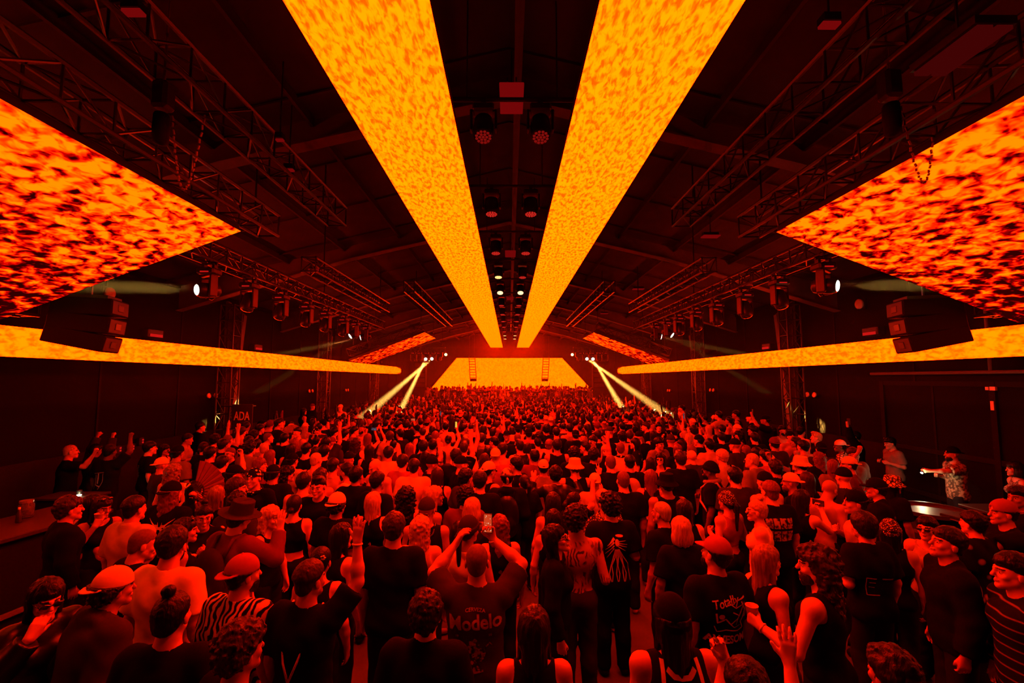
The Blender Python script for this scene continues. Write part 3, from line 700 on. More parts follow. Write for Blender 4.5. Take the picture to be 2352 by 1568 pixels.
def hair_mesh(kind, tier):
    key = ('h', kind, tier)
    if key in HM_: return HM_[key]
    under = kind.endswith('~'); kind = kind.rstrip('~')
    co = (.0068, .0105, .017)[tier]
    lo, hi = [-.17, -.22, -.20], [.17, .17, .22]
    if kind in ('long', 'wavy', 'straight', 'veil', 'pigtails', 'ponytail', 'bighair', 'curls'): lo[2] = -.52; lo[1] = -.26
    g = Grid(lo, hi, co)
    X, Y, Z = g.ax[0][:, None, None], g.ax[1][None, :, None], g.ax[2][None, None, :]
    def wav(a, f): return a*1.5*(vn(X, Y, Z, f*.42)+.5*vn(X, Y, Z, f*.9))
    def strand(a, f): return a*1.6*(vn(X, Y, Z*.12+.3*np.sqrt(X*X+Y*Y), f*.5)+.5*vn(X, Y, Z*.2, f))
    if kind == 'buzz': d = cap_hair(X, Y, Z, .003)
    elif kind == 'fade': 
        d = smin(cap_hair(X, Y, Z, .003), cap_hair(X, Y, Z, .017)+np.maximum(0, (.045-Z))*.7, .02)+wav(.0018, 160)
    elif kind == 'short': d = smin(cap_hair(X, Y, Z, .009), cap_hair(X, Y, Z, .020)+np.maximum(0, (.02-Z))*.4, .02)+wav(.0034, 130)
    elif kind == 'quiff':
        d = smin(cap_hair(X, Y, Z, .010), ell_d(X, Y, Z, (0, .045, .118), (.058, .058, .034)), .03)+wav(.003, 140)
    elif kind == 'messy': d = cap_hair(X, Y, Z, .026, .074, -.095)+wav(.007, 95)
    elif kind == 'curly': d = cap_hair(X, Y, Z, .036, .072, -.10)+wav(.010, 120)
    elif kind == 'afro': d = cap_hair(X, Y, Z, .055, .060, -.10)+wav(.008, 140)
    elif kind == 'bowl': d = cap_hair(X, Y, Z, .026, .045, -.105)+wav(.0025, 120)
    elif kind == 'bob':
        d = smin(cap_hair(X, Y, Z, .022, .06, -.16), np.maximum(ell_d(X, Y, Z, (0, -.035, -.055), (.112, .095, .12)), Y-.045), .03)
        d = smax(d, -(Z+.135)+.02*vn(X, Y, 0*Z, 40), .02)+strand(.004, 100)
    elif kind in ('long', 'straight', 'wavy', 'bighair', 'curls'):
        w = {'long': .092, 'straight': .082, 'wavy': .108, 'bighair': .125, 'curls': .135}[kind]
        L = {'long': -.40, 'straight': -.44, 'wavy': -.38, 'bighair': -.32, 'curls': -.36}[kind]
        d = cap_hair(X, Y, Z, .018 if kind != 'curls' else .035, .06, -.16)
        d = smin(d, cone_d(X, Y, Z, (0, -.062, -.02), (0, -.105, L), w, w*.72, .55), .04)
        for sx in (-1, 1): d = smin(d, cone_d(X, Y, Z, (sx*.072, -.01, .0), (sx*.092, -.02, L*.62), .024, .018), .03)
        d = d+(wav(.006, 75) if kind in ('wavy', 'bighair') else wav(.012, 80) if kind == 'curls' else strand(.0045, 90))
    elif kind == 'bun': d = smin(cap_hair(X, Y, Z, .011, .080, -.09), ell_d(X, Y, Z, (0, -.128, -.03), (.036, .032, .034)), .014)
    elif kind == 'topbun': d = smin(cap_hair(X, Y, Z, .010, .080, -.09), ell_d(X, Y, Z, (0, -.045, .155), (.036, .036, .034)), .014)+wav(.002, 160)
    elif kind == 'ponytail': d = smin(smin(cap_hair(X, Y, Z, .011, .080, -.09), cone_d(X, Y, Z, (0, -.115, .05), (0, -.165, -.02), .026, .034), .02), cone_d(X, Y, Z, (0, -.165, -.02), (0, -.15, -.32), .034, .014), .02)+strand(.003, 100)
    elif kind == 'pigtails':
        d = cap_hair(X, Y, Z, .012, .080, -.09)
        for sx in (-1, 1): d = smin(d, cone_d(X, Y, Z, (sx*.075, -.05, -.04), (sx*.09, -.07, -.36), .024, .014)+.004*np.sin(Z*150), .02)
    elif kind == 'beard':
        d = smin(ell_d(X, Y, Z, (0, .040, -.072), (.064, .064, .058)), cone_d(X, Y, Z, (0, .075, -.10), (0, .078, -.125), .026, .018), .02)
        d = np.maximum(d, Z-(-.046+.04*(np.abs(X)-.03)*10*(np.abs(X) > .03)))+wav(.002, 180)
        d = np.maximum(d, -ell_d(X, Y, Z, (0, .105, -.064), (.022, .02, .007)))
    elif kind == 'moustache': d = cone_d(X, Y, Z, (-.024, .098, -.05), (.024, .098, -.05), .006, .006)
    # hats
    elif kind in ('cap', 'capback'):
        d = ell_d(X, Y, Z, (0, -.012, .040), (.092, .113, .108)); d = np.maximum(d, .030-Z)
        d = np.minimum(d, ell_d(X, Y, Z, (0, -.012, .149), (.009, .009, .007)))
        s_ = 1 if kind == 'cap' else -1
        z0 = .040-(.10*np.maximum(0, s_*Y-.08))
        br = np.maximum(np.abs(Z-z0-.25*(-X*X))-.0055, ((X/.082)**2+((Y-s_*.085)/.098)**2-1)*.045)
        d = np.minimum(d, np.maximum(br, -s_*Y+.02))
        if kind == 'capback': d = np.maximum(d, -ell_d(X, Y, Z, (0, .12, .052), (.034, .05, .024)))
    elif kind == 'bucket':
        d = np.maximum(np.sqrt(X*X+((Y+.012)/1.16)**2)-(.100-.16*np.maximum(Z-.04, 0)), np.maximum(Z-.142, .030-Z))
        r_ = np.sqrt(X*X+((Y+.012)/1.12)**2); br = np.maximum(np.abs(Z-(.055-(r_-.085)*.85))-.006, np.maximum(r_-.150, .082-r_)); d = smin(d, br, .012)
    elif kind == 'fedora':
        d = np.maximum(np.sqrt(X*X+((Y+.012)/1.18)**2)-(.098-.10*np.maximum(Z-.04, 0)), np.maximum(Z-.165, .030-Z))
        d = np.maximum(d, -ell_d(X, Y, Z, (0, -.01, .178), (.022, .10, .03)))
        r_ = np.sqrt(X*X+((Y+.012)/1.1)**2); br = np.maximum(np.abs(Z-(.042+.12*np.maximum(np.abs(X)-.09, 0)))-.005, np.maximum(r_-.175, .082-r_)); d = smin(d, br, .010)
    elif kind == 'beanie': d = np.maximum(ell_d(X, Y, Z, (0, -.014, .030), (.092, .113, .122)), .012-Z*1.0+(Y*.25)); d = np.minimum(d, np.maximum(np.abs(ell_d(X, Y, Z, (0, -.014, .030), (.094, .115, .124)))-.008, np.abs(Z-.034-Y*.25)-.024))
    elif kind == 'bandana':
        d = np.maximum(ell_d(X, Y, Z, (0, -.012, .036), (.086, .107, .101)), .028-Z+(Y*-.1)); d = smin(d, cone_d(X, Y, Z, (0, -.118, .028), (.01, -.15, -.05), .018, .020), .012)
    elif kind == 'scarf':
        d = cap_hair(X, Y, Z, .020, .055, -.12); d = smin(d, cone_d(X, Y, Z, (0, -.08, -.06), (0, -.10, -.25), .07, .10, .5), .04)+wav(.004, 90)
    elif kind == 'headband': d = np.maximum(np.abs(ell_d(X, Y, Z, (0, -.012, .036), (.085, .106, .10)))-.006, np.abs(Z-.052-Y*.1)-.017)
    elif kind == 'sunglasses':
        d = np.full(np.broadcast(X, Y, Z).shape, 1.0)
        for sx in (-1, 1):
            d = np.minimum(d, ell_d(X, Y, Z, (sx*.034, .103, -.002), (.030, .010, .021)))
            d = np.minimum(d, cone_d(X, Y, Z, (sx*.064, .092, .006), (sx*.084, -.015, .008), .005, .005))
        d = np.minimum(d, cone_d(X, Y, Z, (-.012, .110, .006), (.012, .110, .006), .005, .005))
    if under: d = smax(d, Z-.034+.15*np.minimum(Y, 0), .01)
    g.F = np.broadcast_to(np.asarray(d), g.F.shape).astype(np.float32).copy()
    V, Q = g.nets()
    me = np_mesh(kind, V, Q); HM_[key] = me; return me
# ------------------------------------------------------------------ rigging
def truss(name, p, q, size, label, group, n=None, roll=0.0, mat='trussmetal'):
    """box truss from p to q: four chords and a zig-zag lacing"""
    p, q = Vector(p), Vector(q); d = (q-p); L = d.length; u = d/L
    side = u.cross(Vector((0, 0, 1))); side = side.normalized() if side.length > .1 else Vector((1, 0, 0)); up = side.cross(u).normalized()
    root = empty(name, (p+q)/2, label, 'truss', group); O = (p+q)/2; h = size/2
    cor = [side*h+up*h, side*h-up*h, -side*h-up*h, -side*h+up*h]
    for c in cor: MB().tube([p+c-O, q+c-O], .027, 6).build('chord', M[mat], root)
    n = n or max(3, int(L/(size*1.5))); m = MB()
    for k in range(n):
        a, b = p+u*(L*k/n), p+u*(L*(k+1)/n)
        for i in range(4):
            c0, c1 = cor[i], cor[(i+1) % 4]
            if k % 2: c0, c1 = c1, c0
            m.tube([a+c0-O, b+c1-O], .013, 5, False)
            m.tube([a+c0-O, a+c1-O], .013, 5, False)
    for i in range(4): m.tube([q+cor[i]-O, q+cor[(i+1) % 4]-O], .016, 5, False)
    m.build('lacing', M[mat], root); return root
def hanger(name, p, ztop, label, r=.012, cat='cable', group=None):
    o = MB().tube([(0, 0, 0), (0, 0, ztop-p[2])], r, 6).build(name, M['blackmetal'], loc=p); return tag(o, label, cat, group)
TZ = CAMZ
# floor-to-roof trusses along the room
SIDE = {-1: 'left', 1: 'right'}
for sx in (-1, 1):
    s = SIDE[sx]
    t1 = truss('ceiling_truss', (sx*3.42, 2.2, TZ+3.2), (sx*3.42, 8.8, TZ+3.2), .36, 'near black box truss hung under the roof between ridge and %s wing panel' % s, 'box trusses under the roof')
    t2 = truss('wing_truss', (sx*3.95, 1.6, TZ+2.50), (sx*3.95, 7.3, TZ+2.50), .34, 'black truss carrying the upper edge of the large %s wing panel' % s, 'wing panel trusses')
    t2b = truss('wing_truss', (sx*7.40, 1.6, TZ+1.12), (sx*7.40, 7.0, TZ+1.12), .30, 'black truss above the lower edge of the large %s wing panel' % s, 'wing panel trusses')
    t3 = truss('ceiling_truss', (sx*3.42, 15.3, TZ+3.15), (sx*3.42, 25.6, TZ+3.15), .36, 'far black box truss hung over the small %s wing panel' % s, 'box trusses under the roof')
    t4 = truss('ceiling_truss', (sx*4.3, 9.6, TZ+2.45), (sx*4.3, 15.6, TZ+2.45), .30, 'short black truss between the two wing panels on the %s' % s, 'box trusses under the roof')
    t5 = truss('wing_truss', (sx*4.1, 24.75, TZ+2.36), (sx*7.5, 24.75, TZ+1.14), .34, 'sloping black truss along the far edge of the small %s wing panel' % s, 'wing panel trusses')
    t6 = truss('wing_truss', (sx*4.1, 21.25, TZ+2.46), (sx*7.5, 21.25, TZ+1.24), .34, 'sloping black truss along the near edge of the small %s wing panel' % s, 'wing panel trusses')
    for (x, y, z) in ((3.42, 3.4, 3.37), (3.42, 8.2, 3.37), (3.95, 2.6, 2.66), (3.95, 6.9, 2.66), (3.42, 16.5, 3.32), (3.42, 25, 3.32), (4.3, 10.4, 2.59), (4.3, 15, 2.59), (4.15, 24.75, 2.5), (4.15, 21.25, 2.6), (7.3, 24.75, 1.35), (7.3, 21.25, 1.45), (7.4, 6.6, 1.26), (7.4, 2.4, 1.26)):
        tag(MB().tube([(0, 0, 0), (0, 0, rz_at(x)-.06-(TZ+z))], .014, 6).build('hoist_cable', M['blackmetal'], loc=(sx*x, y, TZ+z)), 'thin black hoist cable from roof to truss', 'cable', 'hoist cables')
# chain hoists with hanging chain bags
def hoist(x, y, z, label):
    r = empty('chain_hoist', (x, y, z), label, 'chain hoist', 'chain hoists on the near trusses')
    MB().box((0, 0, 0), (.16, .16, .28), bev=.03).build('motor', M['plastic'], r)
    MB().tube([(0, 0, .16), (0, 0, rz_at(x)-.08-z)], .012, 6).build('chain', M['steel'], r)
    MB().lathe([(.02, -.50), (.065, -.48), (.075, -.34), (.07, -.20), (.06, -.18)], 12).build('chain_bag', M['speaker'], r, True)
    m = MB()
    for k in range(34):
        t = k/33; a = math.pi*t; m.tube([(.10+.32*t, 0, -.2-.75*math.sin(a)), (.10+.32*(t+.018), .008*(-1)**k, -.2-.75*math.sin(min(math.pi, a+.06)))], .010, 5)
    m.build('loose_chain', M['steel'], r)
for (x, y, s) in ((-3.42, 4.3, 'left'), (3.62, 4.1, 'right')): hoist(x, y, TZ+2.78, 'black chain hoist with drooping chain under the near %s truss' % s)
# ---- moving heads
RED = (1.0, 0.02, 0.002); WARM = (1.0, 0.50, 0.08); AMBER = (1.0, 0.16, 0.03)
M['lens_off'] = pbr('dark lens glass', (.03, .03, .035), .08, spec=.8, noise=.02)
M['lens_white'] = emit('lit white lens', (1.0, .93, .72), 3.5)
M['lens_amber'] = emit('lit amber lens', (1.0, .42, .12), 3.0)
M['lens_hot'] = emit('lit hot amber lens', (1.0, .55, .22), 4.0)
M['lens_reflect'] = emit('red reflection painted as glow on lens', (1.0, .02, .015), .20)  # first pair is not lit; its red reflection is painted as weak emission
M['lens_mid'] = emit('red lens', (1.0, .03, .02), .55)
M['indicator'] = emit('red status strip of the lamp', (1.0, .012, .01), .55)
def spot(parent, d, col, energy, deg, blend=.15, size=.05, off=0.0):
    L = bpy.data.lights.new('lamp', 'SPOT'); L.color = col; L.energy = energy; L.spot_size = R(deg); L.spot_blend = blend; L.shadow_soft_size = size
    o = bpy.data.objects.new('lamp', L); COL.objects.link(o); o.parent = parent
    o.location = Vector(d).normalized()*off; o.rotation_euler = Vector(d).to_track_quat('-Z', 'Y').to_euler(); return o
MH = {}
def moving_head(loc, d, label, group, lens='lens_off', s=1.0, beam=None, kind='beam'):
    """hung upside down: base on top, two-armed yoke, barrel head that looks along d"""
    d = Vector(d).normalized(); root = empty('moving_head', loc, label, 'stage light', group); root.scale = (s, s, s)
    yaw = math.atan2(d.x, d.y)
    Rz = Matrix.Rotation(-yaw, 3, 'Z')
    if 'base' not in MH:
        m = MB(); m.box((0, 0, .36), (.34, .30, .13), bev=.03); m.box((-.10, 0, .46), (.05, .10, .10)); m.box((.10, 0, .46), (.05, .10, .10)); m.box((0, 0, .51), (.30, .05, .03)); MH['base'] = m.mesh('base')
        m = MB(); m.box((0, 0, .27), (.40, .14, .06), bev=.02)
        for sx in (-1, 1): m.box((sx*.185, 0, .07), (.045, .15, .42), bev=.018)
        m.tube([(-.16, -.075, .26), (-.17, -.08, .02), (-.12, -.08, -.15), (0, -.08, -.185), (.12, -.08, -.15), (.17, -.08, .02), (.16, -.075, .26)], .010, 6)
        MH['yoke'] = m.mesh('yoke')
        MH['head'] = MB().lathe([(.085, .20), (.125, .17), (.14, .05), (.145, -.10), (.125, -.19), (.110, -.205)], 20).mesh('head')
        MH['lens'] = MB().lathe([(.104, -.2055), (.09, -.216), (.05, -.226), (.005, -.229)], 20).mesh('lens')
        m = MB(); m.box((0, -.155, .335), (.16, .012, .022)); MH['strip'] = m.mesh('status_strip')
        for k in ('head', 'lens'): MH[k].shade_smooth()
        for k, mm in (('base', 'plastic'), ('yoke', 'plastic'), ('head', 'plastic'), ('strip', 'indicator')): MH[k].materials.append(M[mm])
        MH['lens'].materials.append(None)
    for k in ('base', 'strip'): link(MH[k].name.split('.')[0], MH[k], root)
    y = link('yoke', MH['yoke'], root); y.rotation_euler = (0, 0, -yaw)
    h = link('head', MH['head'], root); h.rotation_euler = d.to_track_quat('-Z', 'Y').to_euler()
    l = link('lens', MH['lens'], h); l.material_slots[0].link = 'OBJECT'; l.material_slots[0].material = M[lens]
    if beam: spot(root, d, *beam, off=.26)
    return root
# rows over the two sides of the floor
heads_px = {-1: [(480, 645), (572, 680), (645, 708), (704, 728), (747, 744), (788, 757), (815, 768), (840, 777)],
            1: [(1893, 645), (1790, 668), (1711, 694), (1646, 717), (1600, 731), (1560, 745), (1533, 762), (1507, 771)]}
ROWN = ['first', 'second', 'third', 'fourth', 'fifth', 'sixth', 'seventh', 'last']
for sx in (-1, 1):
    s = SIDE[sx]
    truss('light_truss', (sx*5.55, 7.6, TZ+2.32), (sx*5.55, 19.6, TZ+2.32), .32, 'long black truss carrying a row of moving heads on the %s' % s, 'moving head trusses')
    for y in (8.4, 13.5, 18.8): tag(MB().tube([(0, 0, 0), (0, 0, rz_at(5.55)-.06-(TZ+2.48))], .014, 6).build('hoist_cable', M['blackmetal'], loc=(sx*5.55, y, TZ+2.48)), 'thin black hoist cable from roof to truss', 'cable', 'hoist cables')
    for i, (px, py) in enumerate(heads_px[sx]):
        p = at_x(px, py, sx*5.55)
        z = TZ+1.63
        lit = i in (0, 6, 7)
        if i == 0: d = Vector((sx*6.9, 6.2, TZ+1.32))-Vector((sx*5.55, p.y, z)); bm = (WARM, 330000, 5.0, .3, .09)
        elif i == 6: d = at_x(1176+sx*700, 972, sx*9.1)-Vector((sx*5.55, p.y, z)); bm = (WARM, 130000, 3.0, .35, .08)
        elif i == 7: d = at_x(1176+sx*590, 826, sx*9.1)-Vector((sx*5.55, p.y, z)); bm = (WARM, 340000, 3.0, .35, .08)
        else: d = Vector((sx*.1, -.25, -1)); bm = None
        moving_head((sx*5.55, p.y, z), d, '%s moving head from the near end of the %s row, %s' % (ROWN[i], s, 'lit white' if lit else 'unlit'), 'moving heads in the side rows', 'lens_white' if lit else 'lens_off', .95, bm)
# clusters beside the stage with the bright crossing beams
for sx in (-1, 1):
    s = SIDE[sx]; Yc = 30.5; k = Yc/FPX
    truss('light_truss', (sx*4.3, Yc, TZ+1.95), (sx*6.6, Yc, TZ+1.95), .32, 'short black truss of moving heads beside the %s end of the stage' % s, 'moving head trusses')
    for x in (4.5, 6.4): tag(MB().tube([(0, 0, 0), (0, 0, rz_at(x)-.06-(TZ+2.1))], .014, 6).build('hoist_cable', M['blackmetal'], loc=(sx*x, Yc, TZ+2.1)), 'thin black hoist cable from roof to truss', 'cable', 'hoist cables')
    for i, x in enumerate((4.75, 5.15, 5.58, 6.05, 6.45)):
        bm = None; d = Vector((0, -.5, -.9))
        if i in (1, 2):
            tgt = at_z(*({(-1, 1): (855, 941), (-1, 2): (925, 932), (1, 1): (1515, 941), (1, 2): (1427, 934)}[(sx, i)]), 1.75)
            d = tgt-Vector((sx*x, Yc, TZ+1.38)); bm = (WARM, 2600000, 1.7, .2, .07)
        moving_head((sx*x, Yc, TZ+1.38), d, 'moving head %s on the short truss by the %s stage end' % (['nearest the screen,', 'second from the screen, lit,', 'third from the screen, lit,', 'fourth from the screen,', 'outermost'][i], s), 'moving heads beside the stage', 'lens_white' if bm else 'lens_off', 1.0, bm)
    r = empty('wash_light', (sx*4.22-.02, Yc-.1, TZ+1.62), 'small amber lamp at the inner end of the %s stage truss' % s, 'stage light', 'amber lamps beside the stage')
    MB().lathe([(.07, .14), (.10, .10), (.10, -.04), (.085, -.05)], 16, Matrix.Rotation(R(-90), 4, 'X')).build('housing', M['plastic'], r, True)
    MB().lathe([(.085, -.0505), (.05, -.06), (.004, -.064)], 16, Matrix.Rotation(R(-90), 4, 'X')).build('lens', emit('amber lamp '+s, (1.0, .62, .12), 30), r)
    MB().box((0, .05, .16), (.03, .03, .2)).build('clamp', M['plastic'], r)
    MB().box((sx*.42, .12, .02), (.38, .30, .36), bev=.02).build('hood', M['plastic'], r)
# pairs of LED washes on cross pipes along the ridge
M['ledbody'] = M['plastic']
hexes = [(0, 0)]+[(.042*math.cos(R(60*k)), .042*math.sin(R(60*k))) for k in range(6)]+[(.082*math.cos(R(30*k+15)), .082*math.sin(R(30*k+15))) for k in range(12)]
LENS_M = MB()
for (a, b) in hexes: LENS_M.lathe([(.019, -.181), (.013, -.190), (.002, -.194)], 8, Matrix.Translation((a, b, 0)), cap=False)
LENS_ME = LENS_M.mesh('led_lens'); LENS_ME.materials.append(None)
for i in range(12):
    y = 5.3+2.5*i
    b = MB().tube([(-.95, 0, 0), (.95, 0, 0)], .028, 8).build('cross_pipe', M['blackmetal'], loc=(.03, y, TZ+3.40))
    tag(b, '%s black cross pipe under the ridge counted from the camera' % ['first', 'second', 'third', 'fourth', 'fifth', 'sixth', 'seventh', 'eighth', 'ninth', 'tenth', 'eleventh', 'last'][i], 'pipe', 'cross pipes under the ridge')
    for sx in (-1, 1):
        tag(MB().tube([(0, 0, 0), (0, 0, rz_at(.6)-TZ-3.42)], .010, 6).build('hanger_rod', M['blackmetal'], loc=(.03+sx*.55, y, TZ+3.40)), 'thin black rod hanging a cross pipe from the roof', 'rod', 'hanger rods')
        lens = 'lens_reflect' if i == 0 else 'lens_mid'
        bm = None; d = Vector((0, -.35, -1)) if i == 0 else Vector((0, -.12, -1))
        if i == 3 and sx < 0: lens = 'lens_amber'; d = Vector((0, -.2, -1))
        if i == 4: lens = 'lens_hot'; d = Vector((0, -.55, -1)); bm = (RED, 400, 70, .8, .1)
        if i >= 10: lens = 'lens_amber'; d = Vector((0, -.05, -1)); bm = (RED, 1200, 32, .6, .1)
        word = ['first', 'second', 'third', 'fourth', 'fifth', 'sixth', 'seventh', 'eighth', 'ninth', 'tenth', 'eleventh', 'last'][i]
        r = empty('wash_light', (.03+sx*.345, y, TZ+3.06), 'LED wash light hanging on the %s end of the %s cross pipe%s' % (SIDE[sx], word, ', lit' if bm or lens == 'lens_amber' else ''), 'stage light', 'LED wash lights under the ridge')
        MB().box((0, 0, .20), (.26, .22, .10), bev=.02).box((0, 0, .29), (.06, .06, .12)).build('base', M['plastic'], r)
        yk = MB()
        for q in (-1, 1): yk.box((q*.15, 0, .06), (.03, .12, .26), bev=.01)
        yk.box((0, 0, .175), (.32, .10, .03), bev=.01); yk.build('yoke', M['plastic'], r)
        h = MB().lathe([(.05, .12), (.11, .10), (.125, -.02), (.12, -.16), (.108, -.18)], 18).build('head', M['plastic'], r, True); h.rotation_euler = d.to_track_quat('-Z', 'Y').to_euler()
        l = link('lens', LENS_ME, h); l.material_slots[0].link = 'OBJECT'; l.material_slots[0].material = M[lens]
        if bm: spot(r, d, *bm, off=.22)
# roof lights: pale square fixtures on the ridge and small ones on the slopes
M['roof_spill'] = emit('red spill painted as glow on roof light', (1.0, .010, .012), .16)  # unlit fixtures: the red they reflect is painted on as weak emission
for i, y in enumerate((6.25, 14.4, 22.6, 31.0)):
    r = empty('roof_light', (.03, y, TZ+4.02), '%s square roof light along the ridge from the camera' % ['first', 'second', 'third', 'last'][i], 'ceiling light', 'square ridge lights')
    for k in (-1, 1):
        MB().box((0, k*.20, 0), (.34, .30, .04), bev=.008).build('diffuser', M['roof_spill'], r)
    MB().box((-.06, 0, .06), (.02, .7, .06)).box((.06, 0, .06), (.02, .7, .06)).build('rail', M['plastic'], r)
    MB().tube([(0, 0, .06), (0, 0, rz_at(0)-.1-TZ-4.02)], .012, 6).build('hanger', M['plastic'], r)
for i, (px, py, w_) in enumerate(((728, 620, .42), (884, 713, .4), (307, 29, .16), (1905, 58, .16), (1632, 543, .36), (1466, 664, .38), (1388, 720, .35), (643, 322, .10), (664, 391, .14))):
    zf = TZ+3.05
    p = at_z(px, py, zf)
    r = empty('roof_light', p, 'small roof light with painted glow, %s' % ['above the first moving heads by the left wall side', 'above the far left wing panel', 'behind the near left truss', 'behind the near right truss', 'between ridge strip and right row of heads', 'above the far right wing panel', 'close above the far right wing panel corner', 'beside the near left truss end, upper', 'beside the near left truss end, lower'][i], 'ceiling light', 'small roof lights')
    MB().box((0, 0, 0), (w_, .24*w_/.5, .03), bev=.006).build('diffuser', M['roof_spill'], r)
    MB().box((0, 0, .05), (w_*.9, .10, .07)).build('housing', M['plastic'], r)
    MB().tube([(0, 0, .08), (0, 0, max(.12, rz_at(p.x)-.03-zf))], .010, 6).build('hanger', M['plastic'], r)
p = at_z(2205, 120, TZ+2.45); r = empty('roof_light', p, 'long pale strip light high above the right wing panel', 'ceiling light'); r.rotation_euler = (0, 0, 0)
MB().box((-.07, 0, 0), (.11, .50, .03)).box((.07, 0, 0), (.11, .50, .03)).build('diffuser', emit('dim red glow painted on strip light', (1, .02, .02), .05), r); MB().box((0, 0, .05), (.3, .52, .06)).build('housing', M['plastic'], r)  # faint emission painted on for the dim red look of the fixture
MB().tube([(0, 0, .08), (0, 0, rz_at(p.x)-.03-p.z)], .012, 6).build('hanger', M['plastic'], r)
# wall lamps, emergency lamps, sirens
for i, (px, py) in enumerate(((350, 768), (588, 799), (2006, 763), (1765, 797))):
    sx = -1 if i < 2 else 1; p = at_x(px, py, sx*(WX-.12))
    r = empty('wall_lamp', p, '%s red wall lamp box above the %s LED strip' % (['near', 'far'][i % 2], SIDE[sx]), 'wall lamp', 'wall lamp boxes')
    MB().box((0, 0, .02), (.20, .50, .22), bev=.02).build('housing', M['plastic'], r)
    MB().box((-sx*.11, 0, -.03), (.02, .40, .07), bev=.006).build('lens', M['indicator'], r)
for i, (px, py) in enumerate(((480, 909), (709, 898), (793, 896), (1870, 907), (1640, 896), (1540, 897))):
    sx = -1 if px < 1176 else 1; p = at_x(px, py, sx*(WX-.08))
    r = empty('emergency_light', p, 'twin-headed emergency light on the %s wall, %s from the camera' % (SIDE[sx], ['first', 'second', 'third'][i % 3]), 'emergency light', 'twin emergency lights')
    MB().box((0, 0, .0), (.08, .16, .10), bev=.01).build('housing', M['plastic'], r)
    for q in (-1, 1):
        MB().lathe([(.03, 0), (.075, .05), (.078, .08), (.004, .085)], 14, Matrix.Translation((-sx*.04, q*.16, .0)) @ Matrix.Rotation(R(-sx*80), 4, 'Y')).build('lamp_head', M['redlamp'], r, True)
for i, (px, py) in enumerate(((250, 673), (1976, 698))):
    sx = -1 if px < 1176 else 1; p = at_x(px, py, sx*(WX-.06))
    r = empty('wall_siren', p, 'round red disc alarm high on the %s wall' % SIDE[sx], 'alarm', 'round wall alarms')
    MB().lathe([(.13, 0), (.13, .05), (.10, .07), (.005, .075)], 18, Matrix.Rotation(R(-sx*90), 4, 'Y')).build('dome', M['redlamp'], r, True)
    MB().box((sx*.03, 0, 0), (.05, .3, .3)).build('backplate', M['wallrib'], r)
for (px, py) in ((322, 1013), (300, 1028), (270, 1032)):
    p = at_x(px, py, -(WX-.10)); r = empty('outlet_box', p, 'small black socket box on the panelling behind the bar', 'socket', 'socket boxes'); MB().box((0, 0, 0), (.08, .14, .18), bev=.01).build('box', M['plastic'], r)
    MB().box((.045, .03, .03), (.01, .04, .04)).box((.045, .03, -.03), (.01, .04, .04)).build('socket_face', M['indicator'], r)
# towers along the walls
for i, (sx, yy) in enumerate(((-1, 14.2), (-1, 21.5), (-1, 29.5), (1, 14.0), (1, 21.0), (1, 29.0))):
    truss('wall_tower', (sx*8.72, yy, 0.05), (sx*8.72, yy, 5.35), .42, '%s upright truss tower along the %s wall' % (['nearest', 'middle', 'farthest'][i % 3], SIDE[sx]), 'wall truss towers', n=11)
    m = MB(); m.prism([(sx*(WX-.01), yy+.45, 0), (sx*(WX-.22), yy+.45, 0), (sx*(WX-.62), yy+.45, EAVE-.6), (sx*(WX-.01), yy+.45, EAVE-.1)], (0, .16, 0))
    tag(struct(m.build('trim_%d' % (30+i), M['steel'])), 'tapered steel column against the %s wall, %s' % (SIDE[sx], ['near', 'middle', 'far'][i % 3]), 'column')
# ADA sign on the nearest left tower
def text_mesh(body, size, bold=0.0, extrude=0.0, shear=0.0, space=1.0, line=1.0):
    cu = bpy.data.curves.new('letters', 'FONT'); cu.body = body; cu.size = size; cu.offset = bold; cu.extrude = extrude; cu.shear = shear; cu.space_character = space; cu.space_line = line
    cu.align_x = 'CENTER'; cu.align_y = 'CENTER'; cu.resolution_u = 3
    ob = bpy.data.objects.new('letters', cu); COL.objects.link(ob); bpy.context.view_layer.update()
    me = bpy.data.meshes.new_from_object(ob, depsgraph=bpy.context.evaluated_depsgraph_get()); bpy.data.objects.remove(ob); bpy.data.curves.remove(cu); return me
p = Vector((-8.28, 13.75, 0)); p = at_y(556, 956, 13.75)
r = empty('sign', p, 'square black sign reading ADA on the left truss tower', 'sign')
MB().box((0, 0, 0), (.62, .03, .72), bev=.004).build('board', M['signblack'], r)
me = text_mesh('ADA', .36, .004, .003); me.materials.append(M['signwhite'])
t = link('lettering', me, r); t.rotation_euler = (R(90), 0, 0); t.location = (0, -.019, -.0); t.scale = (.62, 1, 1)
MB().box((-.2, .14, .30), (.9, .28, .03)).build('bracket', M['blackmetal'], r)
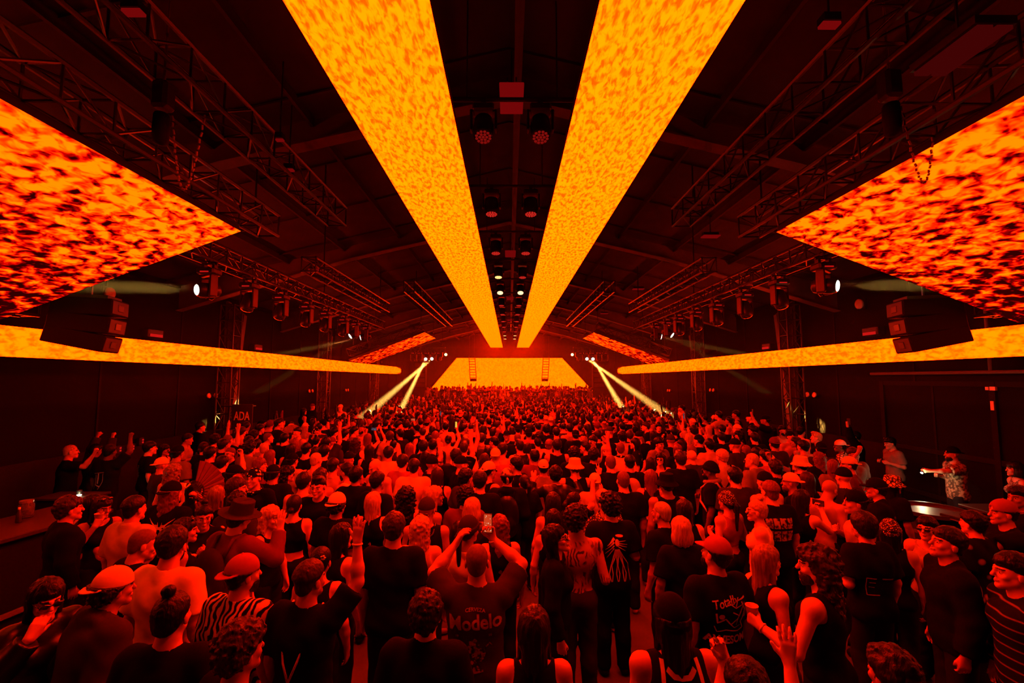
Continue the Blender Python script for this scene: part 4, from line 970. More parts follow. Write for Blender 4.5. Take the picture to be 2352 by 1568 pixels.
# ---- loudspeakers
def cab_array(loc, n, w_, h_, d_, yaw, label, group, splay=6.0):
    r = empty('line_array_speaker', loc, label, 'loudspeaker', group, rz=yaw)
    y, z, a = 0.0, 0.0, 0.0
    for k in range(n):
        Rm = Matrix.Rotation(R(-a), 3, 'X'); c = Vector((0, y, z))
        b = MB().box(c, (w_, d_, h_*1.0), Rm, bev=.012).build('cabinet', M['speaker'], r)
        g_ = MB().box(c+Rm @ Vector((0, d_/2+.004, 0)), (w_*.90, .012, h_*.80), Rm)
        g_.build('grille', M['grille'], b)
        MB().box(c+Rm @ Vector((0, d_/2+.012, 0)), (w_*.30, .014, h_*.42), Rm, bev=.006).build('horn', M['plastic'], b)
        a += splay; z -= h_*math.cos(R(a)); y -= h_*math.sin(R(a))*.8
    MB().box((0, 0, h_*.62), (w_*.8, d_*.8, .05)).tube([(0, 0, h_*.6), (0, 0, h_*.6+.35)], .02, 6).build('fly_frame', M['blackmetal'], r); return r
for sx in (-1, 1):
    cab_array((sx*6.75, 7.3, TZ+1.14), 3, .52, .26, .80, (R(74) if sx > 0 else R(-74)), 'black line array of three cabinets hung under the %s wing panel' % SIDE[sx], 'line arrays over the floor')
    cab_array((sx*6.42-.0, 33.0, TZ+1.35), 6, .80, .36, .6, R(180), 'tall dark speaker column hung beside the %s end of the screen' % SIDE[sx], 'speaker columns beside the screen', 0)
    tag(MB().tube([(0, 0, 0), (0, 0, rz_at(6.42)-.05-(TZ+1.85))], .016, 6).build('hoist_cable', M['blackmetal'], loc=(sx*6.42, 33.0, TZ+1.85)), 'thin black cable holding a speaker column beside the screen', 'cable', 'speaker column cables')
    xk = -3.32 if sx < 0 else 3.27
    r = empty('line_array_speaker', (xk, 40.2, TZ+1.78), 'slim ladder-like line array hung before the %s half of the screen' % SIDE[sx], 'loudspeaker', 'slim line arrays before the screen')
    m = MB()
    for q in (-1, 1): m.tube([(q*.27-sx*0, 0, .25), (q*.27-sx*.15, 0, -1.95)], .035, 6)
    m.build('side_rail', M['blackmetal'], r)
    for k in range(8): MB().box((-sx*.14*k/8, 0, -.02-.235*k), (.52, .14, .05)).build('cabinet', M['speaker'], r)
    MB().box((-sx*.15, 0, -1.86), (.54, .16, .26), bev=.01).build('cabinet', M['speaker'], r)
    MB().tube([(-.2, 0, .2), (-.2, 0, rz_at(3)-.05-TZ-1.78)], .012, 6).tube([(.2, 0, .2), (.2, 0, rz_at(3)-.05-TZ-1.78)], .012, 6).build('fly_cable', M['blackmetal'], r)
# DJ table, booth front
r = empty('dj_table', (.4, 35.9, .35), 'long black DJ table with decks at the front of the stage', 'table')
MB().box((0, 0, .97), (5.4, .8, .06), bev=.01).build('tabletop', M['plastic'], r); MB().box((0, -.36, .47), (5.4, .05, .94)).build('front_panel', M['blackmetal'], r)
for q in (-2.6, 2.6): MB().box((q, .2, .47), (.06, .4, .94)).build('leg', M['blackmetal'], r)
for i, x in enumerate((-1.35, -.75, -.15, .45)):
    r = empty('dj_player', (x, 35.9, 1.355), 'black DJ player on the table, %s from the left end' % ['first', 'second', 'third', 'fourth'][i], 'DJ deck', 'DJ decks on the table')
    MB().box((0, 0, .05), (.33, .42, .10), bev=.01).build('body', M['plastic'], r); MB().lathe([(.10, .10), (.10, .12), (.004, .122)], 20).build('platter', M['chrome'], r)
# ---- the bar on the left and the barrel tables on the right
r = empty('bar_counter', (-6.75, 4.9, 0), 'dark bar counter by the left wall', 'bar', rz=R(-9))
MB().box((0, 0, 1.10), (1.05, 4.4, .06), bev=.012).build('worktop', M['wood'], r)
MB().box((-.03, 0, .535), (.9, 4.3, 1.07)).build('bar_front', M['barfront'], r)
MB().box((.48, 0, .18), (.05, 4.2, .05)).build('foot_rail', M['steel'], r)
M['glass'] = pbr('glass', (.8, .78, .76), .05, noise=.0); b_ = M['glass'].node_tree.nodes['Principled BSDF']; b_.inputs['Transmission Weight'].default_value = .9; b_.inputs['IOR'].default_value = 1.3
p = at_z(58, 1188, 1.13); r = empty('tip_jar', p, 'clear glass jar standing on the bar counter', 'jar')
MB().lathe([(.075, .0), (.085, .01), (.085, .17), (.07, .195), (.07, .21), (.066, .21), (.066, .195), (.08, .168), (.08, .015), (.004, .012)], 20).build('jar', M['glass'], r, True)
MB().lathe([(.074, .205), (.074, .235), (.004, .237)], 18).build('lid', M['chrome'], r); 
m = MB()
for k in range(5): m.box((rng.uniform(-.03, .03), rng.uniform(-.03, .03), .02+.018*k), (.08, .05, .004), Euler((rng.uniform(-.5, .5), rng.uniform(-.5, .5), rng.uniform(0, 3))).to_matrix())
m.build('notes', M['fixture'], r)
p = at_z(42, 1200, 1.13); r = empty('bottle', p, 'small dark bottle with red cap beside the jar', 'bottle'); MB().lathe([(.03, 0), (.032, .01), (.032, .11), (.012, .15), (.012, .18)], 14).build('bottle', M['plastic'], r, True); MB().lathe([(.014, .175), (.014, .2), (.002, .201)], 12).build('cap', M['redlamp'], r)
p = at_x(182, 1134, -7.35); r = empty('back_bar', (p.x-.2, p.y+.1, 0), 'low dark back bar shelf behind the barman', 'shelf')
MB().box((0, 0, p.z-.06), (.9, .5, .04), bev=.006).build('worktop', M['wood'], r); MB().box((0, 0, (p.z-.08)/2), (.8, .44, p.z-.08)).build('bar_front', M['barfront'], r)
# a little warm work lamp and paper behind the bar
p = at_x(182, 1134, -7.35); r = empty('work_lamp', p, 'small bright work lamp at the belt of the bar man', 'lamp')
MB().lathe([(.03, 0), (.04, .03), (.04, .06), (.02, .07)], 12).build('shade', M['plastic'], r); MB().lathe([(.034, -.012), (.028, -.03), (.004, -.036)], 12).build('bulb', emit('work lamp bulb', (1, .86, .5), 12), r)
pl = bpy.data.lights.new('bulb_light', 'POINT'); pl.energy = 3; pl.color = (1, .8, .4); pl.shadow_soft_size = .03; po = bpy.data.objects.new('bulb_light', pl); COL.objects.link(po); po.parent = r; po.location = (.06, -.08, -.03)
MB().tube([(0, 0, .06), (-.02, .1, .0), (-.04, .2, -.1)], .008, 6).build('arm', M['plastic'], r)
for i, (px, py, hh) in enumerate(((2140, 1168, 1.05), (2185, 1180, 1.06))):
    p = at_z(px, py, hh)
    if i == 0:
        r = empty('barrel_table', (p.x, p.y, 0), 'round high barrel table with a raised rim near the barn doors', 'table')
        MB().lathe([(.26, 0), (.34, .3), (.36, .52), (.34, .75), (.28, 1.0), (.004, 1.0)], 26).build('barrel', M['wood'], r, True)
        MB().lathe([(.44, .99), (.46, 1.0), (.46, 1.055), (.435, 1.055), (.435, 1.02), (.004, 1.02)], 30).build('tabletop', M['wood'], r)
        MB().lathe([(.345, .28), (.352, .28), (.352, .33), (.345, .33)], 26, cap=False).lathe([(.345, .72), (.352, .72), (.352, .77), (.345, .77)], 26, cap=False).build('hoop', M['steel'], r)
    else:
        r = empty('merch_case', (p.x+.12, p.y-.10, 1.07), 'black flight case lid standing on the barrel table', 'case'); r.rotation_euler = (0, 0, R(12))
        MB().box((0, 0, -.02), (.52, .34, .05), bev=.01).build('lid', M['plastic'], r); MB().box((0, 0, -.045), (.54, .36, .012)).build('edge', M['steel'], r)
p = at_z(2290, 1168, .95); r = empty('side_counter', (p.x+.3, p.y, 0), 'low dark counter against the wall past the barrel table', 'counter')
MB().box((0, 0, .93), (1.3, .6, .05), bev=.01).build('worktop', M['wood'], r); MB().box((0, 0, .45), (1.2, .5, .9)).build('bar_front', M['barfront'], r)
# ------------------------------------------------------------------ people: materials
def pattern(name, kind, a, b, scale, t=.5):
    """printed cloth: a / b decided by a procedural pattern"""
    m, n, l = nmat(name); bs = n['Principled BSDF']; bs.inputs['Roughness'].default_value = .8; bs.inputs['Specular IOR Level'].default_value = .05
    tc = n.new('ShaderNodeTexCoord')
    if kind == 'wave':
        x = n.new('ShaderNodeTexWave'); x.inputs['Scale'].default_value = scale; x.inputs['Distortion'].default_value = 9; x.inputs['Detail'].default_value = 1.5; x.inputs['Detail Scale'].default_value = 1.3; out = x.outputs['Fac']
    elif kind == 'stripe':
        x = n.new('ShaderNodeTexWave'); x.inputs['Scale'].default_value = scale; x.bands_direction = 'Z'; out = x.outputs['Fac']
    elif kind == 'vstripe':
        x = n.new('ShaderNodeTexWave'); x.inputs['Scale'].default_value = scale; x.bands_direction = 'X'; out = x.outputs['Fac']
    elif kind == 'cell':
        x = n.new('ShaderNodeTexVoronoi'); x.inputs['Scale'].default_value = scale; x.feature = 'F1'; out = x.outputs['Distance']
    elif kind == 'edge':
        x = n.new('ShaderNodeTexVoronoi'); x.inputs['Scale'].default_value = scale; x.feature = 'DISTANCE_TO_EDGE'; out = x.outputs['Distance']
    else:
        x = n.new('ShaderNodeTexNoise'); x.inputs['Scale'].default_value = scale; x.inputs['Detail'].default_value = 3; out = x.outputs['Fac']
    l.new(tc.outputs['Object'], x.inputs['Vector'])
    r = n.new('ShaderNodeMapRange'); r.inputs['From Min'].default_value = t-.06; r.inputs['From Max'].default_value = t+.06; l.new(out, r.inputs['Value'])
    mx = n.new('ShaderNodeMix'); mx.data_type = 'RGBA'; mx.inputs['A'].default_value = (*a, 1); mx.inputs['B'].default_value = (*b, 1)
    l.new(r.outputs['Result'], mx.inputs['Factor']); l.new(mx.outputs['Result'], bs.inputs['Base Color']); return m
def cloth(name, c, rough=.85, bump=.35): return pbr(name, c, rough, noise=.18, scale=14, bump=bump, spec=.04)
CL = {'K': cloth('black cotton', (.0045, .004, .004)), 'C': cloth('charcoal cotton', (.026, .021, .021)), 'G': cloth('grey cotton', (.16, .13, .12)),
      'W': cloth('white cotton', (.60, .50, .44)), 'T': cloth('sand cotton', (.36, .26, .20)), 'R': cloth('rust cotton', (.22, .06, .04)), 'N': cloth('dark denim', (.011, .011, .016)),
      'M': cloth('maroon cotton', (.10, .025, .02)), 'O': cloth('light peach cotton', (.56, .42, .28)), 'L': pbr('black leather', (.006, .005, .005), .35, spec=.3, noise=.2, scale=20, bump=.2),
      'zebra': pattern('zebra swirl print', 'wave', (.005, .0045, .0045), (.42, .34, .3), 7, .5), 'leopard': pattern('leopard print', 'edge', (.005, .0045, .0045), (.55, .42, .3), 22, .12),
      'floral': pattern('floral print', 'cell', (.5, .4, .34), (.005, .0045, .0045), 9, .28), 'snake': pattern('snake print', 'edge', (.02, .016, .015), (.5, .4, .34), 30, .16),
      'camo': pattern('camouflage print', 'noise', (.05, .04, .03), (.4, .32, .25), 16), 'sequin': pattern('glittering sequins', 'cell', (.8, .6, .55), (.03, .02, .02), 75, .30),
      'polka': pattern('paisley bandana print', 'cell', (.75, .7, .65), (.005, .0045, .0045), 26, .32), 'jersey': pattern('striped jersey', 'vstripe', (.74, .68, .6), (.4, .3, .25), 7, .85),
      'piped': pattern('thin striped knit', 'stripe', (.005, .0045, .0045), (.16, .12, .11), 4.5, .96), 'mesh': pattern('fishnet', 'edge', (.005, .0045, .0045), (.30, .2, .16), 24, .08),
      'dots': pattern('spotted black cloth', 'cell', (.30, .2, .17), (.005, .0045, .0045), 7, .22), 'aloha': pattern('palm print shirt', 'noise', (.06, .04, .03), (.30, .22, .15), 24)}
HC = {'black': (.004, .003, .003), 'dark': (.009, .006, .005), 'brown': (.024, .013, .009), 'auburn': (.11, .04, .02), 'blond': (.36, .24, .13), 'grey': (.28, .26, .24)}
def hairmat(k):
    return pbr(k+' hair', HC[k], .42, noise=.75, scale=14, bump=.6, spec=.16, stretch=(6, 6, .8))
HMAT = {k: hairmat(k) for k in HC}
HMAT['stub'] = pbr('clipped stubble hair', (.10, .05, .035), .6, noise=.5, scale=60, spec=.1)
HMAT['streak'] = pbr('dark hair with light streaks', (.17, .11, .06), .42, noise=.98, scale=13, bump=.6, stretch=(4, 4, .35))
SK = {'a': (.54, .28, .20), 'b': (.42, .20, .14), 'c': (.30, .14, .09), 'd': (.11, .05, .03)}
SKM = {k: pbr('skin tone '+k, v, .55, noise=.10, scale=9, bump=.04, spec=.25) for k, v in SK.items()}
def tattoo_mat():
    m = pbr('tattooed skin', SK['c'], .5, noise=.1, scale=9); n, l = m.node_tree.nodes, m.node_tree.links
    bs = n['Principled BSDF']; src = bs.inputs['Base Color'].links[0].from_socket
    tc = n.new('ShaderNodeTexCoord'); x = n.new('ShaderNodeTexWave'); x.inputs['Scale'].default_value = 8; x.inputs['Distortion'].default_value = 15; x.inputs['Detail'].default_value = 2.5
    l.new(tc.outputs['Object'], x.inputs['Vector'])
    q = n.new('ShaderNodeTexNoise'); q.inputs['Scale'].default_value = 7; l.new(tc.outputs['Object'], q.inputs['Vector'])
    a = n.new('ShaderNodeMapRange'); a.inputs['From Min'].default_value = .50; a.inputs['From Max'].default_value = .66; l.new(x.outputs['Fac'], a.inputs['Value'])
    b = n.new('ShaderNodeMapRange'); b.inputs['From Min'].default_value = .38; b.inputs['From Max'].default_value = .46; l.new(q.outputs['Fac'], b.inputs['Value'])
    s = n.new('ShaderNodeSeparateXYZ'); l.new(tc.outputs['Object'], s.inputs[0])
    z = n.new('ShaderNodeMapRange'); z.inputs['From Min'].default_value = 1.47; z.inputs['From Max'].default_value = 1.45; l.new(s.outputs['Z'], z.inputs['Value'])
    m1 = n.new('ShaderNodeMath'); m1.operation = 'MULTIPLY'; l.new(a.outputs['Result'], m1.inputs[0]); l.new(b.outputs['Result'], m1.inputs[1])
    m2 = n.new('ShaderNodeMath'); m2.operation = 'MULTIPLY'; l.new(m1.outputs[0], m2.inputs[0]); l.new(z.outputs['Result'], m2.inputs[1])
    mx = n.new('ShaderNodeMix'); mx.data_type = 'RGBA'; mx.inputs['B'].default_value = (.03, .02, .02, 1); l.new(m2.outputs[0], mx.inputs['Factor']); l.new(src, mx.inputs['A']); l.new(mx.outputs['Result'], bs.inputs['Base Color']); return m
SKM['t'] = tattoo_mat()
EYE = pbr('eye white', (.5, .42, .38), .25, noise=.05); IRIS = pbr('dark iris and brow', (.015, .010, .008), .5); LIP = pbr('lips', (.34, .13, .10), .45)
GLASS = pbr('black sunglasses', (.01, .01, .01), .15, spec=.7)
SHOE = pbr('dark shoe', (.008, .007, .007), .6, spec=.1)
HAIRK = {'buzz', 'fade', 'short', 'quiff', 'messy', 'curly', 'afro', 'bowl', 'bob', 'long', 'straight', 'wavy', 'bighair', 'curls', 'bun', 'topbun', 'ponytail', 'pigtails', 'beard', 'moustache'}
PARTNAME = {'capback': 'cap', 'bucket': 'bucket_hat', 'scarf': 'head_scarf', 'tee': 't_shirt', 'tank': 'tank_top', 'crop': 'crop_top', 'long': 'long_sleeve_top', 'vest': 'sleeveless_shirt', 'shirt': 'shirt'}
def setm(o, i, m):
    while len(o.data.materials) <= i: o.data.materials.append(None)
    o.material_slots[i].link = 'OBJECT'; o.material_slots[i].material = m
PEOPLE = []
def person(px, py, h, sex, yaw, hair, top, col, aR='down', aL='down', label=None, ref=None, bld=1.0, look=(0, 0, 0), lean=(0, 0), skin=None, pants='N', pos=None, z0=0.0, feet=0.0, group=None):
    """stand a person so that the top of the head lands on the given photograph pixel"""
    s = h/1.75; HM = head_frame(look, lean); hats = [q.partition(':')[0] for q in hair.split('+')]
    hat = max([{'cap': .025, 'capback': .025, 'bucket': .02, 'fedora': .03, 'beanie': .022, 'curly': .02, 'curls': .02, 'messy': .014, 'topbun': .04, 'bald': -.02, 'buzz': -.01, 'quiff': .02}.get(k, 0) for k in hats])
    ztop = z0+(HM.translation.z+.122+hat)*s
    hoff = Matrix.Rotation(R(yaw), 3, 'Z') @ Vector((HM.translation.x*s, HM.translation.y*s, 0))
    p = Vector(pos) if pos is not None else at_z(px, py, ztop)-hoff
    if pos is None:
        if (p.x < -6.85 and 14.5 < p.y < 30) or (p.x > 6.7 and 14.9 < p.y < 26): z0 = .25; p = at_z(px, py, ztop+.25)-hoff
        if abs(p.x) > 8.45: p = Vector((math.copysign(8.45, p.x), p.y*8.45/abs(p.x), 0))
        for _ in range(14):
            if not any((p.x-q['p'].x)**2+(p.y-q['p'].y)**2 < .43**2 for q in PEOPLE): break
            k = 1+.07/p.y; p = Vector((p.x*k, p.y*k, 0))
    dist = p.y
    tier = 0 if dist < 6.2 else (1 if dist < 10.5 else 2)
    fem = 1 if sex == 'f' else 0
    rr = random.Random(int(px*7+py*13+dist*100))
    skin = skin or rr.choice('aabbbc')
    me = body_mesh(fem, bld, aR, aL, look, lean, tier, feet)
    o = link('person', me, loc=(p.x, p.y, z0)); o.scale = (s, s, s); o.rotation_euler = (0, 0, R(yaw))
    for i, m in enumerate((SKM[skin], EYE, IRIS, LIP)): setm(o, i, m)
    tag(o, label, 'person', group)
    parts = {}
    if top and top != 'none':
        t = link(PARTNAME.get(top, top), top_mesh(top, fem, bld, aR, aL, lean, tier), o); setm(t, 0, CL[col]); parts['top'] = t
    if top != 'dress' or True:
        t = link('trousers', legs_mesh(fem, bld, tier, pants.endswith('s'), feet), o); setm(t, 0, CL[pants[0]])
    if dist < 5.6:
        for sx in (-1, 1): t = link('shoe', shoe_mesh(sx, feet), o); setm(t, 0, SHOE)
    hatted = any(k in ('cap', 'capback', 'bucket', 'fedora', 'beanie', 'bandana') for k in hats)
    for q in hair.split('+'):
        if not q or q == 'bald': continue
        k, _, c = q.partition(':')
        if k == 'eyeglasses': k = 'sunglasses'
        up = k == 'shades_up'
        t = link(PARTNAME.get(k, 'hair' if k in HAIRK-{'beard', 'moustache'} else ('sunglasses' if up else k)), hair_mesh('sunglasses' if up else k+('~' if hatted and k in HAIRK and k not in ('beard', 'moustache') else ''), tier), o)
        t.matrix_local = HM @ (Matrix.Translation((0, -.03, .075)) @ Matrix.Rotation(R(30), 4, 'X') if up else Matrix.Identity(4))
        setm(t, 0, GLASS if k in ('sunglasses', 'shades_up') and c != 'W' else (HMAT['stub' if k == 'buzz' and c in ('dark', 'brown', 'auburn', '') else (c or 'dark')] if k in HAIRK else CL[c or 'K']))
    rec = dict(o=o, px=px, py=py, p=p, h=h, sex=sex, yaw=yaw, hair=hair, top=top, col=col, label=label, ref=ref, parts=parts, tier=tier, aR=aR, aL=aL, lean=lean, s=s, dist=dist)
    PEOPLE.append(rec); return rec
def hand_world(rec, side):
    a = spec_arm(rec['aR'] if side > 0 else rec['aL'], side); X, D, _ = lean_fn(*rec['lean'])
    f = nrm(D(a[2])); n = np.array(D(a[3])); n = nrm(n-f*np.dot(n, f)); W = X(a[1])
    Mw = Matrix.Translation(rec['o'].location) @ Matrix.Rotation(R(rec['yaw']), 4, 'Z') @ Matrix.Scale(rec['s'], 4)
    return Mw @ Vector(W+f*.085+n*.034), (Mw.to_3x3() @ Vector(f)).normalized(), (Mw.to_3x3() @ Vector(n)).normalized()
M['cup'] = pbr('pale paper cup', (.7, .45, .42), .5, noise=.03); M['can'] = pbr('dark printed can', (.05, .04, .05), .25, metal=.5, noise=.4, scale=40)
def screen_mat(name, base, spots):
    """phone display: dim picture with a few bright lamps in it"""
    m, n, l = nmat(name); n.remove(n['Principled BSDF']); tc = n.new('ShaderNodeTexCoord'); x = n.new('ShaderNodeTexVoronoi'); x.inputs['Scale'].default_value = 55; l.new(tc.outputs['Object'], x.inputs['Vector'])
    r = n.new('ShaderNodeMapRange'); r.inputs['From Min'].default_value = .30; r.inputs['From Max'].default_value = .12; l.new(x.outputs['Distance'], r.inputs['Value'])
    mx = n.new('ShaderNodeMix'); mx.data_type = 'RGBA'; mx.inputs['A'].default_value = (*base, 1); mx.inputs['B'].default_value = (*spots, 1); l.new(r.outputs['Result'], mx.inputs['Factor'])
    e = n.new('ShaderNodeEmission'); l.new(mx.outputs['Result'], e.inputs['Color']); l.new(e.outputs['Emission'], n['Material Output'].inputs['Surface']); return m
M['scr_red'] = screen_mat('phone display of the show', (.62, .05, .012), (1.0, .7, .45)); M['scr_mix'] = screen_mat('phone display, mixed', (.05, .03, .05), (.75, .7, .9)); M['scr_yellow'] = emit('yellow phone display', (.9, .5, .05), 1.0)
def phone(loc, f, back, label, scr='scr_red', land=False, hold=None):
    """slab whose screen faces opposite to 'back'; f is its long direction"""
    f = Vector(f).normalized(); b = Vector(back); b = (b-f*b.dot(f)).normalized(); s_ = f.cross(b)
    Rm = Matrix((s_, f, b)).transposed()     # local x=side, y=long, z=back
    r = empty('phone', loc, label, 'phone', 'phones held up in the crowd'); r.rotation_euler = Rm.to_euler()
    MB().box((0, 0, 0), (.074, .152, .009), bev=.004).build('body', M['plastic'], r)
    MB().box((0, 0, -.0052), (.066, .140, .0015)).build('screen', M[scr], r)
    MB().box((-.016, .052, .006), (.026, .034, .004), bev=.001).build('camera_bump', M['blackmetal'], r); return r
def cup(loc, label, cat='cup'):
    r = empty('paper_cup' if cat == 'cup' else 'drink_can', loc, label, cat)
    if cat == 'cup':
        MB().lathe([(.030, -.055), (.031, -.054), (.044, .055), (.047, .057), (.046, .060), (.042, .056), (.029, -.05), (.003, -.05)], 20).build('cup', M['cup'], r, True)
    else:
        MB().lathe([(.026, -.082), (.033, -.074), (.033, .062), (.027, .076), (.027, .080), (.024, .078), (.003, .077)], 20).build('can', M['can'], r, True)
        MB().box((0, .008, .080), (.012, .022, .002)).build('tab', M['chrome'], r)
    return r
def fan(loc, f, n, label, rad=.34, mat='K', span=165, group='open folding fans'):
    """folding fan: pleated leaf on ribs spreading from a pivot"""
    f = Vector(f).normalized(); n = Vector(n); n = (n-f*n.dot(f)).normalized(); s_ = f.cross(n); Rm = Matrix((s_, f, n)).transposed()
    r = empty('folding_fan', loc, label, 'fan', group); r.rotation_euler = Rm.to_euler(); N = 26; v = []; fs = []
    for i in range(N+1):
        a = R(-span/2+span*i/N); z = .008*(1 if i % 2 else -1)
        for q in (.36, 1.0): v.append((math.sin(a)*rad*q, math.cos(a)*rad*q, z*q))
    fs = [(2*i, 2*i+2, 2*i+3, 2*i+1) for i in range(N)]
    lf = MB().add(v, fs).build('leaf', CL[mat], r); sm = lf.modifiers.new('thickness', 'SOLIDIFY'); sm.thickness = .002
    for i in range(0, N+1, 2):
        a = R(-span/2+span*i/N); MB().tube([(0, 0, 0), (math.sin(a)*rad, math.cos(a)*rad, -.010)], .0042, 5).build('rib', M['plastic'], r)
    return r
def backpack(rec, label, col='K', strap='K', size=(.30, .15, .44)):
    o = rec['o']; r = empty('backpack', o.location, label, 'backpack', 'worn backpacks'); r.rotation_euler = o.rotation_euler; s = rec['s']; r.scale = (s, s, s)
    off = -.225*1.0
    g = Grid((-.25, -.42, .85), (.25, -.02, 1.5), .016)
    g.ell((0, off, 1.18), (size[0]/2, size[1]/2, size[2]/2), .03, 0); g.cone((0, off, 1.02), (0, off, 1.32), .13, .12, .05, .55); g.ell((0, off-.06, 1.08), (.11, .05, .11), .02)
    V, Q = g.nets(); b = link('bag', np_mesh('bag', V, Q), r); setm(b, 0, CL[col])
    for sx in (-1, 1):
        t = MB().tube([(sx*.085, off+.06, 1.36), (sx*.095, -.085, 1.485), (sx*.10, .02, 1.485), (sx*.115, .125, 1.40), (sx*.13, .14, 1.22), (sx*.17, .02, 1.06), (sx*.12, off+.07, 1.02)], .016, 8).build('strap', CL[strap], r, True)
    return r
# ---- prints on the backs of shirts
INK = pbr('cream screen print', (.55, .42, .36), .7, noise=.15, scale=60); INKD = pbr('faded screen print', (.27, .19, .16), .7, noise=.4, scale=40); INKP = pattern('photo print', 'noise', (.02, .015, .015), (.34, .24, .2), 30, .47)
def print_on(rec, shapes, mat, name, front=False):
    """shapes: list of 2-D triangulated meshes or ribbons in shirt coordinates (x across, z up); projected on the shirt"""
    top = rec['parts']['top']; me = top.data
    co = [v.co.copy() for v in me.vertices]; tree = BVHTree.FromPolygons(co, [tuple(p.vertices) for p in me.polygons])
    v, f = [], []
    for (pts, faces) in shapes:
        o = len(v)
        for (x, z) in pts:
            d = Vector((0, 1, 0)) if not front else Vector((0, -1, 0)); org = Vector((x, -1.0 if not front else 1.0, z))
            hit = tree.ray_cast(org, d, 2.0)
            y = (hit[0].y if hit[0] is not None else (-.15 if not front else .15)); v.append((x, y+(-.003 if not front else .003), z))
        f += [tuple(i+o for i in q) for q in faces]
    m = MB().add(v, f); return m.build(name, mat, top)
def ribbon(pts, w0, w1=None):
    """flat stroke through pts with tapering width, finely divided"""
    w1 = w0 if w1 is None else w1; P = []
    for a, b in zip(pts[:-1], pts[1:]):
        n = max(2, int(math.dist(a, b)/.012))
        P += [(a[0]+(b[0]-a[0])*i/n, a[1]+(b[1]-a[1])*i/n) for i in range(n)]
    P.append(pts[-1]); v = []; N = len(P)
    for i, p in enumerate(P):
        a, b = P[max(i-1, 0)], P[min(i+1, N-1)]; dx, dz = b[0]-a[0], b[1]-a[1]; L = math.hypot(dx, dz) or 1; w = (w0+(w1-w0)*i/(N-1))/2
        v += [(p[0]-dz/L*w, p[1]+dx/L*w), (p[0]+dz/L*w, p[1]-dx/L*w)]
    return v, [(2*i, 2*i+1, 2*i+3, 2*i+2) for i in range(N-1)]
def blob(cx, cz, rx, rz, n=14, jit=.0, seed=1):
    r_ = random.Random(seed); v = [(cx, cz)]+[(cx+math.cos(2*math.pi*i/n)*rx*(1+r_.uniform(-jit, jit)), cz+math.sin(2*math.pi*i/n)*rz*(1+r_.uniform(-jit, jit))) for i in range(n)]
    return v, [(0, 1+i, 1+(i+1) % n) for i in range(n)]
def quad2(x0, z0, x1, z1, n=6):
    v = [(x0+(x1-x0)*i/n, z0+(z1-z0)*j/n) for i in range(n+1) for j in range(n+1)]
    return v, [(i*(n+1)+j, (i+1)*(n+1)+j, (i+1)*(n+1)+j+1, i*(n+1)+j+1) for i in range(n) for j in range(n)]
import bmesh
def letters(body, size, cx, cz, bold=.0, sx=1.0, shear=0.0, rot=0.0, cuts=1, arc=0.0):
    me = text_mesh(body, size, bold, 0, shear); bm = bmesh.new(); bm.from_mesh(me); bmesh.ops.triangulate(bm, faces=bm.faces[:])
    for _ in range(cuts):
        es = [e for e in bm.edges if e.calc_length() > .025]
        if es: bmesh.ops.subdivide_edges(bm, edges=es, cuts=1)
    bmesh.ops.triangulate(bm, faces=bm.faces[:])
    c, s = math.cos(R(rot)), math.sin(R(rot)); v = []
    for q in bm.verts:
        x, z = q.co.x*sx, q.co.y; z += -arc*x*x; v.append((cx+x*c-z*s, cz+x*s+z*c))
    f = [tuple(q.index for q in a.verts) for a in bm.faces]; bm.free(); bpy.data.meshes.remove(me); return v, f
# ------------------------------------------------------------------ the people one can tell apart
P = person
UP = lambda E, W, f=(0, .1, 1), n=(0, 1, -.1), s=(-1, 0, 0), sh='open': (E, W, f, n, s, sh)
# -- front rows
f1 = P(162, 1140, 1.76, 'm', -35, 'messy:brown', 'jacket', 'K', label='tousled man in dark jacket with pale collar beside the bar counter', ref='tousled man by the bar')
f2 = P(237, 1146, 1.66, 'f', -120, 'long:dark+shades_up', 'tank', 'K', 'face', 'down', label='woman with sunglasses on her hair sipping from a cup near the bar', ref='woman sipping by the bar', look=(10, -8, 0))
f3 = P(311, 1141, 1.80, 'm', -12, 'fade:dark', 'shirt', 'T', 'bent', 'down', label='short-haired man in pale collared shirt with an earring chain, seen from behind', ref='man in pale collared shirt', bld=1.05)
f4 = P(397, 1103, 1.80, 'm', -8, 'capback:K+wavy:auburn', 'tee', 'K', label='broad person in black cap whose black tee bears a spiky emblem', ref='person in spiky-emblem tee', bld=1.14)
f5 = P(449, 1106, 1.66, 'f', -10, 'straight:black', 'tank', 'K', label='woman with very long black hair and claw clip, from behind', ref='woman with claw-clipped hair')
f6 = P(500, 1117, 1.66, 'f', -5, 'long:streak', 'tank', 'K', label='woman with light streaks in long dark hair, from behind', ref='woman with streaked hair')
f7 = P(584, 1076, 1.82, 'm', 178, 'bandana:polka+short:dark', 'tee', 'K', UP((.37, .14, 1.27), (.50, .32, 1.45), (.3, .5, .8), (.9, 0, -.3), (0, .9, .3), 'grip'), 'down', label='grinning man in black-and-white bandana facing camera, holding a big fan', ref='grinning bandana man', skin='b')
f8 = P(628, 1083, 1.78, 'm', 5, 'bandana:K+short:dark', 'tee', 'K', 'bent', 'down', label='stocky man in black head wrap and black top, from behind', ref='man in black head wrap', bld=1.12)
f9 = P(470, 1153, 1.68, 'f', -150, 'topbun:black', 'shirt', 'floral', 'bent', 'chest', label='woman with braided-up hair and open floral shirt holding small drinks', ref='woman in floral shirt', look=(8, -5, 0), skin='c')
f10 = P(553, 1150, 1.84, 'm', -18, 'fedora:C+short:dark', 'long', 'M', 'upbent', 'bent', label='man in dark wide-brimmed fedora with backpack straps, from behind', ref='man in fedora', bld=1.08, look=(0, -6, 14))
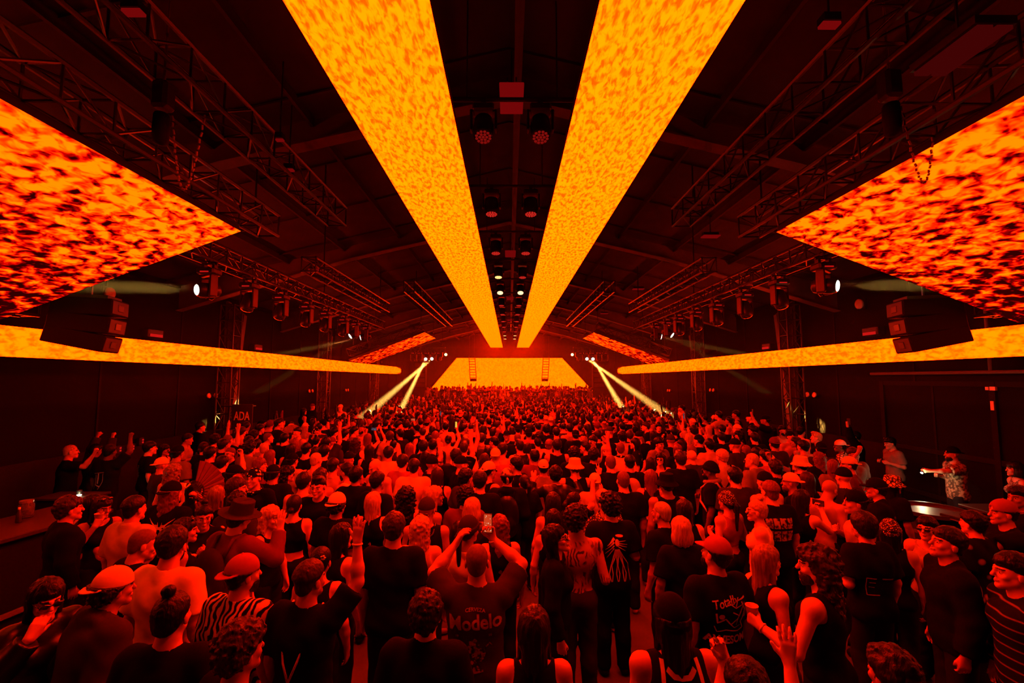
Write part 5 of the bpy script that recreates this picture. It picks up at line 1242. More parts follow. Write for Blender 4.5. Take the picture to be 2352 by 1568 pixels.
f11 = P(624, 1164, 1.67, 'f', -105, 'wavy:blond', 'tank', 'K', 'down', 'down', label='smiling fair long-haired woman in profile next to the fedora man', ref='smiling fair-haired woman', skin='a')
f12 = P(676, 1173, 1.66, 'f', 8, 'bun:dark', 'crop', 'K', label='woman with low bun and bare upper back, from behind', ref='woman with low bun')
f13 = P(731, 1105, 1.80, 'm', 175, 'quiff:dark', 'tee', 'K', 'bent', 'down', label='smiling dark-haired man facing camera in plain black tee with a can', ref='smiling man with can', skin='b', look=(6, -4, 0))
f14 = P(776, 1129, 1.74, 'm', -14, 'capback:O+curly:dark', 'tee', 'K', label='man in pale backward cap with curls below it, black tee', ref='man in pale cap with curls')
f16 = P(427, 1192, 1.66, 'f', -55, 'long:dark+shades_up', 'tank', 'K', 'chest', 'down', label='dark long-haired woman with sunglasses pushed up, half turned, near the white tee', ref='woman with pushed-up sunglasses')
f17 = P(331, 1220, 1.74, 'm', -28, 'buzz:dark', 'tee', 'K', 'down', UP((.23, .10, 1.15), (.16, .34, 1.26), (-.2, .5, .7), (-.5, -.6, .3), (-.7, .3, .3), 'grip'), label='cropped-haired man in black tee looking down at his phone', ref='man looking down at phone', look=(-16, -14, 0))
f18 = P(398, 1213, 1.88, 'm', -6, 'short:dark+beard:dark', 'tee', 'W', label='tall bearded man in plain white tee seen from behind', ref='man in white tee', bld=1.05, look=(18, -5, 0))
f19 = P(211, 1197, 1.66, 'f', -18, 'straight:black', 'crop', 'C', label='woman with long black hair and one bare shoulder, near the bar end', ref='bare-shouldered woman')
f20 = P(266, 1299, 1.78, 'm', -30, 'capback:O+curly:dark', 'hoodie', 'C', 'down', 'down', label='hunched person in pale mesh backward cap and charcoal hoodie', ref='person in pale mesh cap', bld=1.12, lean=(12, 0))
f21 = P(562, 1270, 1.78, 'm', -14, 'capback:R+short:dark+beard:dark', 'tee', 'zebra', label='man in rust backward cap and swirl-striped shirt', ref='man in swirl-striped shirt', bld=1.08, look=(-22, 0, 0))
f22 = P(714, 1290, 1.78, 'm', -10, 'fade:brown', 'tee', 'K', UP((.30, .12, 1.60), (.27, .16, 1.855)), 'down', label='short-haired man in black tee with one bare arm raised straight up', ref='man with raised arm', bld=1.08, look=(-14, 0, 0))
f23 = P(738, 1258, 1.64, 'f', 0, 'bun:black', 'tank', 'K', label='woman with pinned dark hair and a pale flower hair clip', ref='woman with flower clip')
f24 = P(786, 1204, 1.68, 'f', -30, 'straight:black', 'tank', 'K', label='woman with straight black hair behind the raised arm', ref='woman behind the raised arm')
f25 = P(400, 1346, 1.80, 'm', 3, 'topbun:black', 'tee', 'K', label='man with dark top knot and undercut in black tee, at the photo edge', ref='man with top knot', bld=1.04)
f26 = P(558, 1429, 1.74, 'm', -30, 'curly:brown', 'tee', 'K', label='curly-topped head of a man in black just before the swirl-striped shirt', ref='curly-topped man', bld=1.02)
f27 = P(107, 1367, 1.70, 'f', -120, 'long:black+sunglasses', 'jacket', 'L', 'face', 'down', label='woman in dark glasses and ribbed jacket touching her mouth', ref='woman touching her mouth', look=(0, -10, 0))
c1 = P(906, 1180, 1.84, 'm', 0, 'short:brown', 'tee', 'K', label='tall brown-haired man in plain black tee, back squarely to camera', ref='tall man in plain black tee', bld=1.10)
c2 = P(858, 1132, 1.68, 'f', -4, 'straight:blond', 'tank', 'K', label='woman with very long straight fair hair, from behind', ref='woman with straight fair hair', skin='a')
c3 = P(934, 1121, 1.66, 'f', 0, 'curls:black', 'tank', 'K', label='woman with a huge dark triangular mass of curls', ref='woman with huge dark curls')
c4 = P(981, 1140, 1.74, 'm', 0, 'cap:C', 'vest', 'K', label='man in dark close cap with harness straps over black vest', ref='man in strapped vest', skin='c', bld=1.08)
c5 = P(967, 1187, 1.68, 'f', -3, 'wavy:blond+shades_up', 'crop', 'T', label='woman with fair wavy hair and glasses on top, pale back top', ref='woman with fair wavy hair', skin='a')
c6 = P(1085, 1146, 1.68, 'f', -12, 'bob:blond', 'jacket', 'L', label='fair bobbed woman in studded black leather jacket', ref='woman in studded jacket')
c7 = P(1078, 1183, 1.72, 'f', -8, 'beanie:C+ponytail:dark', 'tank', 'W', label='woman in dark beret behind the filming phone', ref='woman in beret', look=(-25, 0, 0))
c8 = P(1096, 1254, 1.80, 'm', 0, 'buzz:auburn', 'tee', 'C', UP((.33, .17, 1.56), (.105, .30, 1.70), (-.25, .1, .95), (-.5, -.8, .1), (-.9, .2, .2), 'grip'), UP((.34, .17, 1.50), (.19, .31, 1.66), (-.5, .1, .85), (-.5, .2, -.2), (-.6, .3, .4), 'relax'), label='shaven-headed man in beer-lettered dark tee filming with both arms up', ref='man in beer-lettered tee', bld=1.14, skin='b')
c9 = P(1147, 1227, 1.64, 'f', 8, 'wavy:auburn', 'tank', 'K', label='woman with layered reddish hair right next to the filming man', ref='woman with layered reddish hair')
c10 = P(980, 1358, 1.74, 'm', -4, 'messy:dark', 'shirt', 'K', label='dark-haired head with loose knot in front of the beer-lettered tee', ref='loose-knot person', bld=1.05)
c11 = P(1226, 1398, 1.70, 'f', 0, 'straight:dark', 'tank', 'K', label='woman with long smooth dark hair and bare shoulders at the bottom edge', ref='smooth-haired woman at the bottom edge')
c12 = P(1277, 1207, 1.72, 'f', -98, 'long:black+sunglasses', 'long', 'K', label='woman in dark sunglasses tilting her chin up, long black hair', ref='woman in sunglasses chin up', look=(0, 14, 0))
c13 = P(1326, 1207, 1.78, 'm', -4, 'curly:dark+sunglasses', 'none', 'K', UP((.255, -.10, 1.13), (.20, .13, 1.30), (-.2, .75, .6), (-.9, -.3, 0), (0, -.3, 1), 'grip'), 'down', label='shirtless man with heavily tattooed back', ref='tattooed shirtless man', look=(-38, 6, 0), skin='t', pants='C')
c14 = P(1400, 1131, 1.80, 'm', 3, 'curly:black', 'tee', 'K', 'bent', 'down', label='man in black tee with pale radiating jellyfish-like print', ref='man in jellyfish tee', look=(12, 0, 0), pants='K')
c15 = P(1384, 1126, 1.66, 'f', 16, 'scarf:T', 'shirt', 'snake', label='person in draped pale head scarf and snake-print top', ref='person in pale head scarf')
c16 = P(1270, 1133, 1.66, 'f', 4, 'long:dark', 'tank', 'K', label='woman with long brown hair before the bucket hat and sleeveless shirt', ref='woman with long brown hair')
c17 = P(1271, 1172, 1.60, 'f', 0, 'straight:black+headband:sequin', 'tank', 'K', label='short woman with glittering band across black hair', ref='woman with glitter headband')
c18 = P(1431, 1084, 1.80, 'm', 0, 'buzz:brown', 'tee', 'K', label='cropped man in black tee with torn neckline behind the jellyfish tee', ref='cropped man in black tee', bld=1.08)
c19 = P(1165, 1076, 1.78, 'm', 0, 'bandana:camo+short:black', 'hoodie', 'K', 'bent', 'bent', label='man in pale patterned head wrap, black hoodie and backpack', ref='man in patterned head wrap')
c20 = P(1069, 1116, 1.70, 'm', -5, 'curly:black', 'tee', 'M', label='curly dark head right next to the studded jacket', ref='curly dark-haired man')
c21 = P(1103, 1102, 1.80, 'm', -8, 'short:dark', 'tee', 'K', label='big dark-haired man in black tee behind the studded jacket', ref='big man in black tee', bld=1.12)
c22 = P(1071, 1076, 1.74, 'm', -45, 'messy:black', 'tee', 'C', 'down', 'bent', label='dark-haired man turned aside with bent arm, behind the curly dark head', ref='man turned aside')
c23 = P(1005, 1075, 1.68, 'f', 0, 'straight:brown', 'tank', 'K', label='woman with smooth long brown hair next to the bright orange tee', ref='woman with smooth brown hair')
c24 = P(951, 1068, 1.78, 'm', 3, 'fade:dark', 'tee', 'O', label='man in bright light tee with faded haircut, from behind', ref='man in bright light tee', bld=1.08)
c25 = P(926, 1045, 1.76, 'm', -15, 'short:dark', 'tee', 'R', label='man in ribbed rust tee behind the bright light tee', ref='man in rust tee')
c26 = P(862, 1055, 1.78, 'm', 150, 'beard:grey', 'none', 'K', 'down', 'down', label='bald bearded shirtless man looking down', ref='bald shirtless man', look=(-10, -22, 0), skin='a', bld=1.1)
c27 = P(819, 1073, 1.78, 'm', 0, 'short:black', 'shirt', 'K', label='dark-haired man in black collared shirt, ear showing, from behind', ref='man in black collared shirt', look=(-12, 0, 0), bld=1.05)
c28 = P(796, 1065, 1.74, 'm', 75, 'short:dark+beard:dark', 'tank', 'W', label='bearded man in profile with slicked hair and pale tank', ref='bearded man in profile')
c29 = P(766, 1055, 1.76, 'm', -3, 'fade:dark', 'none', 'K', label='shirtless man with thin neck chain, from behind', ref='shirtless man with neck chain', skin='b')
c30 = P(727, 1041, 1.80, 'm', -18, 'buzz:blond', 'none', 'K', label='shirtless fair cropped man with black strap over one shoulder', ref='shirtless man with black strap', skin='a', bld=1.04)
c31 = P(704, 1018, 1.78, 'm', -3, 'fade:black', 'tank', 'K', 'bent', 'bent', label='man in loose black tank top with dark fade, bare arms', ref='man in black tank top', bld=1.06)
c32 = P(669, 1020, 1.66, 'f', 0, 'straight:dark', 'tank', 'K', label='woman with straight dark hair and white drawstring next to the black tank', ref='woman with dark straight hair')
c33 = P(661, 1071, 1.62, 'f', -60, 'curls:black+sunglasses', 'crop', 'K', 'bent', 'down', label='curly dark-haired woman in glasses with hand raised to her chest', ref='curly woman in glasses')
c34 = P(1248, 1054, 1.70, 'm', 0, 'capback:O+short:dark', 'tee', 'G', label='person in plain pale backward cap with curved opening', ref='person in plain pale cap')
c35 = P(1276, 1070, 1.72, 'f', 0, 'messy:black', 'long', 'L', 'upbent', UP((.40, .08, 1.30), (.33, .14, 1.52)), label='dark-haired person in lace sleeves holding both hands up', ref='person in lace sleeves')
c36 = P(1320, 1057, 1.78, 'm', 3, 'bucket:O+short:brown', 'vest', 'K', UP((.42, .06, 1.24), (.41, .12, 1.50), (.05, .1, 1), (0, 1, 0), (-1, 0, 0), 'peace'), 'down', label='man in pale crumpled bucket hat and black sleeveless shirt, two fingers up', ref='man in pale bucket hat', bld=1.06, skin='a')
c37 = P(1366, 1085, 1.66, 'm', -2, 'capback:O', 'tee', 'T', label='person in small bright cap below the raised two-finger hand', ref='person in small bright cap')
c39 = P(1446, 1046, 1.76, 'm', -6, 'fade:dark+eyeglasses', 'tee', 'K', label='faded-haired man wearing pale backpack with black tabs', ref='man with pale backpack')
c40 = P(1425, 1017, 1.80, 'm', -12, 'buzz:brown', 'shirt', 'O', label='cropped man in glowing light shirt with patterned neckerchief', ref='man in glowing light shirt', bld=1.05)
c41 = P(1390, 989, 1.80, 'm', 176, 'cap:K+moustache:dark', 'tee', 'K', 'bent', 'down', label='smiling moustached man in black cap with gold chain, facing camera', ref='moustached man in cap', skin='b')
c42 = P(1361, 1002, 1.76, 'm', 130, 'short:dark+sunglasses', 'shirt', 'K', label='man in dark sunglasses half facing camera next to the moustached man', ref='man in dark sunglasses')
c43 = P(1344, 1012, 1.76, 'm', 60, 'quiff:dark', 'tee', 'K', label='dark quiffed man in profile with round print on black tee', ref='quiffed man in profile')
c44 = P(1318, 1026, 1.74, 'm', 0, 'curly:black', 'tee', 'K', label='man with short glossy black curls, from behind', ref='man with glossy curls')
c45 = P(1278, 982, 1.80, 'm', 0, 'short:dark', 'tee', 'K', label='upright short-haired man in black tee with small neck print', ref='upright short-haired man', bld=1.05)
c46 = P(1262, 1010, 1.74, 'm', -20, 'fade:auburn', 'tank', 'K', 'down', 'phone', label='reddish-haired man holding up a large dark tablet', ref='man with tablet')
c48 = P(1322, 986, 1.76, 'm', 0, 'cap:K+short:dark', 'hoodie', 'K', label='man in black cap with pale hood lining at the neck', ref='man with pale hood lining')
c49 = P(1340, 994, 1.62, 'f', 170, 'bun:dark', 'tank', 'K', label='woman with pulled-back hair facing camera, only face in view', ref='woman facing camera with pulled-back hair')
c50 = P(1429, 970, 1.80, 'm', 2, 'short:black', 'tee', 'K', label='tall dark-haired man in black tee before the small ribbed fan', ref='man before the ribbed fan')
c51 = P(1483, 970, 1.80, 'm', 80, 'short:brown+shades_up', 'tee', 'K', label='heavy man in black tee in profile with glasses on head', ref='heavy man in profile', bld=1.15)
c52 = P(1513, 971, 1.74, 'm', 170, 'bowl:black', 'shirt', 'floral', label='fringed dark-haired man in patterned shirt facing camera', ref='fringed man facing camera')
c53 = P(1458, 1007, 1.70, 'f', 75, 'long:black', 'shirt', 'dots', label='woman with pulled-back dark hair in profile, spotted jacket', ref='woman in spotted jacket')
c54 = P(1514, 1006, 1.76, 'm', -160, 'short:black', 'tee', 'G', label='laughing short-haired man in grey tee facing camera', ref='laughing man in grey tee', skin='b', look=(10, -8, 8))
c55 = P(1516, 1041, 1.62, 'f', 168, 'bighair:black+sunglasses', 'crop', 'T', 'upbent', 'down', label='curly-haired woman shouting with open mouth, sunglasses on', ref='shouting curly woman', look=(-15, 8, 0))
c56 = P(1562, 1038, 1.82, 'm', 0, 'short:brown', 'tee', 'K', label='brown-haired man in black tee with pale neck, close before a bald man', ref='brown-haired man before the bald man', bld=1.08)
c57 = P(1588, 1036, 1.78, 'm', 2, 'bald', 'shirt', 'C', label='bald man in dark work shirt, from behind', ref='bald man in work shirt')
c58 = P(1630, 1058, 1.80, 'm', 55, 'beanie:K+eyeglasses+beard:black', 'tee', 'K', 'bent', 'down', label='dark-skinned man in black beanie and glasses with grey scarf and backpack', ref='man in black beanie', skin='d', bld=1.08)
c59 = P(1657, 1033, 1.80, 'm', 18, 'short:blond', 'tee', 'T', label='fair-haired man in pale tee with diagonal bag strap', ref='man with diagonal strap', bld=1.08, skin='a')
c60 = P(1726, 1041, 1.78, 'm', 28, 'buzz:blond+eyeglasses', 'shirt', 'G', label='balding man in grey shirt with glasses looking aside', ref='balding man in grey shirt', skin='a', look=(25, 0, 0))
c61 = P(1757, 1034, 1.78, 'm', 10, 'short:black', 'tee', 'R', 'upbent', 'down', label='stooping man in rust tee pressing a phone up by his head', ref='stooping man in rust tee', lean=(14, -8), bld=1.12)
c62 = P(1755, 1081, 1.76, 'm', 14, 'capback:K', 'tank', 'T', label='man in black backward cap and light tank with dark strap', ref='man in light tank', skin='a', bld=1.05)
c63 = P(1737, 1142, 1.66, 'f', 62, 'topbun:blond+sunglasses:W', 'tank', 'W', label='fair woman in white-framed sunglasses, in profile', ref='woman in white sunglasses', skin='a')
c64 = P(1769, 1129, 1.80, 'm', 2, 'fade:auburn', 'tee', 'K', label='man with reddish fade in black tee covered by photo-grid print', ref='man in photo-grid tee', skin='a', bld=1.12)
c65 = P(1668, 1133, 1.64, 'f', 22, 'beanie:sequin+ponytail:black', 'crop', 'R', 'bent', 'bent', label='woman in dark glittering slouch hat holding a drink with straw', ref='woman in glitter hat')
c66 = P(1530, 1086, 1.78, 'm', 3, 'bucket:K+short:dark', 'tank', 'K', label='man in flat black hat and black tank, from behind', ref='man in flat black hat', bld=1.05)
c66b = P(1494, 1080, 1.66, 'f', -10, 'long:auburn', 'crop', 'K', label='woman with wavy reddish hair and bare shoulder next to the black hat', ref='woman with bare shoulder')
c67 = P(1570, 1149, 1.66, 'f', 4, 'straight:dark', 'tank', 'K', label='woman with smooth dark hair just behind the layered fair bob', ref='woman behind the fair bob')
c68 = P(1563, 1190, 1.68, 'f', 0, 'bob:blond', 'tee', 'K', label='woman with layered fair bob and black tee, from behind', ref='woman with layered fair bob')
c68b = P(1519, 1186, 1.72, 'm', 38, 'buzz:grey', 'tee', 'K', label='older cropped man in black tee half hidden by the layered fair bob', ref='older cropped man')
c69 = P(1642, 1228, 1.78, 'm', 12, 'cap:R+short:dark+beard:dark', 'tee', 'K', label='bearded man in red cap, black tee with hand-lettered monster print', ref='man in hand-lettered tee', look=(18, 6, 8), skin='b', bld=1.04)
c70 = P(1815, 1102, 1.72, 'm', 55, 'capback:O+beard:auburn', 'tee', 'K', label='bearded man in pale flat cap seen in profile', ref='man in pale flat cap')
c71 = P(1852, 1088, 1.68, 'f', 4, 'straight:brown', 'tank', 'K', label='woman with long straight brown hair behind the bald leaning man', ref='woman with long straight hair')
c72 = P(1843, 1155, 1.66, 'f', -55, 'long:dark', 'crop', 'K', 'phone', 'phone', label='dark-haired woman in profile filming with phone held sideways', ref='woman filming sideways', look=(-10, -4, 0))
c73 = P(1838, 1047, 1.76, 'm', 12, 'bucket:O+short:dark', 'tee', 'K', label='man in pale brimmed bucket hat and black tee near the wall side', ref='man in brimmed bucket hat')
c74 = P(1879, 1039, 1.68, 'f', 6, 'bighair:auburn', 'jacket', 'K', label='woman with long auburn hair next to the brimmed bucket hat', ref='woman with long auburn hair')
c75 = P(1948, 1047, 1.76, 'm', 42, 'capback:O+short:dark', 'tee', 'M', label='man in pale backward cap with lettering and maroon tee, in profile', ref='man in lettered pale cap', look=(22, 0, 0))
c76 = P(1928, 1009, 1.72, 'f', 48, 'capback:W+short:black', 'shirt', 'leopard', label='person in leopard-print shirt and bright backward cap', ref='person in leopard print', look=(20, 0, 0), skin='d')
c77 = P(1874, 991, 1.80, 'm', 62, 'quiff:blond', 'tee', 'K', label='fair man with swept-back quiff in profile, black tee', ref='man with fair quiff', skin='a')
c78 = P(1827, 1004, 1.70, 'f', 50, 'straight:dark', 'vest', 'C', label='person with long dark hair and tattooed arm in profile', ref='long-haired person in profile', look=(15, 0, 0))
c79 = P(1963, 991, 1.76, 'm', 55, 'short:black', 'jacket', 'K', 'down', UP((.28, .12, 1.66), (.33, .16, 1.90), (0, .1, 1), (-.2, -.9, .1), (-1, .1, 0), 'grip'), label='man in black jacket raising a phone high by the dark wall', ref='man raising a phone by the wall')
c80 = P(2043, 1004, 1.76, 'm', 82, 'short:black+shades_up', 'tee', 'G', 'bent', 'bent', label='man in grey tee standing apart by the barn doors looking at his hand', ref='man by the barn doors', look=(0, -14, 0))
c81 = P(1907, 1117, 1.76, 'm', -65, 'beard:black', 'none', 'K', 'chest', 'down', label='bald bearded man bowing his head', ref='bald man bowing his head', lean=(16, 0), look=(0, -18, 0), skin='c', bld=1.08)
c82 = P(1962, 1124, 1.76, 'm', 58, 'capback:K+short:dark', 'tank', 'T', 'chest', 'down', label='man in black backward cap and light tank in profile, fist at chest', ref='man in cap with fist at chest', skin='b', look=(14, 0, 0))
c83 = P(2010, 1096, 1.76, 'm', 52, 'cap:K+short:dark', 'jacket', 'K', label='man in black cap and patched dark jacket, turned away', ref='man in patched jacket')
c84 = P(2050, 1092, 1.68, 'f', -85, 'bucket:leopard+long:black', 'tee', 'K', label='smiling woman in speckled bucket hat, in profile', ref='smiling woman in bucket hat', skin='c')
c85 = P(1981, 1179, 1.76, 'f', 4, 'bowl:dark', 'tee', 'K', 'down', 'bent', label='person with dark bowl cut, black tee with thin frame print', ref='person with bowl cut', bld=1.08)
c86 = P(2045, 1229, 1.62, 'f', -35, 'beanie:sequin+long:black', 'tank', 'K', label='woman in bright glittering cap, mostly hidden', ref='woman in glittering cap')
c87 = P(1872, 1252, 1.82, 'm', 38, 'curls:brown+beard:brown', 'tank', 'K', 'down', UP((.30, .06, 1.14), (.26, .30, 1.20), (-.1, .85, .3), (-.9, 0, 0), (0, 0, 1), 'grip'), label='man with long curly brown mane, bare tattooed shoulder, holding paper cup', ref='long-maned man', look=(22, 0, 0), bld=1.06, skin='a')
c88 = P(1762, 1270, 1.68, 'f', -80, 'long:streak', 'tank', 'K', 'down', 'down', label='long-haired woman in profile facing the curly mane', ref='woman facing the curly mane', skin='a')
c89 = P(2172, 1213, 1.80, 'm', 68, 'short:dark', 'jacket', 'K', 'down', 'down', label='dark-haired man looking up in black jersey with white piping', ref='man in piped jersey', look=(10, 12, 0), skin='b', bld=1.1)
c90 = P(2300, 1145, 1.76, 'm', 72, 'capback:R+short:dark', 'tee', 'K', 'down', 'point', label='man in backward cap with embroidery reaching out one arm', ref='man reaching out', skin='b')
c91 = P(2336, 1118, 1.76, 'm', 100, 'short:black', 'tee', 'K', label='man at the photo edge just past the reaching arm man', ref='man at the photo edge')
c92 = P(2128, 1198, 1.62, 'f', 120, 'short:black+sunglasses', 'tank', 'T', label='woman in sunglasses with chain choker and tattooed chest', ref='woman with chain choker', look=(0, 6, 0))
c94 = P(2322, 1273, 1.78, 'm', 70, 'short:black', 'long', 'piped', label='man in thin-striped dark jersey at the lower corner', ref='man in striped jersey', bld=1.08)
c93 = P(2232, 1190, 1.68, 'f', 12, 'short:black', 'tee', 'dots', label='person in black tee with round badges near the barrel table', ref='person with round badges')
c95 = P(1540, 1362, 1.78, 'm', 2, 'beanie:K+long:black', 'tank', 'K', label='person in black knit hat with long hair and white-edged tank top', ref='person in white-edged tank', bld=1.08)
c96 = P(2044, 1486, 1.72, 'f', 10, 'messy:dark', 'tee', 'K', label='dark head just entering the bottom edge before the bowl cut', ref='dark head at bottom edge')
c97 = P(1712, 1520, 1.74, 'm', -8, 'short:black', 'tee', 'K', UP((.31, .25, 1.36), (.33, .36, 1.58), (.05, .15, 1), (.1, 1, -.1), (-1, .1, 0), 'open'), UP((.05, .30, 1.34), (-.02, .40, 1.54), (.3, .3, .8), (0, -1, .2), (.9, .2, -.2), 'grip'), label='person at the bottom edge holding up both hands', ref='person holding both hands up')
c98 = P(164, 1023, 1.80, 'm', -48, 'buzz:blond', 'tee', 'K', UP((.30, .22, 1.38), (.34, .34, 1.60), (0, .1, 1), (0, 1, 0), (-1, 0, 0), 'fist'), 'down', label='fair cropped barman in black tee raising a fist behind the bar', ref='fist-raising barman', skin='a', bld=1.12)
c99 = P(254, 1022, 1.80, 'm', -6, 'short:black', 'tee', 'K', UP((.30, .12, 1.63), (.25, .16, 1.87), sh='fist'), 'down', label='tall dark man with scrawl-printed black tee by the far wall', ref='man in scrawl-printed tee', skin='d', bld=1.1)
c99b = P(222, 1032, 1.74, 'm', -20, 'short:black', 'jacket', 'C', 'upfist', 'upfist', label='shadowed person throwing both fists up behind the barman', ref='person with both fists up')
c100 = P(346, 1015, 1.78, 'm', -40, 'short:black', 'tee', 'K', label='man in black tee with columns of tour dates', ref='man in tour-date tee')
c101 = P(378, 1021, 1.66, 'f', -85, 'long:black+sunglasses', 'tank', 'K', label='woman in sunglasses in profile past the tour-date tee', ref='woman past the tour-date tee')
c102 = P(374, 1049, 1.70, 'm', -35, 'capback:W', 'tee', 'C', label='person in plain white backward cap before the tour-date tee', ref='person in white cap')
c103 = P(401, 1066, 1.66, 'f', 0, 'curls:streak', 'tank', 'K', label='person with blond-streaked curls', ref='person with streaked curls')
c104 = P(432, 997, 1.76, 'm', -62, 'headband:W+short:dark', 'shirt', 'T', 'bent', 'bent', label='man in long pale tee and headband tapping a phone', ref='man in long pale tee', look=(-12, -10, 0))
c105 = P(461, 969, 1.86, 'm', -40, 'fade:dark', 'shirt', 'K', label='guard in black shirt with sleeve patch standing against the wall', ref='guard against the wall', bld=1.12)
c106 = P(537, 994, 1.76, 'm', 178, 'cap:K+sunglasses', 'tee', 'K', label='man in black cap and dark shades facing camera beside the big fan', ref='man in shades beside the fan')
c107 = P(541, 1066, 1.76, 'm', -62, 'cap:K+short:dark+beard:dark', 'tee', 'C', label='bearded man in profile in front of the open fan', ref='bearded man by the fan')
c108 = P(585, 988, 1.76, 'm', -20, 'curly:black', 'shirt', 'W', label='curly-haired man with pale open collar near the ADA sign', ref='curly man under the sign')
c109 = P(598, 975, 1.80, 'm', -35, 'short:black', 'tee', 'K', label='slick dark-haired man under the ADA sign', ref='slick-haired man under the sign')
c110 = P(641, 960, 1.78, 'm', -50, 'quiff:black', 'tee', 'K', 'down', 'upbent', label='dark-haired man with one hand up near the panelling', ref='man with one hand up')
c111 = P(670, 972, 1.76, 'm', -55, 'bald+eyeglasses', 'tee', 'K', label='bald man in glasses in profile by the left tower', ref='bald man in glasses')
c112 = P(617, 995, 1.76, 'm', -50, 'buzz:dark', 'tee', 'C', label='cropped man in profile with open collar', ref='cropped man in profile')
c113 = P(639, 989, 1.76, 'm', -58, 'short:dark+beard:dark', 'tee', 'W', 'phone', 'down', label='bearded dark-haired man in profile near the paper fan', ref='bearded man near the paper fan')
c114 = P(608, 1018, 1.76, 'm', 0, 'buzz:blond', 'vest', 'K', label='fair close-cropped head over black vest', ref='fair-cropped man in vest', skin='a')
c115 = P(621, 1034, 1.68, 'f', -4, 'long:auburn', 'tank', 'K', label='woman with long reddish hair and black straps', ref='woman with long reddish hair')
c118 = P(2185, 1024, 1.78, 'm', 72, 'capback:K+beard:dark', 'shirt', 'aloha', 'bent', UP((.24, .22, 1.36), (.22, .46, 1.35), (0, 1, .0), (-.9, 0, -.2), (0, 0, 1), 'grip'), label='man in printed shirt pointing a bright torch beside the barn doors', ref='man with torch', skin='b')
c119 = P(2328, 1046, 1.66, 'f', 68, 'bob:dark', 'tank', 'mesh', label='woman in fishnet top near the barn doors', ref='woman in fishnet top')
dj = P(1163, 900, 1.78, 'm', 178, 'short:dark', 'long', 'W', 'point', 'bent', label='disc jockey in white top behind the decks on stage', ref='disc jockey in white', pos=(at_y(1163, 900, 36.7).x, 36.7, 0), z0=.35)
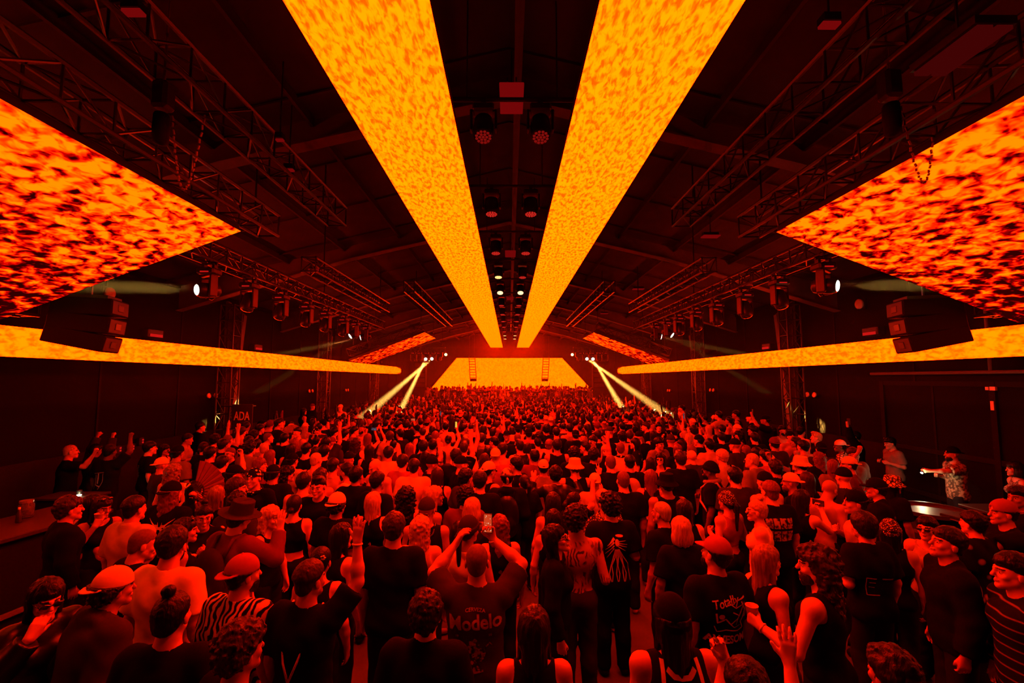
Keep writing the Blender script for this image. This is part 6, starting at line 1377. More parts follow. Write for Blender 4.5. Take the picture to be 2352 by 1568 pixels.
# -- second set: rows further in
T_ = [
 (718,926,'m',-30,'cap:M','tee','K','down','down','man in dark cap standing above others by the wall'), (698,938,'f',-40,'long:black','tank','K','down','down','woman with long black hair by the wall side'),
 (782,928,'m',170,'cap:O','tank','W','down','down','man in pale cap and white tank facing camera'), (702,970,'f',-12,'cap:O+wavy:blond','tank','T','down','down','woman in pale cap with long fair hair'),
 (725,981,'m',4,'bandana:polka','tank','K','down','down','man in spotted bandana and black tank'), (727,999,'f',0,'topbun:black','tank','K','down','down','woman with short tied hair and bare shoulders'),
 (763,1004,'m',0,'bandana:M','tee','C','down','down','man in tight reddish head wrap with shoulder strap'), (770,983,'m',-60,'headband:K+short:black+beard:black','tee','T','down','down','bearded man in dark headband, in profile'),
 (818,1006,'f',0,'curls:brown','tank','K','down','down','woman with long twisted locks and bare shoulder'), (845,996,'f',4,'long:auburn','tank','T','phonehi','phonehi','woman with raised arm filming sideways'),
 (849,1022,'f',0,'straight:dark','crop','K','down','down','woman with very long dark hair below the filming woman'), (896,990,'m',-6,'messy:brown','tee','T','down','down','tousled brown-haired man in sand tee'),
 (893,1026,'m',0,'short:dark','tee','O','down','down','dark-haired man in bright tee past the bald shirtless man'), (793,987,'m',-30,'short:black','shirt','K','down','down','dark-haired man in black shirt behind the twisted locks'),
 (815,980,'m',-60,'short:black+eyeglasses','tee','R','down','down','man in glasses in profile, dark hair'), (831,979,'m',175,'buzz:black+beard:black','tank','T','down','down','dark-skinned bearded man facing camera'),
 (854,973,'f',0,'long:dark','tank','K','down','down','woman with dark smooth hair behind the filming woman'), (865,965,'m',-30,'messy:dark','tee','K','down','down','tousled man half turned'),
 (886,965,'m',4,'short:dark','tee','K','down','down','dark round-headed man in black'), (916,967,'m',-60,'short:black','tee','K','down','down','short-haired man in profile in black tee'),
 (933,968,'m',0,'curly:dark','tee','K','down','down','curly man behind a sideways phone'), (938,974,'f',0,'messy:black','tank','R','phonehi','phonehi','dark-haired person holding a glowing phone sideways'),
 (941,1019,'f',0,'long:auburn','tank','K','down','down','reddish-haired woman below the glowing phone'), (981,961,'m',0,'capback:M+short:dark','vest','jersey','down','down','man in pale striped jersey'),
 (996,957,'m',-60,'buzz:dark','tee','T','down','phonehi','shaven man in profile holding a phone'), (1024,971,'m',0,'short:black','tee','T','down','down','man with round dark hair and sand tee'),
 (1066,974,'m',-60,'short:black+shades_up','tee','M','down','down','dark-haired man with glasses pushed up'), (1071,997,'m',3,'capback:camo','vest','K','up','down','man in printed cap reaching one arm high with phone'),
 (1066,1013,'m',0,'quiff:brown','tee','O','down','down','man in glowing orange-lit tee'), (1068,1019,'m',-2,'short:brown','tee','K','down','down','man in black tee with two lines of lettering'),
 (1106,1000,'m',2,'short:brown','tee','G','down','down','brown-haired man with grey tee and backpack straps'), (1113,1042,'f',0,'long:brown','tank','K','down','down','woman with long brown hair near the paisley wrap'),
 (1124,1062,'m',-50,'capback:O+short:black+sunglasses','tank','K','down','chest','man in pale cap and shades in profile'), (1138,1028,'m',0,'capback:O','tee','R','down','down','person in smooth pale cap seen from behind'),
 (1155,1020,'m',-25,'short:dark','tank','T','down','down','dark-haired man in light tank, bare neck'), (1193,1009,'m',25,'quiff:dark','vest','L','down','down','quiffed man in open leather vest'),
 (1164,987,'m',172,'cap:K','tee','K','down','down','man in black cap facing camera with lettered tee'), (1012,1035,'f',168,'long:dark+headband:W','jacket','C','down','down','woman with pale visor and dark jacket facing camera'),
 (973,1012,'m',0,'short:dark','jacket','K','down','down','dark-haired man with open collar'), (995,1011,'m',-8,'short:black','tank','T','down','upbent','man scratching the back of his head'),
 (1030,1000,'f',0,'bun:black','tank','T','phoneup','down','person holding up a yellow-lit phone'),
 (1122,961,'m',30,'short:black+sunglasses','tee','K','down','down','man in shades turned aside, dark hair'), (1144,967,'m',-50,'short:brown','tee','M','down','down','short-haired man in profile'),
 (1177,955,'m',0,'short:black','tee','K','down','down','neat dark-haired man from behind'), (1204,954,'m',0,'short:dark','tee','K','down','down','dark-haired man with black shoulders'),
 (1190,974,'m',0,'capback:K+short:dark','shirt','T','down','down','man in dark cap and pale floral shirt'), (1235,971,'m',20,'short:black','tee','T','down','down','man in light shirt leaning aside'),
 (1256,974,'m',-10,'curly:black','tee','K','down','down','curly black-haired man with black tee'), (1265,956,'m',0,'capback:O','tee','K','down','down','person in pale cap, one of a pair'),
 (1254,955,'m',0,'capback:T','tee','M','down','down','person in sand cap, one of a pair'), (1058,942,'m',-20,'bald','tee','K','down','down','bald man with lit crown'),
 (1650,945,'m',40,'short:black','tee','T','down','side','stooping man with blurred arms'), (1690,943,'m',60,'short:black','tank','K','down','down','dark-haired man in tank, in profile by the right wall'),
 (1723,947,'m',62,'cap:K','tee','K','down','down','man in black cap, in profile by the right wall'), (1757,952,'m',65,'cap:K+short:dark','tee','K','down','phonehi','man with phone raised beside the right tower'),
 (1641,964,'m',0,'short:black','tee','K','down','down','dark square-haired man with printed tee'), (1658,976,'m',2,'short:dark','tee','K','down','down','dark-haired man before the stooping man'),
 (1674,957,'f',45,'bun:black','tank','T','down','down','woman with dark hair, in profile'), (1692,974,'m',40,'capback:O','tee','K','down','down','person in bright cap with printed sleeve'),
 (1627,977,'f',0,'straight:blond','tank','T','down','down','woman with very long pale hair near the right wall'), (1593,977,'m',4,'curly:dark','tee','T','down','phoneup','curly man with phone raised and tattooed arm'),
 (1604,997,'m',40,'capback:K+short:black','tee','K','down','down','man in black cap and printed black tee'), (1656,993,'m',2,'short:dark','tee','K','down','down','broad man with small lettering on black tee'),
 (1732,994,'m',3,'short:dark','tee','K','down','down','dark-haired man with pale collar line'), (1797,979,'m',178,'short:black+beard:black','tank','W','down','down','bearded man in white tank staring at camera'),
 (1777,1003,'m',3,'capback:M+short:dark','tee','C','down','down','man in maroon cap worn backward'), (1771,980,'f',20,'curls:black','tank','K','down','down','person with round dark curls'),
 (1840,981,'m',-70,'short:black','none','K','down','chest','shirtless man bending over by the tower'), (1728,977,'m',50,'messy:black','tee','K','down','down','tousled dark man in profile'),
 (1567,986,'f',140,'bowl:black','tank','K','down','down','fringed woman facing camera'), (1566,931,'m',70,'short:black','tee','T','down','down','man catching yellow light on his face'),
 (1540,996,'m',0,'cap:C','tee','K','down','down','man in dark cap with bright shoulder tag'), (1590,960,'m',20,'capback:O','tee','O','down','down','person in pale cap and light tee'),
 (1400,978,'m',0,'cap:C','tee','K','down','down','dark-capped man behind the moustached man'), (1548,982,'m',0,'short:black','tee','K','down','down','dark-haired man with square backpack'),
 (1372,990,'m',30,'short:dark','tee','O','down','down','man in light ribbed top behind the shades'), (1500,990,'f',0,'long:dark','tank','K','down','down','long-haired woman before the heavy man'),
]
for (px, py, sx, yw, hr, tp, cl_, a, b, lab) in T_:
    hh = (1.78 if sx == 'm' else 1.67)+rng.uniform(-.03, .03)
    P(px, py, hh, sx, yw, hr, tp, cl_, a, b, label=lab+(', mid-crowd' if len(lab.split()) < 6 else ''), bld=1.0 if sx == 'f' else rng.choice((1.0, 1.0, 1.06)))
# ------------------------------------------------------------------ prints, bags and things in hands
s_ = [letters('CERVEZA', .030, 0, 1.375, .0006, 1.1, arc=.9), letters('Modelo', .130, 0, 1.295, .0035, .92, rot=4, cuts=2), letters('19', .024, -.125, 1.205, .0005), letters('25', .024, .105, 1.215, .0005)]
print_on(c8, s_, INKD, 'shirt_lettering')
lion = [blob(.0, 1.165, .035, .028, 12, .35, 3), blob(-.028, 1.105, .05, .045, 14, .4, 5), blob(.035, 1.085, .04, .05, 14, .4, 7), blob(-.01, 1.02, .055, .035, 14, .45, 9), ribbon([(.06, 1.12), (.10, 1.16), (.12, 1.14)], .014, .005), ribbon([(-.07, 1.07), (-.10, 1.02), (-.09, .99)], .016, .006), ribbon([(-.05, .975), (.06, .995)], .014)]
print_on(c8, lion, pattern('worn crest print', 'noise', (.014, .012, .012), (.22, .15, .12), 45, .5), 'shirt_crest')
j = []
for k, (x0, z0, x1, z1, w_) in enumerate([(-.005, 1.36, -.085, 1.29, .030), (-.01, 1.325, -.10, 1.255, .018), (-.012, 1.295, -.10, 1.215, .014), (-.015, 1.27, -.085, 1.175, .012), (.035, 1.33, .11, 1.34, .012), (.035, 1.315, .125, 1.30, .010), (.035, 1.30, .12, 1.275, .010), (.03, 1.285, .105, 1.24, .010)]):
    j.append(ribbon([(x0, z0), (x1, z1)], w_, .003))
j += [blob(.045, 1.385, .040, .014, 10), blob(.02, 1.32, .022, .035, 10)]
for k in range(7): 
    a = -.04+k*.022; j.append(ribbon([(.01+a*.25, 1.26), (.01+a*.8, 1.18), (.0+a*1.4+.012*(-1)**k, 1.10), (a*1.6, 1.02), (a*1.5+.012*(-1)**k, .95)], .012, .006))
print_on(c14, j, INK, 'shirt_print')
lg = []
for sx in (-1, 1):
    for sz in (-1, 1):
        lg += [ribbon([(0, 1.20), (sx*.055, 1.20+sz*.022), (sx*.15, 1.20+sz*.10)], .024, .002), ribbon([(sx*.09, 1.20), (sx*.05, 1.20+sz*.035), (sx*.02, 1.20+sz*.03)], .010, .006), ribbon([(sx*.02, 1.2+sz*.02), (sx*.03, 1.2+sz*.062)], .012, .002), ribbon([(sx*.07, 1.2), (sx*.035, 1.2+sz*.026)], .010, .008)]
lg = [([(x+.03, z+.09) for x, z in v], f) for v, f in lg]
print_on(f4, lg, INK, 'shirt_emblem')
s_ = [letters('Totally', .085, -.03, 1.345, .0012, .9, shear=.1, rot=8), letters('AWESOME', .075, .0, 1.085, .0025, .95, rot=-1)]
for q_ in s_: print_on(c69, [q_], INK, 'shirt_lettering')
mo = [ribbon([(-.11, 1.19), (-.10, 1.11), (-.04, 1.14), (.0, 1.09), (.06, 1.13), (.12, 1.25), (.05, 1.22), (.0, 1.26), (.04, 1.31)], .014, .006), ribbon([(.10, 1.27), (.13, 1.20), (.09, 1.10), (.12, 1.04), (.06, 1.03), (-.04, 1.05), (-.10, 1.03), (-.12, 1.08)], .012, .006), blob(-.07, 1.16, .022, .022, 12), ribbon([(.02, 1.19), (.07, 1.16), (.05, 1.08)], .010, .004), ribbon([(.14, 1.30), (.06, 1.28), (.02, 1.24)], .016, .004), ribbon([(-.02, 1.11), (.03, 1.06), (.09, 1.07)], .008, .004), ribbon([(.12, 1.14), (.15, 1.18), (.13, 1.26)], .008, .003)]
mo = [([(x, 1.03+(z-.965)*.85+.055) for x, z in v], f) for v, f in mo]
print_on(c69, mo, INK, 'shirt_drawing')
gr = []
for r_ in range(2):
    for k in range(4): gr.append(quad2(-.158+.080*k, 1.27-.135*r_, -.158+.080*k+.070, 1.27-.135*r_+.110, 6))
print_on(c64, gr, INKP, 'photo_print')
fr = [ribbon([(-.13, 1.23), (-.05, 1.225)], .008), ribbon([(-.13, 1.23), (-.125, 1.08)], .006), ribbon([(-.125, 1.08), (-.03, 1.085)], .007), ribbon([(.0, 1.225), (.13, 1.21)], .011), ribbon([(-.11, 1.19), (-.06, 1.19)], .006), ribbon([(-.11, 1.15), (-.07, 1.15)], .004)]
print_on(c85, fr, INKD, 'shirt_print')
td = []
for r_ in range(9): td += [ribbon([(-.10, 1.32-.026*r_), (-.10+.05+.01*(r_ % 3), 1.32-.026*r_)], .007), ribbon([(-.02, 1.32-.026*r_), (.04+.012*(r_ % 2), 1.32-.026*r_)], .007)]
print_on(c100, td, INKD, 'shirt_print')
sc = [ribbon([(-.09, 1.28), (.09, 1.30)], .007), ribbon([(-.05, 1.26), (-.07, 1.08), (.02, 1.05)], .010, .02), ribbon([(.0, 1.28), (-.02, 1.1)], .022, .03), ribbon([(.08, 1.28), (.06, 1.12), (.0, 1.0)], .007), ribbon([(-.10, 1.2), (-.09, 1.0)], .006)]
print_on(c99, sc, INKD, 'shirt_print')
print_on(c83, [quad2(-.10, 1.16, -.02, 1.26, 4), quad2(.03, 1.17, .10, 1.25, 4), blob(-.12, 1.33, .03, .02, 8, .4)], pattern('sequin patch', 'cell', (.35, .2, .18), (.02, .016, .016), 90, .3), 'patch')
print_on(c89, [ribbon([(-.16, 1.40), (-.19, 1.28), (-.18, 1.18)], .010), ribbon([(.14, 1.41), (.20, 1.33), (.22, 1.22)], .010)], INK, 'piping')
print_on(c95, [ribbon([(-.095, 1.475), (-.115, 1.30), (-.135, 1.20)], .022), ribbon([(.095, 1.475), (.115, 1.30), (.135, 1.20)], .022), ribbon([(-.075, 1.44), (-.04, 1.405), (.0, 1.395), (.04, 1.405), (.075, 1.44)], .024)], CL['W'], 'trim')
byl = {q['label'].split(',')[0]: q for q in PEOPLE if q['label']}
q = byl['man in black tee with two lines of lettering']; print_on(q, [letters('IN DE', .055, .0, 1.31, .001), letters('BEZNIM', .058, .0, 1.20, .001)], INK, 'shirt_lettering')
q = byl['broad man with small lettering on black tee']; print_on(q, [letters('ZUK.', .06, .04, 1.25, .001), ribbon([(-.05, 1.32), (.09, 1.31)], .012)], INKD, 'shirt_lettering')
q = byl['man in black cap facing camera with lettered tee']; print_on(q, [letters('ISS YOU', .05, .0, 1.26, .001, sx=-1)], INKD, 'shirt_lettering', front=True)
print_on(f7, [letters('AMY', .045, -.08, 1.26, .001, sx=-1)], INK, 'shirt_lettering', front=True)
print_on(c43, [blob(.06, 1.24, .035, .035, 14)], INKD, 'shirt_print')
# neckerchief of the grinning man, chain, straps
def worn(rec, name, pts, r, mat, closed=False, n=8):
    o = MB().tube(pts, r, n).build(name, mat, rec['o'], True); return o
ring = lambda rx, ry, cx, cy, cz, tilt, k=14: [(rx*math.cos(2*math.pi*i/k)+cx, ry*math.sin(2*math.pi*i/k)+cy, cz+tilt*math.sin(2*math.pi*i/k)) for i in range(k+1)]
worn(f7, 'neckerchief', ring(.085, .085, 0, .0, 1.475, -.03), .026, CL['polka'])
worn(c40, 'neckerchief', ring(.080, .080, 0, -.005, 1.485, -.02), .022, CL['polka'])
worn(c58, 'scarf', ring(.095, .095, 0, -.005, 1.49, -.02), .034, CL['G'])
worn(c41, 'chain', ring(.085, .095, 0, .03, 1.44, -.06), .007, M['chrome']); worn(c29, 'chain', ring(.075, .085, 0, .0, 1.455, -.02), .004, M['chrome'])
worn(c30, 'strap', [(-.13, -.02, 1.485), (-.10, -.10, 1.42), (.0, -.128, 1.30), (.12, -.118, 1.12), (.155, -.03, 1.0)], .009, CL['K'])
worn(c59, 'strap', [(.13, -.03, 1.50), (.10, -.13, 1.42), (-.02, -.165, 1.26), (-.14, -.15, 1.10), (-.19, -.02, .98)], .014, CL['K'])
worn(c62, 'strap', [(-.10, .0, 1.49), (-.09, -.10, 1.43), (-.07, -.135, 1.34), (-.04, -.135, 1.22)], .013, CL['K'])
worn(c4, 'strap', [(-.10, .0, 1.50), (-.09, -.11, 1.42), (.0, -.14, 1.34), (.09, -.11, 1.42), (.10, .0, 1.50)], .014, CL['L'])
worn(f22, 'strap', [(-.11, .02, 1.495), (-.11, -.10, 1.42), (-.045, -.165, 1.20), (.0, -.175, 1.09)], .007, CL['O']); worn(f22, 'strap', [(.11, .02, 1.495), (.11, -.10, 1.42), (.045, -.165, 1.20), (.0, -.175, 1.09)], .007, CL['O'])
worn(f3, 'chain', ring(.072, .078, 0, -.005, 1.492, -.01), .005, M['chrome'])
for rec, side in ((f22, 1), (c8, 1), (c87, -1)):
    a = spec_arm(rec['aR'] if side > 0 else rec['aL'], side); X, D, _ = lean_fn(*rec['lean']); W = np.array(X(a[1])); f = nrm(D(a[2])); u = nrm(np.cross(f, (0, 1, .3))); v = np.cross(f, u)
    W = W-f*.015; worn(rec, 'wristband', [tuple(W+.031*(u*math.cos(t*.4488)+v*math.sin(t*.4488))) for t in range(15)], .008, CL['O'], n=6)
def flower(rec, p):
    m = MB()
    for k in range(5): m.lathe([(.004, 0), (.014, .006), (.004, .012)], 8, Matrix.Translation((p[0]+.014*math.cos(k*1.2566), p[1], p[2]+.014*math.sin(k*1.2566))))
    m.build('flower_clip', CL['W'], rec['o'], True)
flower(f23, (.055, -.075, 1.70))
MB().tube([(-.04, -.10, 1.755), (-.02, -.13, 1.72), (.0, -.125, 1.69)], .012, 6).tube([(.04, -.10, 1.755), (.02, -.13, 1.72), (.0, -.125, 1.69)], .012, 6).build('claw_clip', M['redlamp'], f5['o'], True)
# packs
backpack(f10, 'dark backpack worn by the man in the fedora', 'C', 'M'); backpack(c19, 'black backpack with clips worn by the man in patterned head wrap', 'L', 'K', (.32, .16, .50))
backpack(c58, 'small grey backpack with pale straps on the beanie man', 'G', 'T', (.24, .13, .34)); backpack(c39, 'pale backpack with black tabs in the middle of the crowd', 'T', 'K', (.28, .14, .40))
backpack(byl['brown-haired man with grey tee and backpack straps'], 'grey backpack on the brown-haired man in grey tee', 'C', 'C'); backpack(byl['dark-haired man with square backpack'], 'square rust backpack mid-crowd', 'R', 'K')
# phones
def ph(rec, side, label, scr='scr_red', land=False, dz=.03):
    p, f, n = hand_world(rec, side); view = (Vector((rec['o'].location.x, rec['o'].location.y, 1.6*rec['s']))-p); view.z = 0; back = -view
    ff = Vector((0, 0, 1)) if not land else Vector((0, 0, 1)).cross(back).normalized()
    return phone(p+Vector((0, 0, dz)), ff, back, label, scr)
ph(c8, 1, 'phone showing the red show, held by the beer-tee man', 'scr_red', dz=.05)
ph(f17, -1, 'phone held low by the cropped man in black tee', 'lens_off'); ph(c72, 1, 'dark phone held sideways by the dark-haired profile woman', 'lens_off', True); ph(c79, -1, 'dark phone raised high beside the wall', 'lens_off')
t = ph(c46, -1, 'dark tablet held by the reddish-haired man', 'lens_off'); t.scale = (1.7, 1.5, 1); t.name = 'tablet'; t['category'] = 'tablet'
ph(c61, 1, 'dark phone by the head of the stooping man', 'lens_off'); ph(c104, 1, 'small lit phone tapped by the man in the long pale tee', 'scr_mix')
ph(byl['woman with raised arm filming sideways'], 1, 'sideways phone with blue-white display above long reddish hair', 'scr_mix', True)
ph(byl['dark-haired person holding a glowing phone sideways'], 1, 'sideways glowing phone with orange display', 'scr_red', True)
ph(byl['shaven man in profile holding a phone'], -1, 'upright phone held by the shaven profile man', 'scr_mix'); ph(byl['man in printed cap reaching one arm high with phone'], 1, 'phone held highest, over the printed cap', 'scr_mix')
ph(byl['person holding up a yellow-lit phone'], 1, 'phone with plain yellow display', 'scr_yellow'); ph(byl['man with phone raised beside the right tower'], -1, 'dark phone raised beside the right tower', 'lens_off'); ph(byl['curly man with phone raised and tattooed arm'], -1, 'dark phone raised by the curly tattooed man', 'scr_mix')
# drinks
p, f, n = hand_world(f13, 1); cup(p, 'dark printed can in the hand of the smiling black-tee man', 'can')
p, f, n = hand_world(c87, -1); cup(p+Vector((0, 0, .02)), 'pale paper cup held out by the long-maned man')
p, f, n = hand_world(c41, 1); cup(p, 'clear cup held by the moustached man in cap'); p, f, n = hand_world(c65, 1); cup(p, 'cup with straw held by the woman in the glitter hat')
p, f, n = hand_world(f2, 1); cup(p+Vector((.0, 0, .02)), 'paper cup at the lips of the woman near the bar'); p, f, n = hand_world(f9, 1); cup(p, 'small glass held by the woman in the floral shirt'); p, f, n = hand_world(c85, -1); cup(p, 'clear cup beside the bowl-cut person')
# fans
p, f, n = hand_world(f7, 1); fan(p+Vector((0, 0, .02)), (1, .05, .12), (0, -1, .15), 'big black pleated fan held by the grinning bandana man', .40, 'R', 160)
fan(at_y(1452, 1003, c50['dist']-.45), (0, .1, 1), (0, -1, 0), 'small ribbed fan held up before a dark-haired man', .22, 'R', 150)
fan(hand_world(c113, 1)[0], (-.3, .1, .9), (0, -1, 0), 'pale paper fan with lettering near the bearded profile man', .30, 'T', 100)
# torch in the printed-shirt man's hand
p, f, n = hand_world(c118, -1); r = empty('torch', p, 'bright torch gripped by the man in printed shirt', 'torch'); r.rotation_euler = Vector((-.8, -.3, -.5)).to_track_quat('Z', 'Y').to_euler()
MB().lathe([(.012, -.07), (.014, .02), (.022, .05), (.022, .07)], 14).build('barrel', M['plastic'], r, True); MB().lathe([(.019, .0705), (.004, .073)], 14).build('lens', emit('torch lens', (1, .93, .7), 40), r)
pl = bpy.data.lights.new('torch_light', 'POINT'); pl.energy = 12; pl.color = (1, .80, .38); pl.shadow_soft_size = .03; po = bpy.data.objects.new('torch_light', pl); COL.objects.link(po); po.parent = r; po.location = (0, 0, .13)
# ------------------------------------------------------------------ filling the dense crowd up to 300 people told apart one by one
ATT_COL = {'K': 'black', 'C': 'charcoal', 'G': 'grey', 'W': 'white', 'T': 'sand', 'R': 'rust', 'M': 'maroon', 'O': 'bright', 'L': 'leather'}
ATT_TOP = {'tee': 'tee', 'tank': 'tank', 'long': 'long-sleeve', 'crop': 'crop top', 'shirt': 'shirt', 'hoodie': 'hoodie', 'vest': 'vest', 'jacket': 'jacket'}
occ = [(q['p'].x, q['p'].y) for q in PEOPLE if q['o'].location.z < .1]
img = [(q['px'], q['py'], FPX/q['dist']*.28) for q in PEOPLE]
def project(p):
    v = cam.rotation_euler.to_matrix().inverted() @ (p-cam.location); return 1176+FPX*v.x/-v.z, 784-FPX*v.y/-v.z
POSES = [('down', 'down')]*9+[('bent', 'down')]*3+[('down', 'upbent'), ('up', 'down'), ('phonehi', 'down'), ('chest', 'bent'), ('bent', 'bent'), ('upfist', 'down')]
HM_LIST = ['short:black', 'short:dark', 'fade:dark', 'messy:dark', 'curly:black', 'buzz:brown', 'capback:K+short:dark', 'cap:K', 'short:black', 'short:brown', 'quiff:dark', 'short:black', 'buzz:dark', 'short:dark', 'fade:black']
HF_LIST = ['long:dark', 'straight:black', 'wavy:brown', 'bun:dark', 'ponytail:dark', 'long:auburn', 'bob:dark', 'straight:blond', 'curls:black', 'topbun:black']
def rand_look(r_):
    sx = 'm' if r_.random() < .64 else 'f'
    hr = r_.choice(HM_LIST if sx == 'm' else HF_LIST); tp = r_.choice(['tee']*8+['tank', 'shirt'] if sx == 'm' else ['tank', 'tee', 'tee', 'crop'])
    if sx == 'm' and r_.random() < .03: tp = 'none'
    return sx, hr, tp, r_.choice('KKKKKKKKKKCCCGMRT')
def inside(x, y):
    if y < 8.4: return False
    lim_l = -6.4-(y-8)*.22; lim_r = 6.5+(y-8.4)*.35
    return max(lim_l, -8.0) < x < min(lim_r, 8.0)
r_ = random.Random(5)
NPEOPLE = 300
cand = []
y = 5.4
while y < 34.6:
    x = -8.0+r_.uniform(0, .3)
    while x < 8.1:
        xx, yy = x+r_.uniform(-.14, .14), y+r_.uniform(-.16, .16)
        ok = inside(xx, yy) or (5.2 < yy <= 8.4 and -4.2+(-.55)*(yy-5.4) < xx < 4.2+.62*(yy-5.4))
        if (xx < -6.7 and 15.3 < yy < 21.3) or (xx > 6.5 and 12.1 < yy < 16.9): ok = False
        if ok: cand.append((xx, yy))
        x += .50 if y < 14 else .52
    y += .50 if y < 14 else .54
cand.sort(key=lambda c: c[1])
REST = []
for (x, y) in cand:
    if any((x-a)**2+(y-b)**2 < .37**2 for a, b in occ): continue
    sx, hr, tp, cl_ = rand_look(r_)
    h = (1.76 if sx == 'm' else 1.65)+r_.uniform(-.06, .07)
    px, py = project(Vector((x, y, h+.015))); hs = FPX/y*.28
    if px < -40 or px > 2392: continue
    if any(abs(px-a) < .48*max(hs, s) and -.30*s < py-b < .70*s for a, b, s in img): continue
    occ.append((x, y))
    if len(PEOPLE) < NPEOPLE:
        a, b = r_.choice(POSES); yw = r_.choice((0, 0, 0, 0, 3, -3, 10, -10, 25, -25, 60, -60, 170))-math.degrees(math.atan2(-x, 30-y))*.5
        P(px, py, h, sx, yw, hr, tp, cl_, a, b, pos=(x, y, 0), bld=r_.choice((1.0, 1.0, 1.06)) if sx == 'm' else 1.0); img.append((px, py, hs))
    else: REST.append((x, y, h, sx, hr, tp, cl_))
# labels for those without: looks plus whom they stand next to
refs = [q for q in PEOPLE if q['ref']]; used = set(q['label'] for q in PEOPLE if q['label'])
nolab = [q for q in PEOPLE if not q['label']]
for q in nolab:
    hk, _, hc = q['hair'].split('+')[0].partition(':')
    who = {'m': 'man', 'f': 'woman'}[q['sex']]
    STY = {'short': 'short %s hair', 'fade': '%s fade', 'buzz': 'cropped %s hair', 'messy': 'tousled %s hair', 'curly': '%s curls', 'quiff': '%s quiff', 'long': 'long %s hair', 'straight': 'straight %s hair', 'wavy': 'wavy %s hair', 'bun': '%s bun', 'ponytail': '%s ponytail', 'bob': '%s bob', 'curls': 'big %s curls', 'afro': '%s afro', 'topbun': '%s topknot'}
    top_ = 'shirtless' if q['top'] == 'none' else '%s %s' % (ATT_COL[q['col']], ATT_TOP[q['top']])
    if hk == 'bald': look = ('shirtless bald '+who) if top_ == 'shirtless' else 'bald %s in %s' % (who, top_)
    elif hk in STY: look = '%s with %s%s' % (who, STY[hk] % (hc or 'dark'), ' and bare torso' if top_ == 'shirtless' else ' in '+top_)
    else: look = '%s in %s %s%s' % (who, ATT_COL.get(hc, 'black'), {'cap': 'cap', 'capback': 'backward cap', 'bucket': 'bucket hat'}.get(hk, hk), ' and bare torso' if top_ == 'shirtless' else ' and '+top_)
    near = sorted(refs, key=lambda t: (t['p']-q['p']).length)[:14]; lab = None
    for t in near:
        d = q['p']-t['p']; dist = d.length
        rel = ('behind' if d.y > 0 else 'before') if abs(d.y) > abs(d.x) else 'beside'
        for w_ in ((rel,) if dist < 1.1 else ('a step '+rel,) if dist < 2.2 else ('some way '+rel, 'further '+rel)):
            s_ = '%s, %s the %s' % (look, w_, t['ref'])
            if s_ not in used and len(s_.split()) <= 16: lab = s_; break
        if lab: break
    if not lab: lab = '%s deep in the dense crowd' % look; q['o']['group'] = lab
    used.add(lab); q['o']['label'] = lab
# ------------------------------------------------------------------ everybody beyond: small figures, one mass
def far_variant(sx, hk, tp, a, b):
    """small whole figure with skin 0, hair 1, top 2, trousers 3 told apart by material"""
    fem = 1 if sx == 'f' else 0; co = .047
    arms = [(spec_arm(p_, s_)) for p_, s_ in ((a, 1), (b, -1))]
    pts = np.array([np.zeros(3)]+[q[1]+nrm(q[2])*.15 for q in arms]); lo = np.minimum(pts.min(0), (-.32, -.26, -.05))-.08; hi = np.maximum(pts.max(0), (.32, .26, 1.86))+.08
    lo[2] = .0; g = Grid(lo, hi, co, [((0, 0, 1.65), .2)], .030)
    I = lambda p: p
    torso(g, fem, 1.0, I, .012); g.cone((0, 0, 1.42), (0, .01, 1.56), .06, .055, .04)
    for s_ in (-1, 1): g.cone((s_*.09, 0, .9), (s_*.1, 0, .1), .1, .06, .05)
    for q, s_ in zip(arms, (1, -1)):
        S = (s_*SHW[fem], -.005, 1.41); g.cone(S, q[0], .060, .048, .03); g.cone(q[0], q[1], .046, .036, .02); g.cone(q[1], q[1]+nrm(q[2])*.13, .036, .032, .02)
    g.ell((0, .03, 1.61), (.068, .085, .115), .02)
    t = {'long': .016, 'cap': .014, 'afro': .04}.get(hk, .012)
    g.ell((0, .008, 1.668), (.080+t, .10+t, .092+t), .02)
    if hk == 'long': g.cone((0, -.07, 1.6), (0, -.10, 1.34), .085, .07, .03, .6)
    if hk == 'cap': g.cone((0, .08, 1.68), (0, .17, 1.665), .06, .05, .02, 1.0)
    V, Q = g.nets(); c = V[Q].mean(1); mi = np.zeros(len(Q), np.int32)
    hl = (c[:, 1]-.11)*-.56+(c[:, 2]-1.69)*.83 > 0
    mi[(c[:, 2] > 1.50) & hl] = 1
    if hk == 'long': mi[(c[:, 1] < -.03) & (c[:, 2] > 1.30) & (np.abs(c[:, 0]) < .1)] = 1
    if hk == 'bald': mi[mi == 1] = 0
    bodym = (c[:, 2] < 1.46) & (mi == 0); ax_ = np.abs(c[:, 0])
    arm = np.zeros(len(c), bool)
    for q in arms:
        E, W = q[0], q[1]; F_ = W+nrm(q[2])*.15
        for p0, p1, r__ in ((E, W, .075), (W, F_, .08), (E*.55+np.array((q[0][0]*.0+np.sign(E[0])*SHW[fem], -.005, 1.41))*.45, E, .07)):
            d = p1-p0; tt = np.clip(((c-p0) @ d)/(d @ d), 0, 1); arm |= np.linalg.norm(c-(p0+tt[:, None]*d), axis=1) < r__
    sh = bodym & ~arm
    mi[sh & (c[:, 2] > .88)] = 2 if tp != 'none' else 0; mi[sh & (c[:, 2] <= .90)] = 3
    return V, Q, mi
FARM = [SKM['a'], SKM['b'], SKM['c'], HMAT['black'], HMAT['dark'], HMAT['brown'], CL['O'], CL['K'], CL['C'], CL['M'], CL['G'], CL['T'], CL['N']]
VAR = []
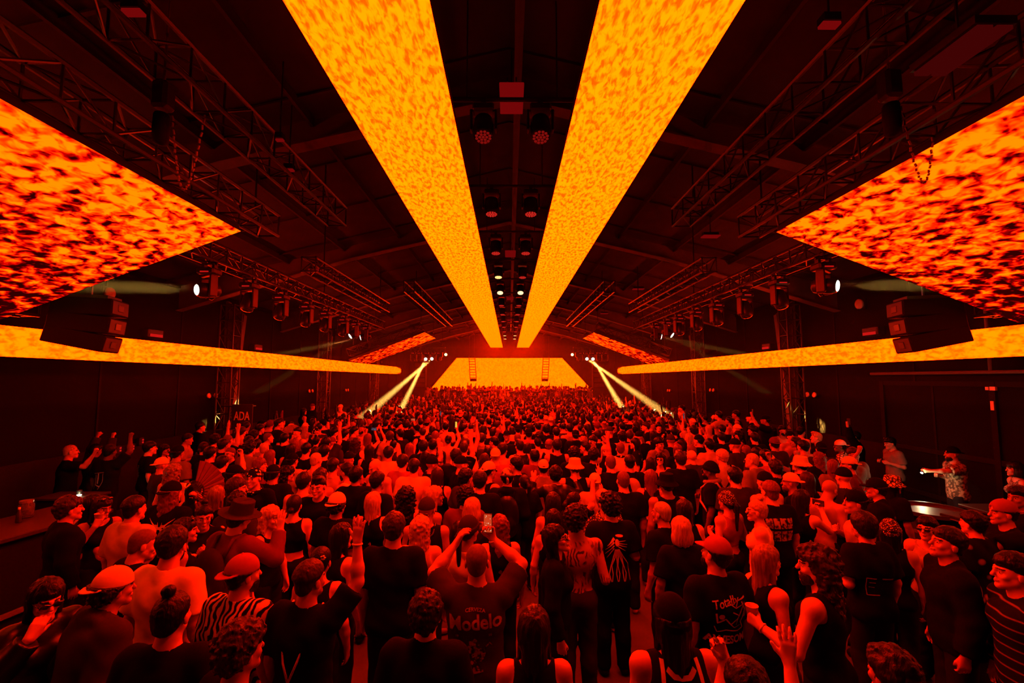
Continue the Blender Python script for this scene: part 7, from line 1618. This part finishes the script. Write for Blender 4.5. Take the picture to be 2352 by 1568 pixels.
for (a, b) in (('down', 'down'), ('bent', 'down'), ('up', 'down'), ('upfist', 'bent'), ('phonehi', 'down'), ('down', 'upbent')):
    for hk, sx in (('short', 'm'), ('long', 'f'), ('cap', 'm')): VAR.append(far_variant(sx, hk, 'tee', a, b))
def mass(name, spots, label, zf):
    Vs, Qs, Ms = [], [], []; off = 0; r_ = random.Random(21)
    for (x, y) in spots:
        pose = r_.choice((0, 0, 0, 0, 0, 0, 1, 1, 1, 2, 3, 4, 5)); k = pose*3+r_.choice((0, 0, 1, 1, 2)); V, Q, mi = VAR[k]
        s = r_.uniform(.92, 1.06); a = R(r_.choice((0, 0, 0, 10, -10, 30, -30, 70, -70, 180))+(180 if zf(x, y) > .1 else 0)); c_, s_ = math.cos(a), math.sin(a)
        P_ = np.empty_like(V); P_[:, 0] = (V[:, 0]*c_-V[:, 1]*s_)*s+x; P_[:, 1] = (V[:, 0]*s_+V[:, 1]*c_)*s+y; P_[:, 2] = V[:, 2]*s+zf(x, y)
        lut = np.array([r_.choice((1, 2, 2, 2)), r_.choice((3, 3, 3, 4, 4, 5)) if k % 3 != 2 else r_.choice((7, 7, 7, 6, 9)), r_.choice((7, 7, 7, 7, 7, 7, 7, 8, 8, 8, 9, 10, 11)), 12])
        Vs.append(P_); Qs.append(Q+off); Ms.append(lut[mi]); off += len(V)
    me = np_mesh(name, np.concatenate(Vs), np.concatenate(Qs), np.concatenate(Ms))
    for m in FARM: me.materials.append(m)
    o = link(name, me); o['kind'] = 'stuff'; return tag(o, label, 'crowd')
mass('crowd', [(q[0], q[1]) for q in REST], 'packed mass of small distant dancers filling the floor up to the stage', lambda x, y: 0.0)
sp = []
r2 = random.Random(3)
for yy, z in ((37.75, .64), (38.3, .64), (38.9, .64), (39.5, .64)):
    x = -6.7
    while x < 6.9: sp.append((x+r2.uniform(-.12, .12), yy+r2.uniform(-.1, .1))); x += r2.uniform(.34, .56)
for (x, yy) in ((-4.4, 36.2), (-3.6, 36.4), (-3.0, 36.9), (3.9, 36.5), (4.6, 36.2), (5.3, 36.4), (-5.2, 36.5), (2.6, 36.9), (1.6, 36.9), (-1.4, 37.0)): sp.append((x, yy))
mass('stage_guests', sp, 'row upon row of small silhouetted guests standing on the stage', lambda x, y: .64 if y > 37.5 else .355)
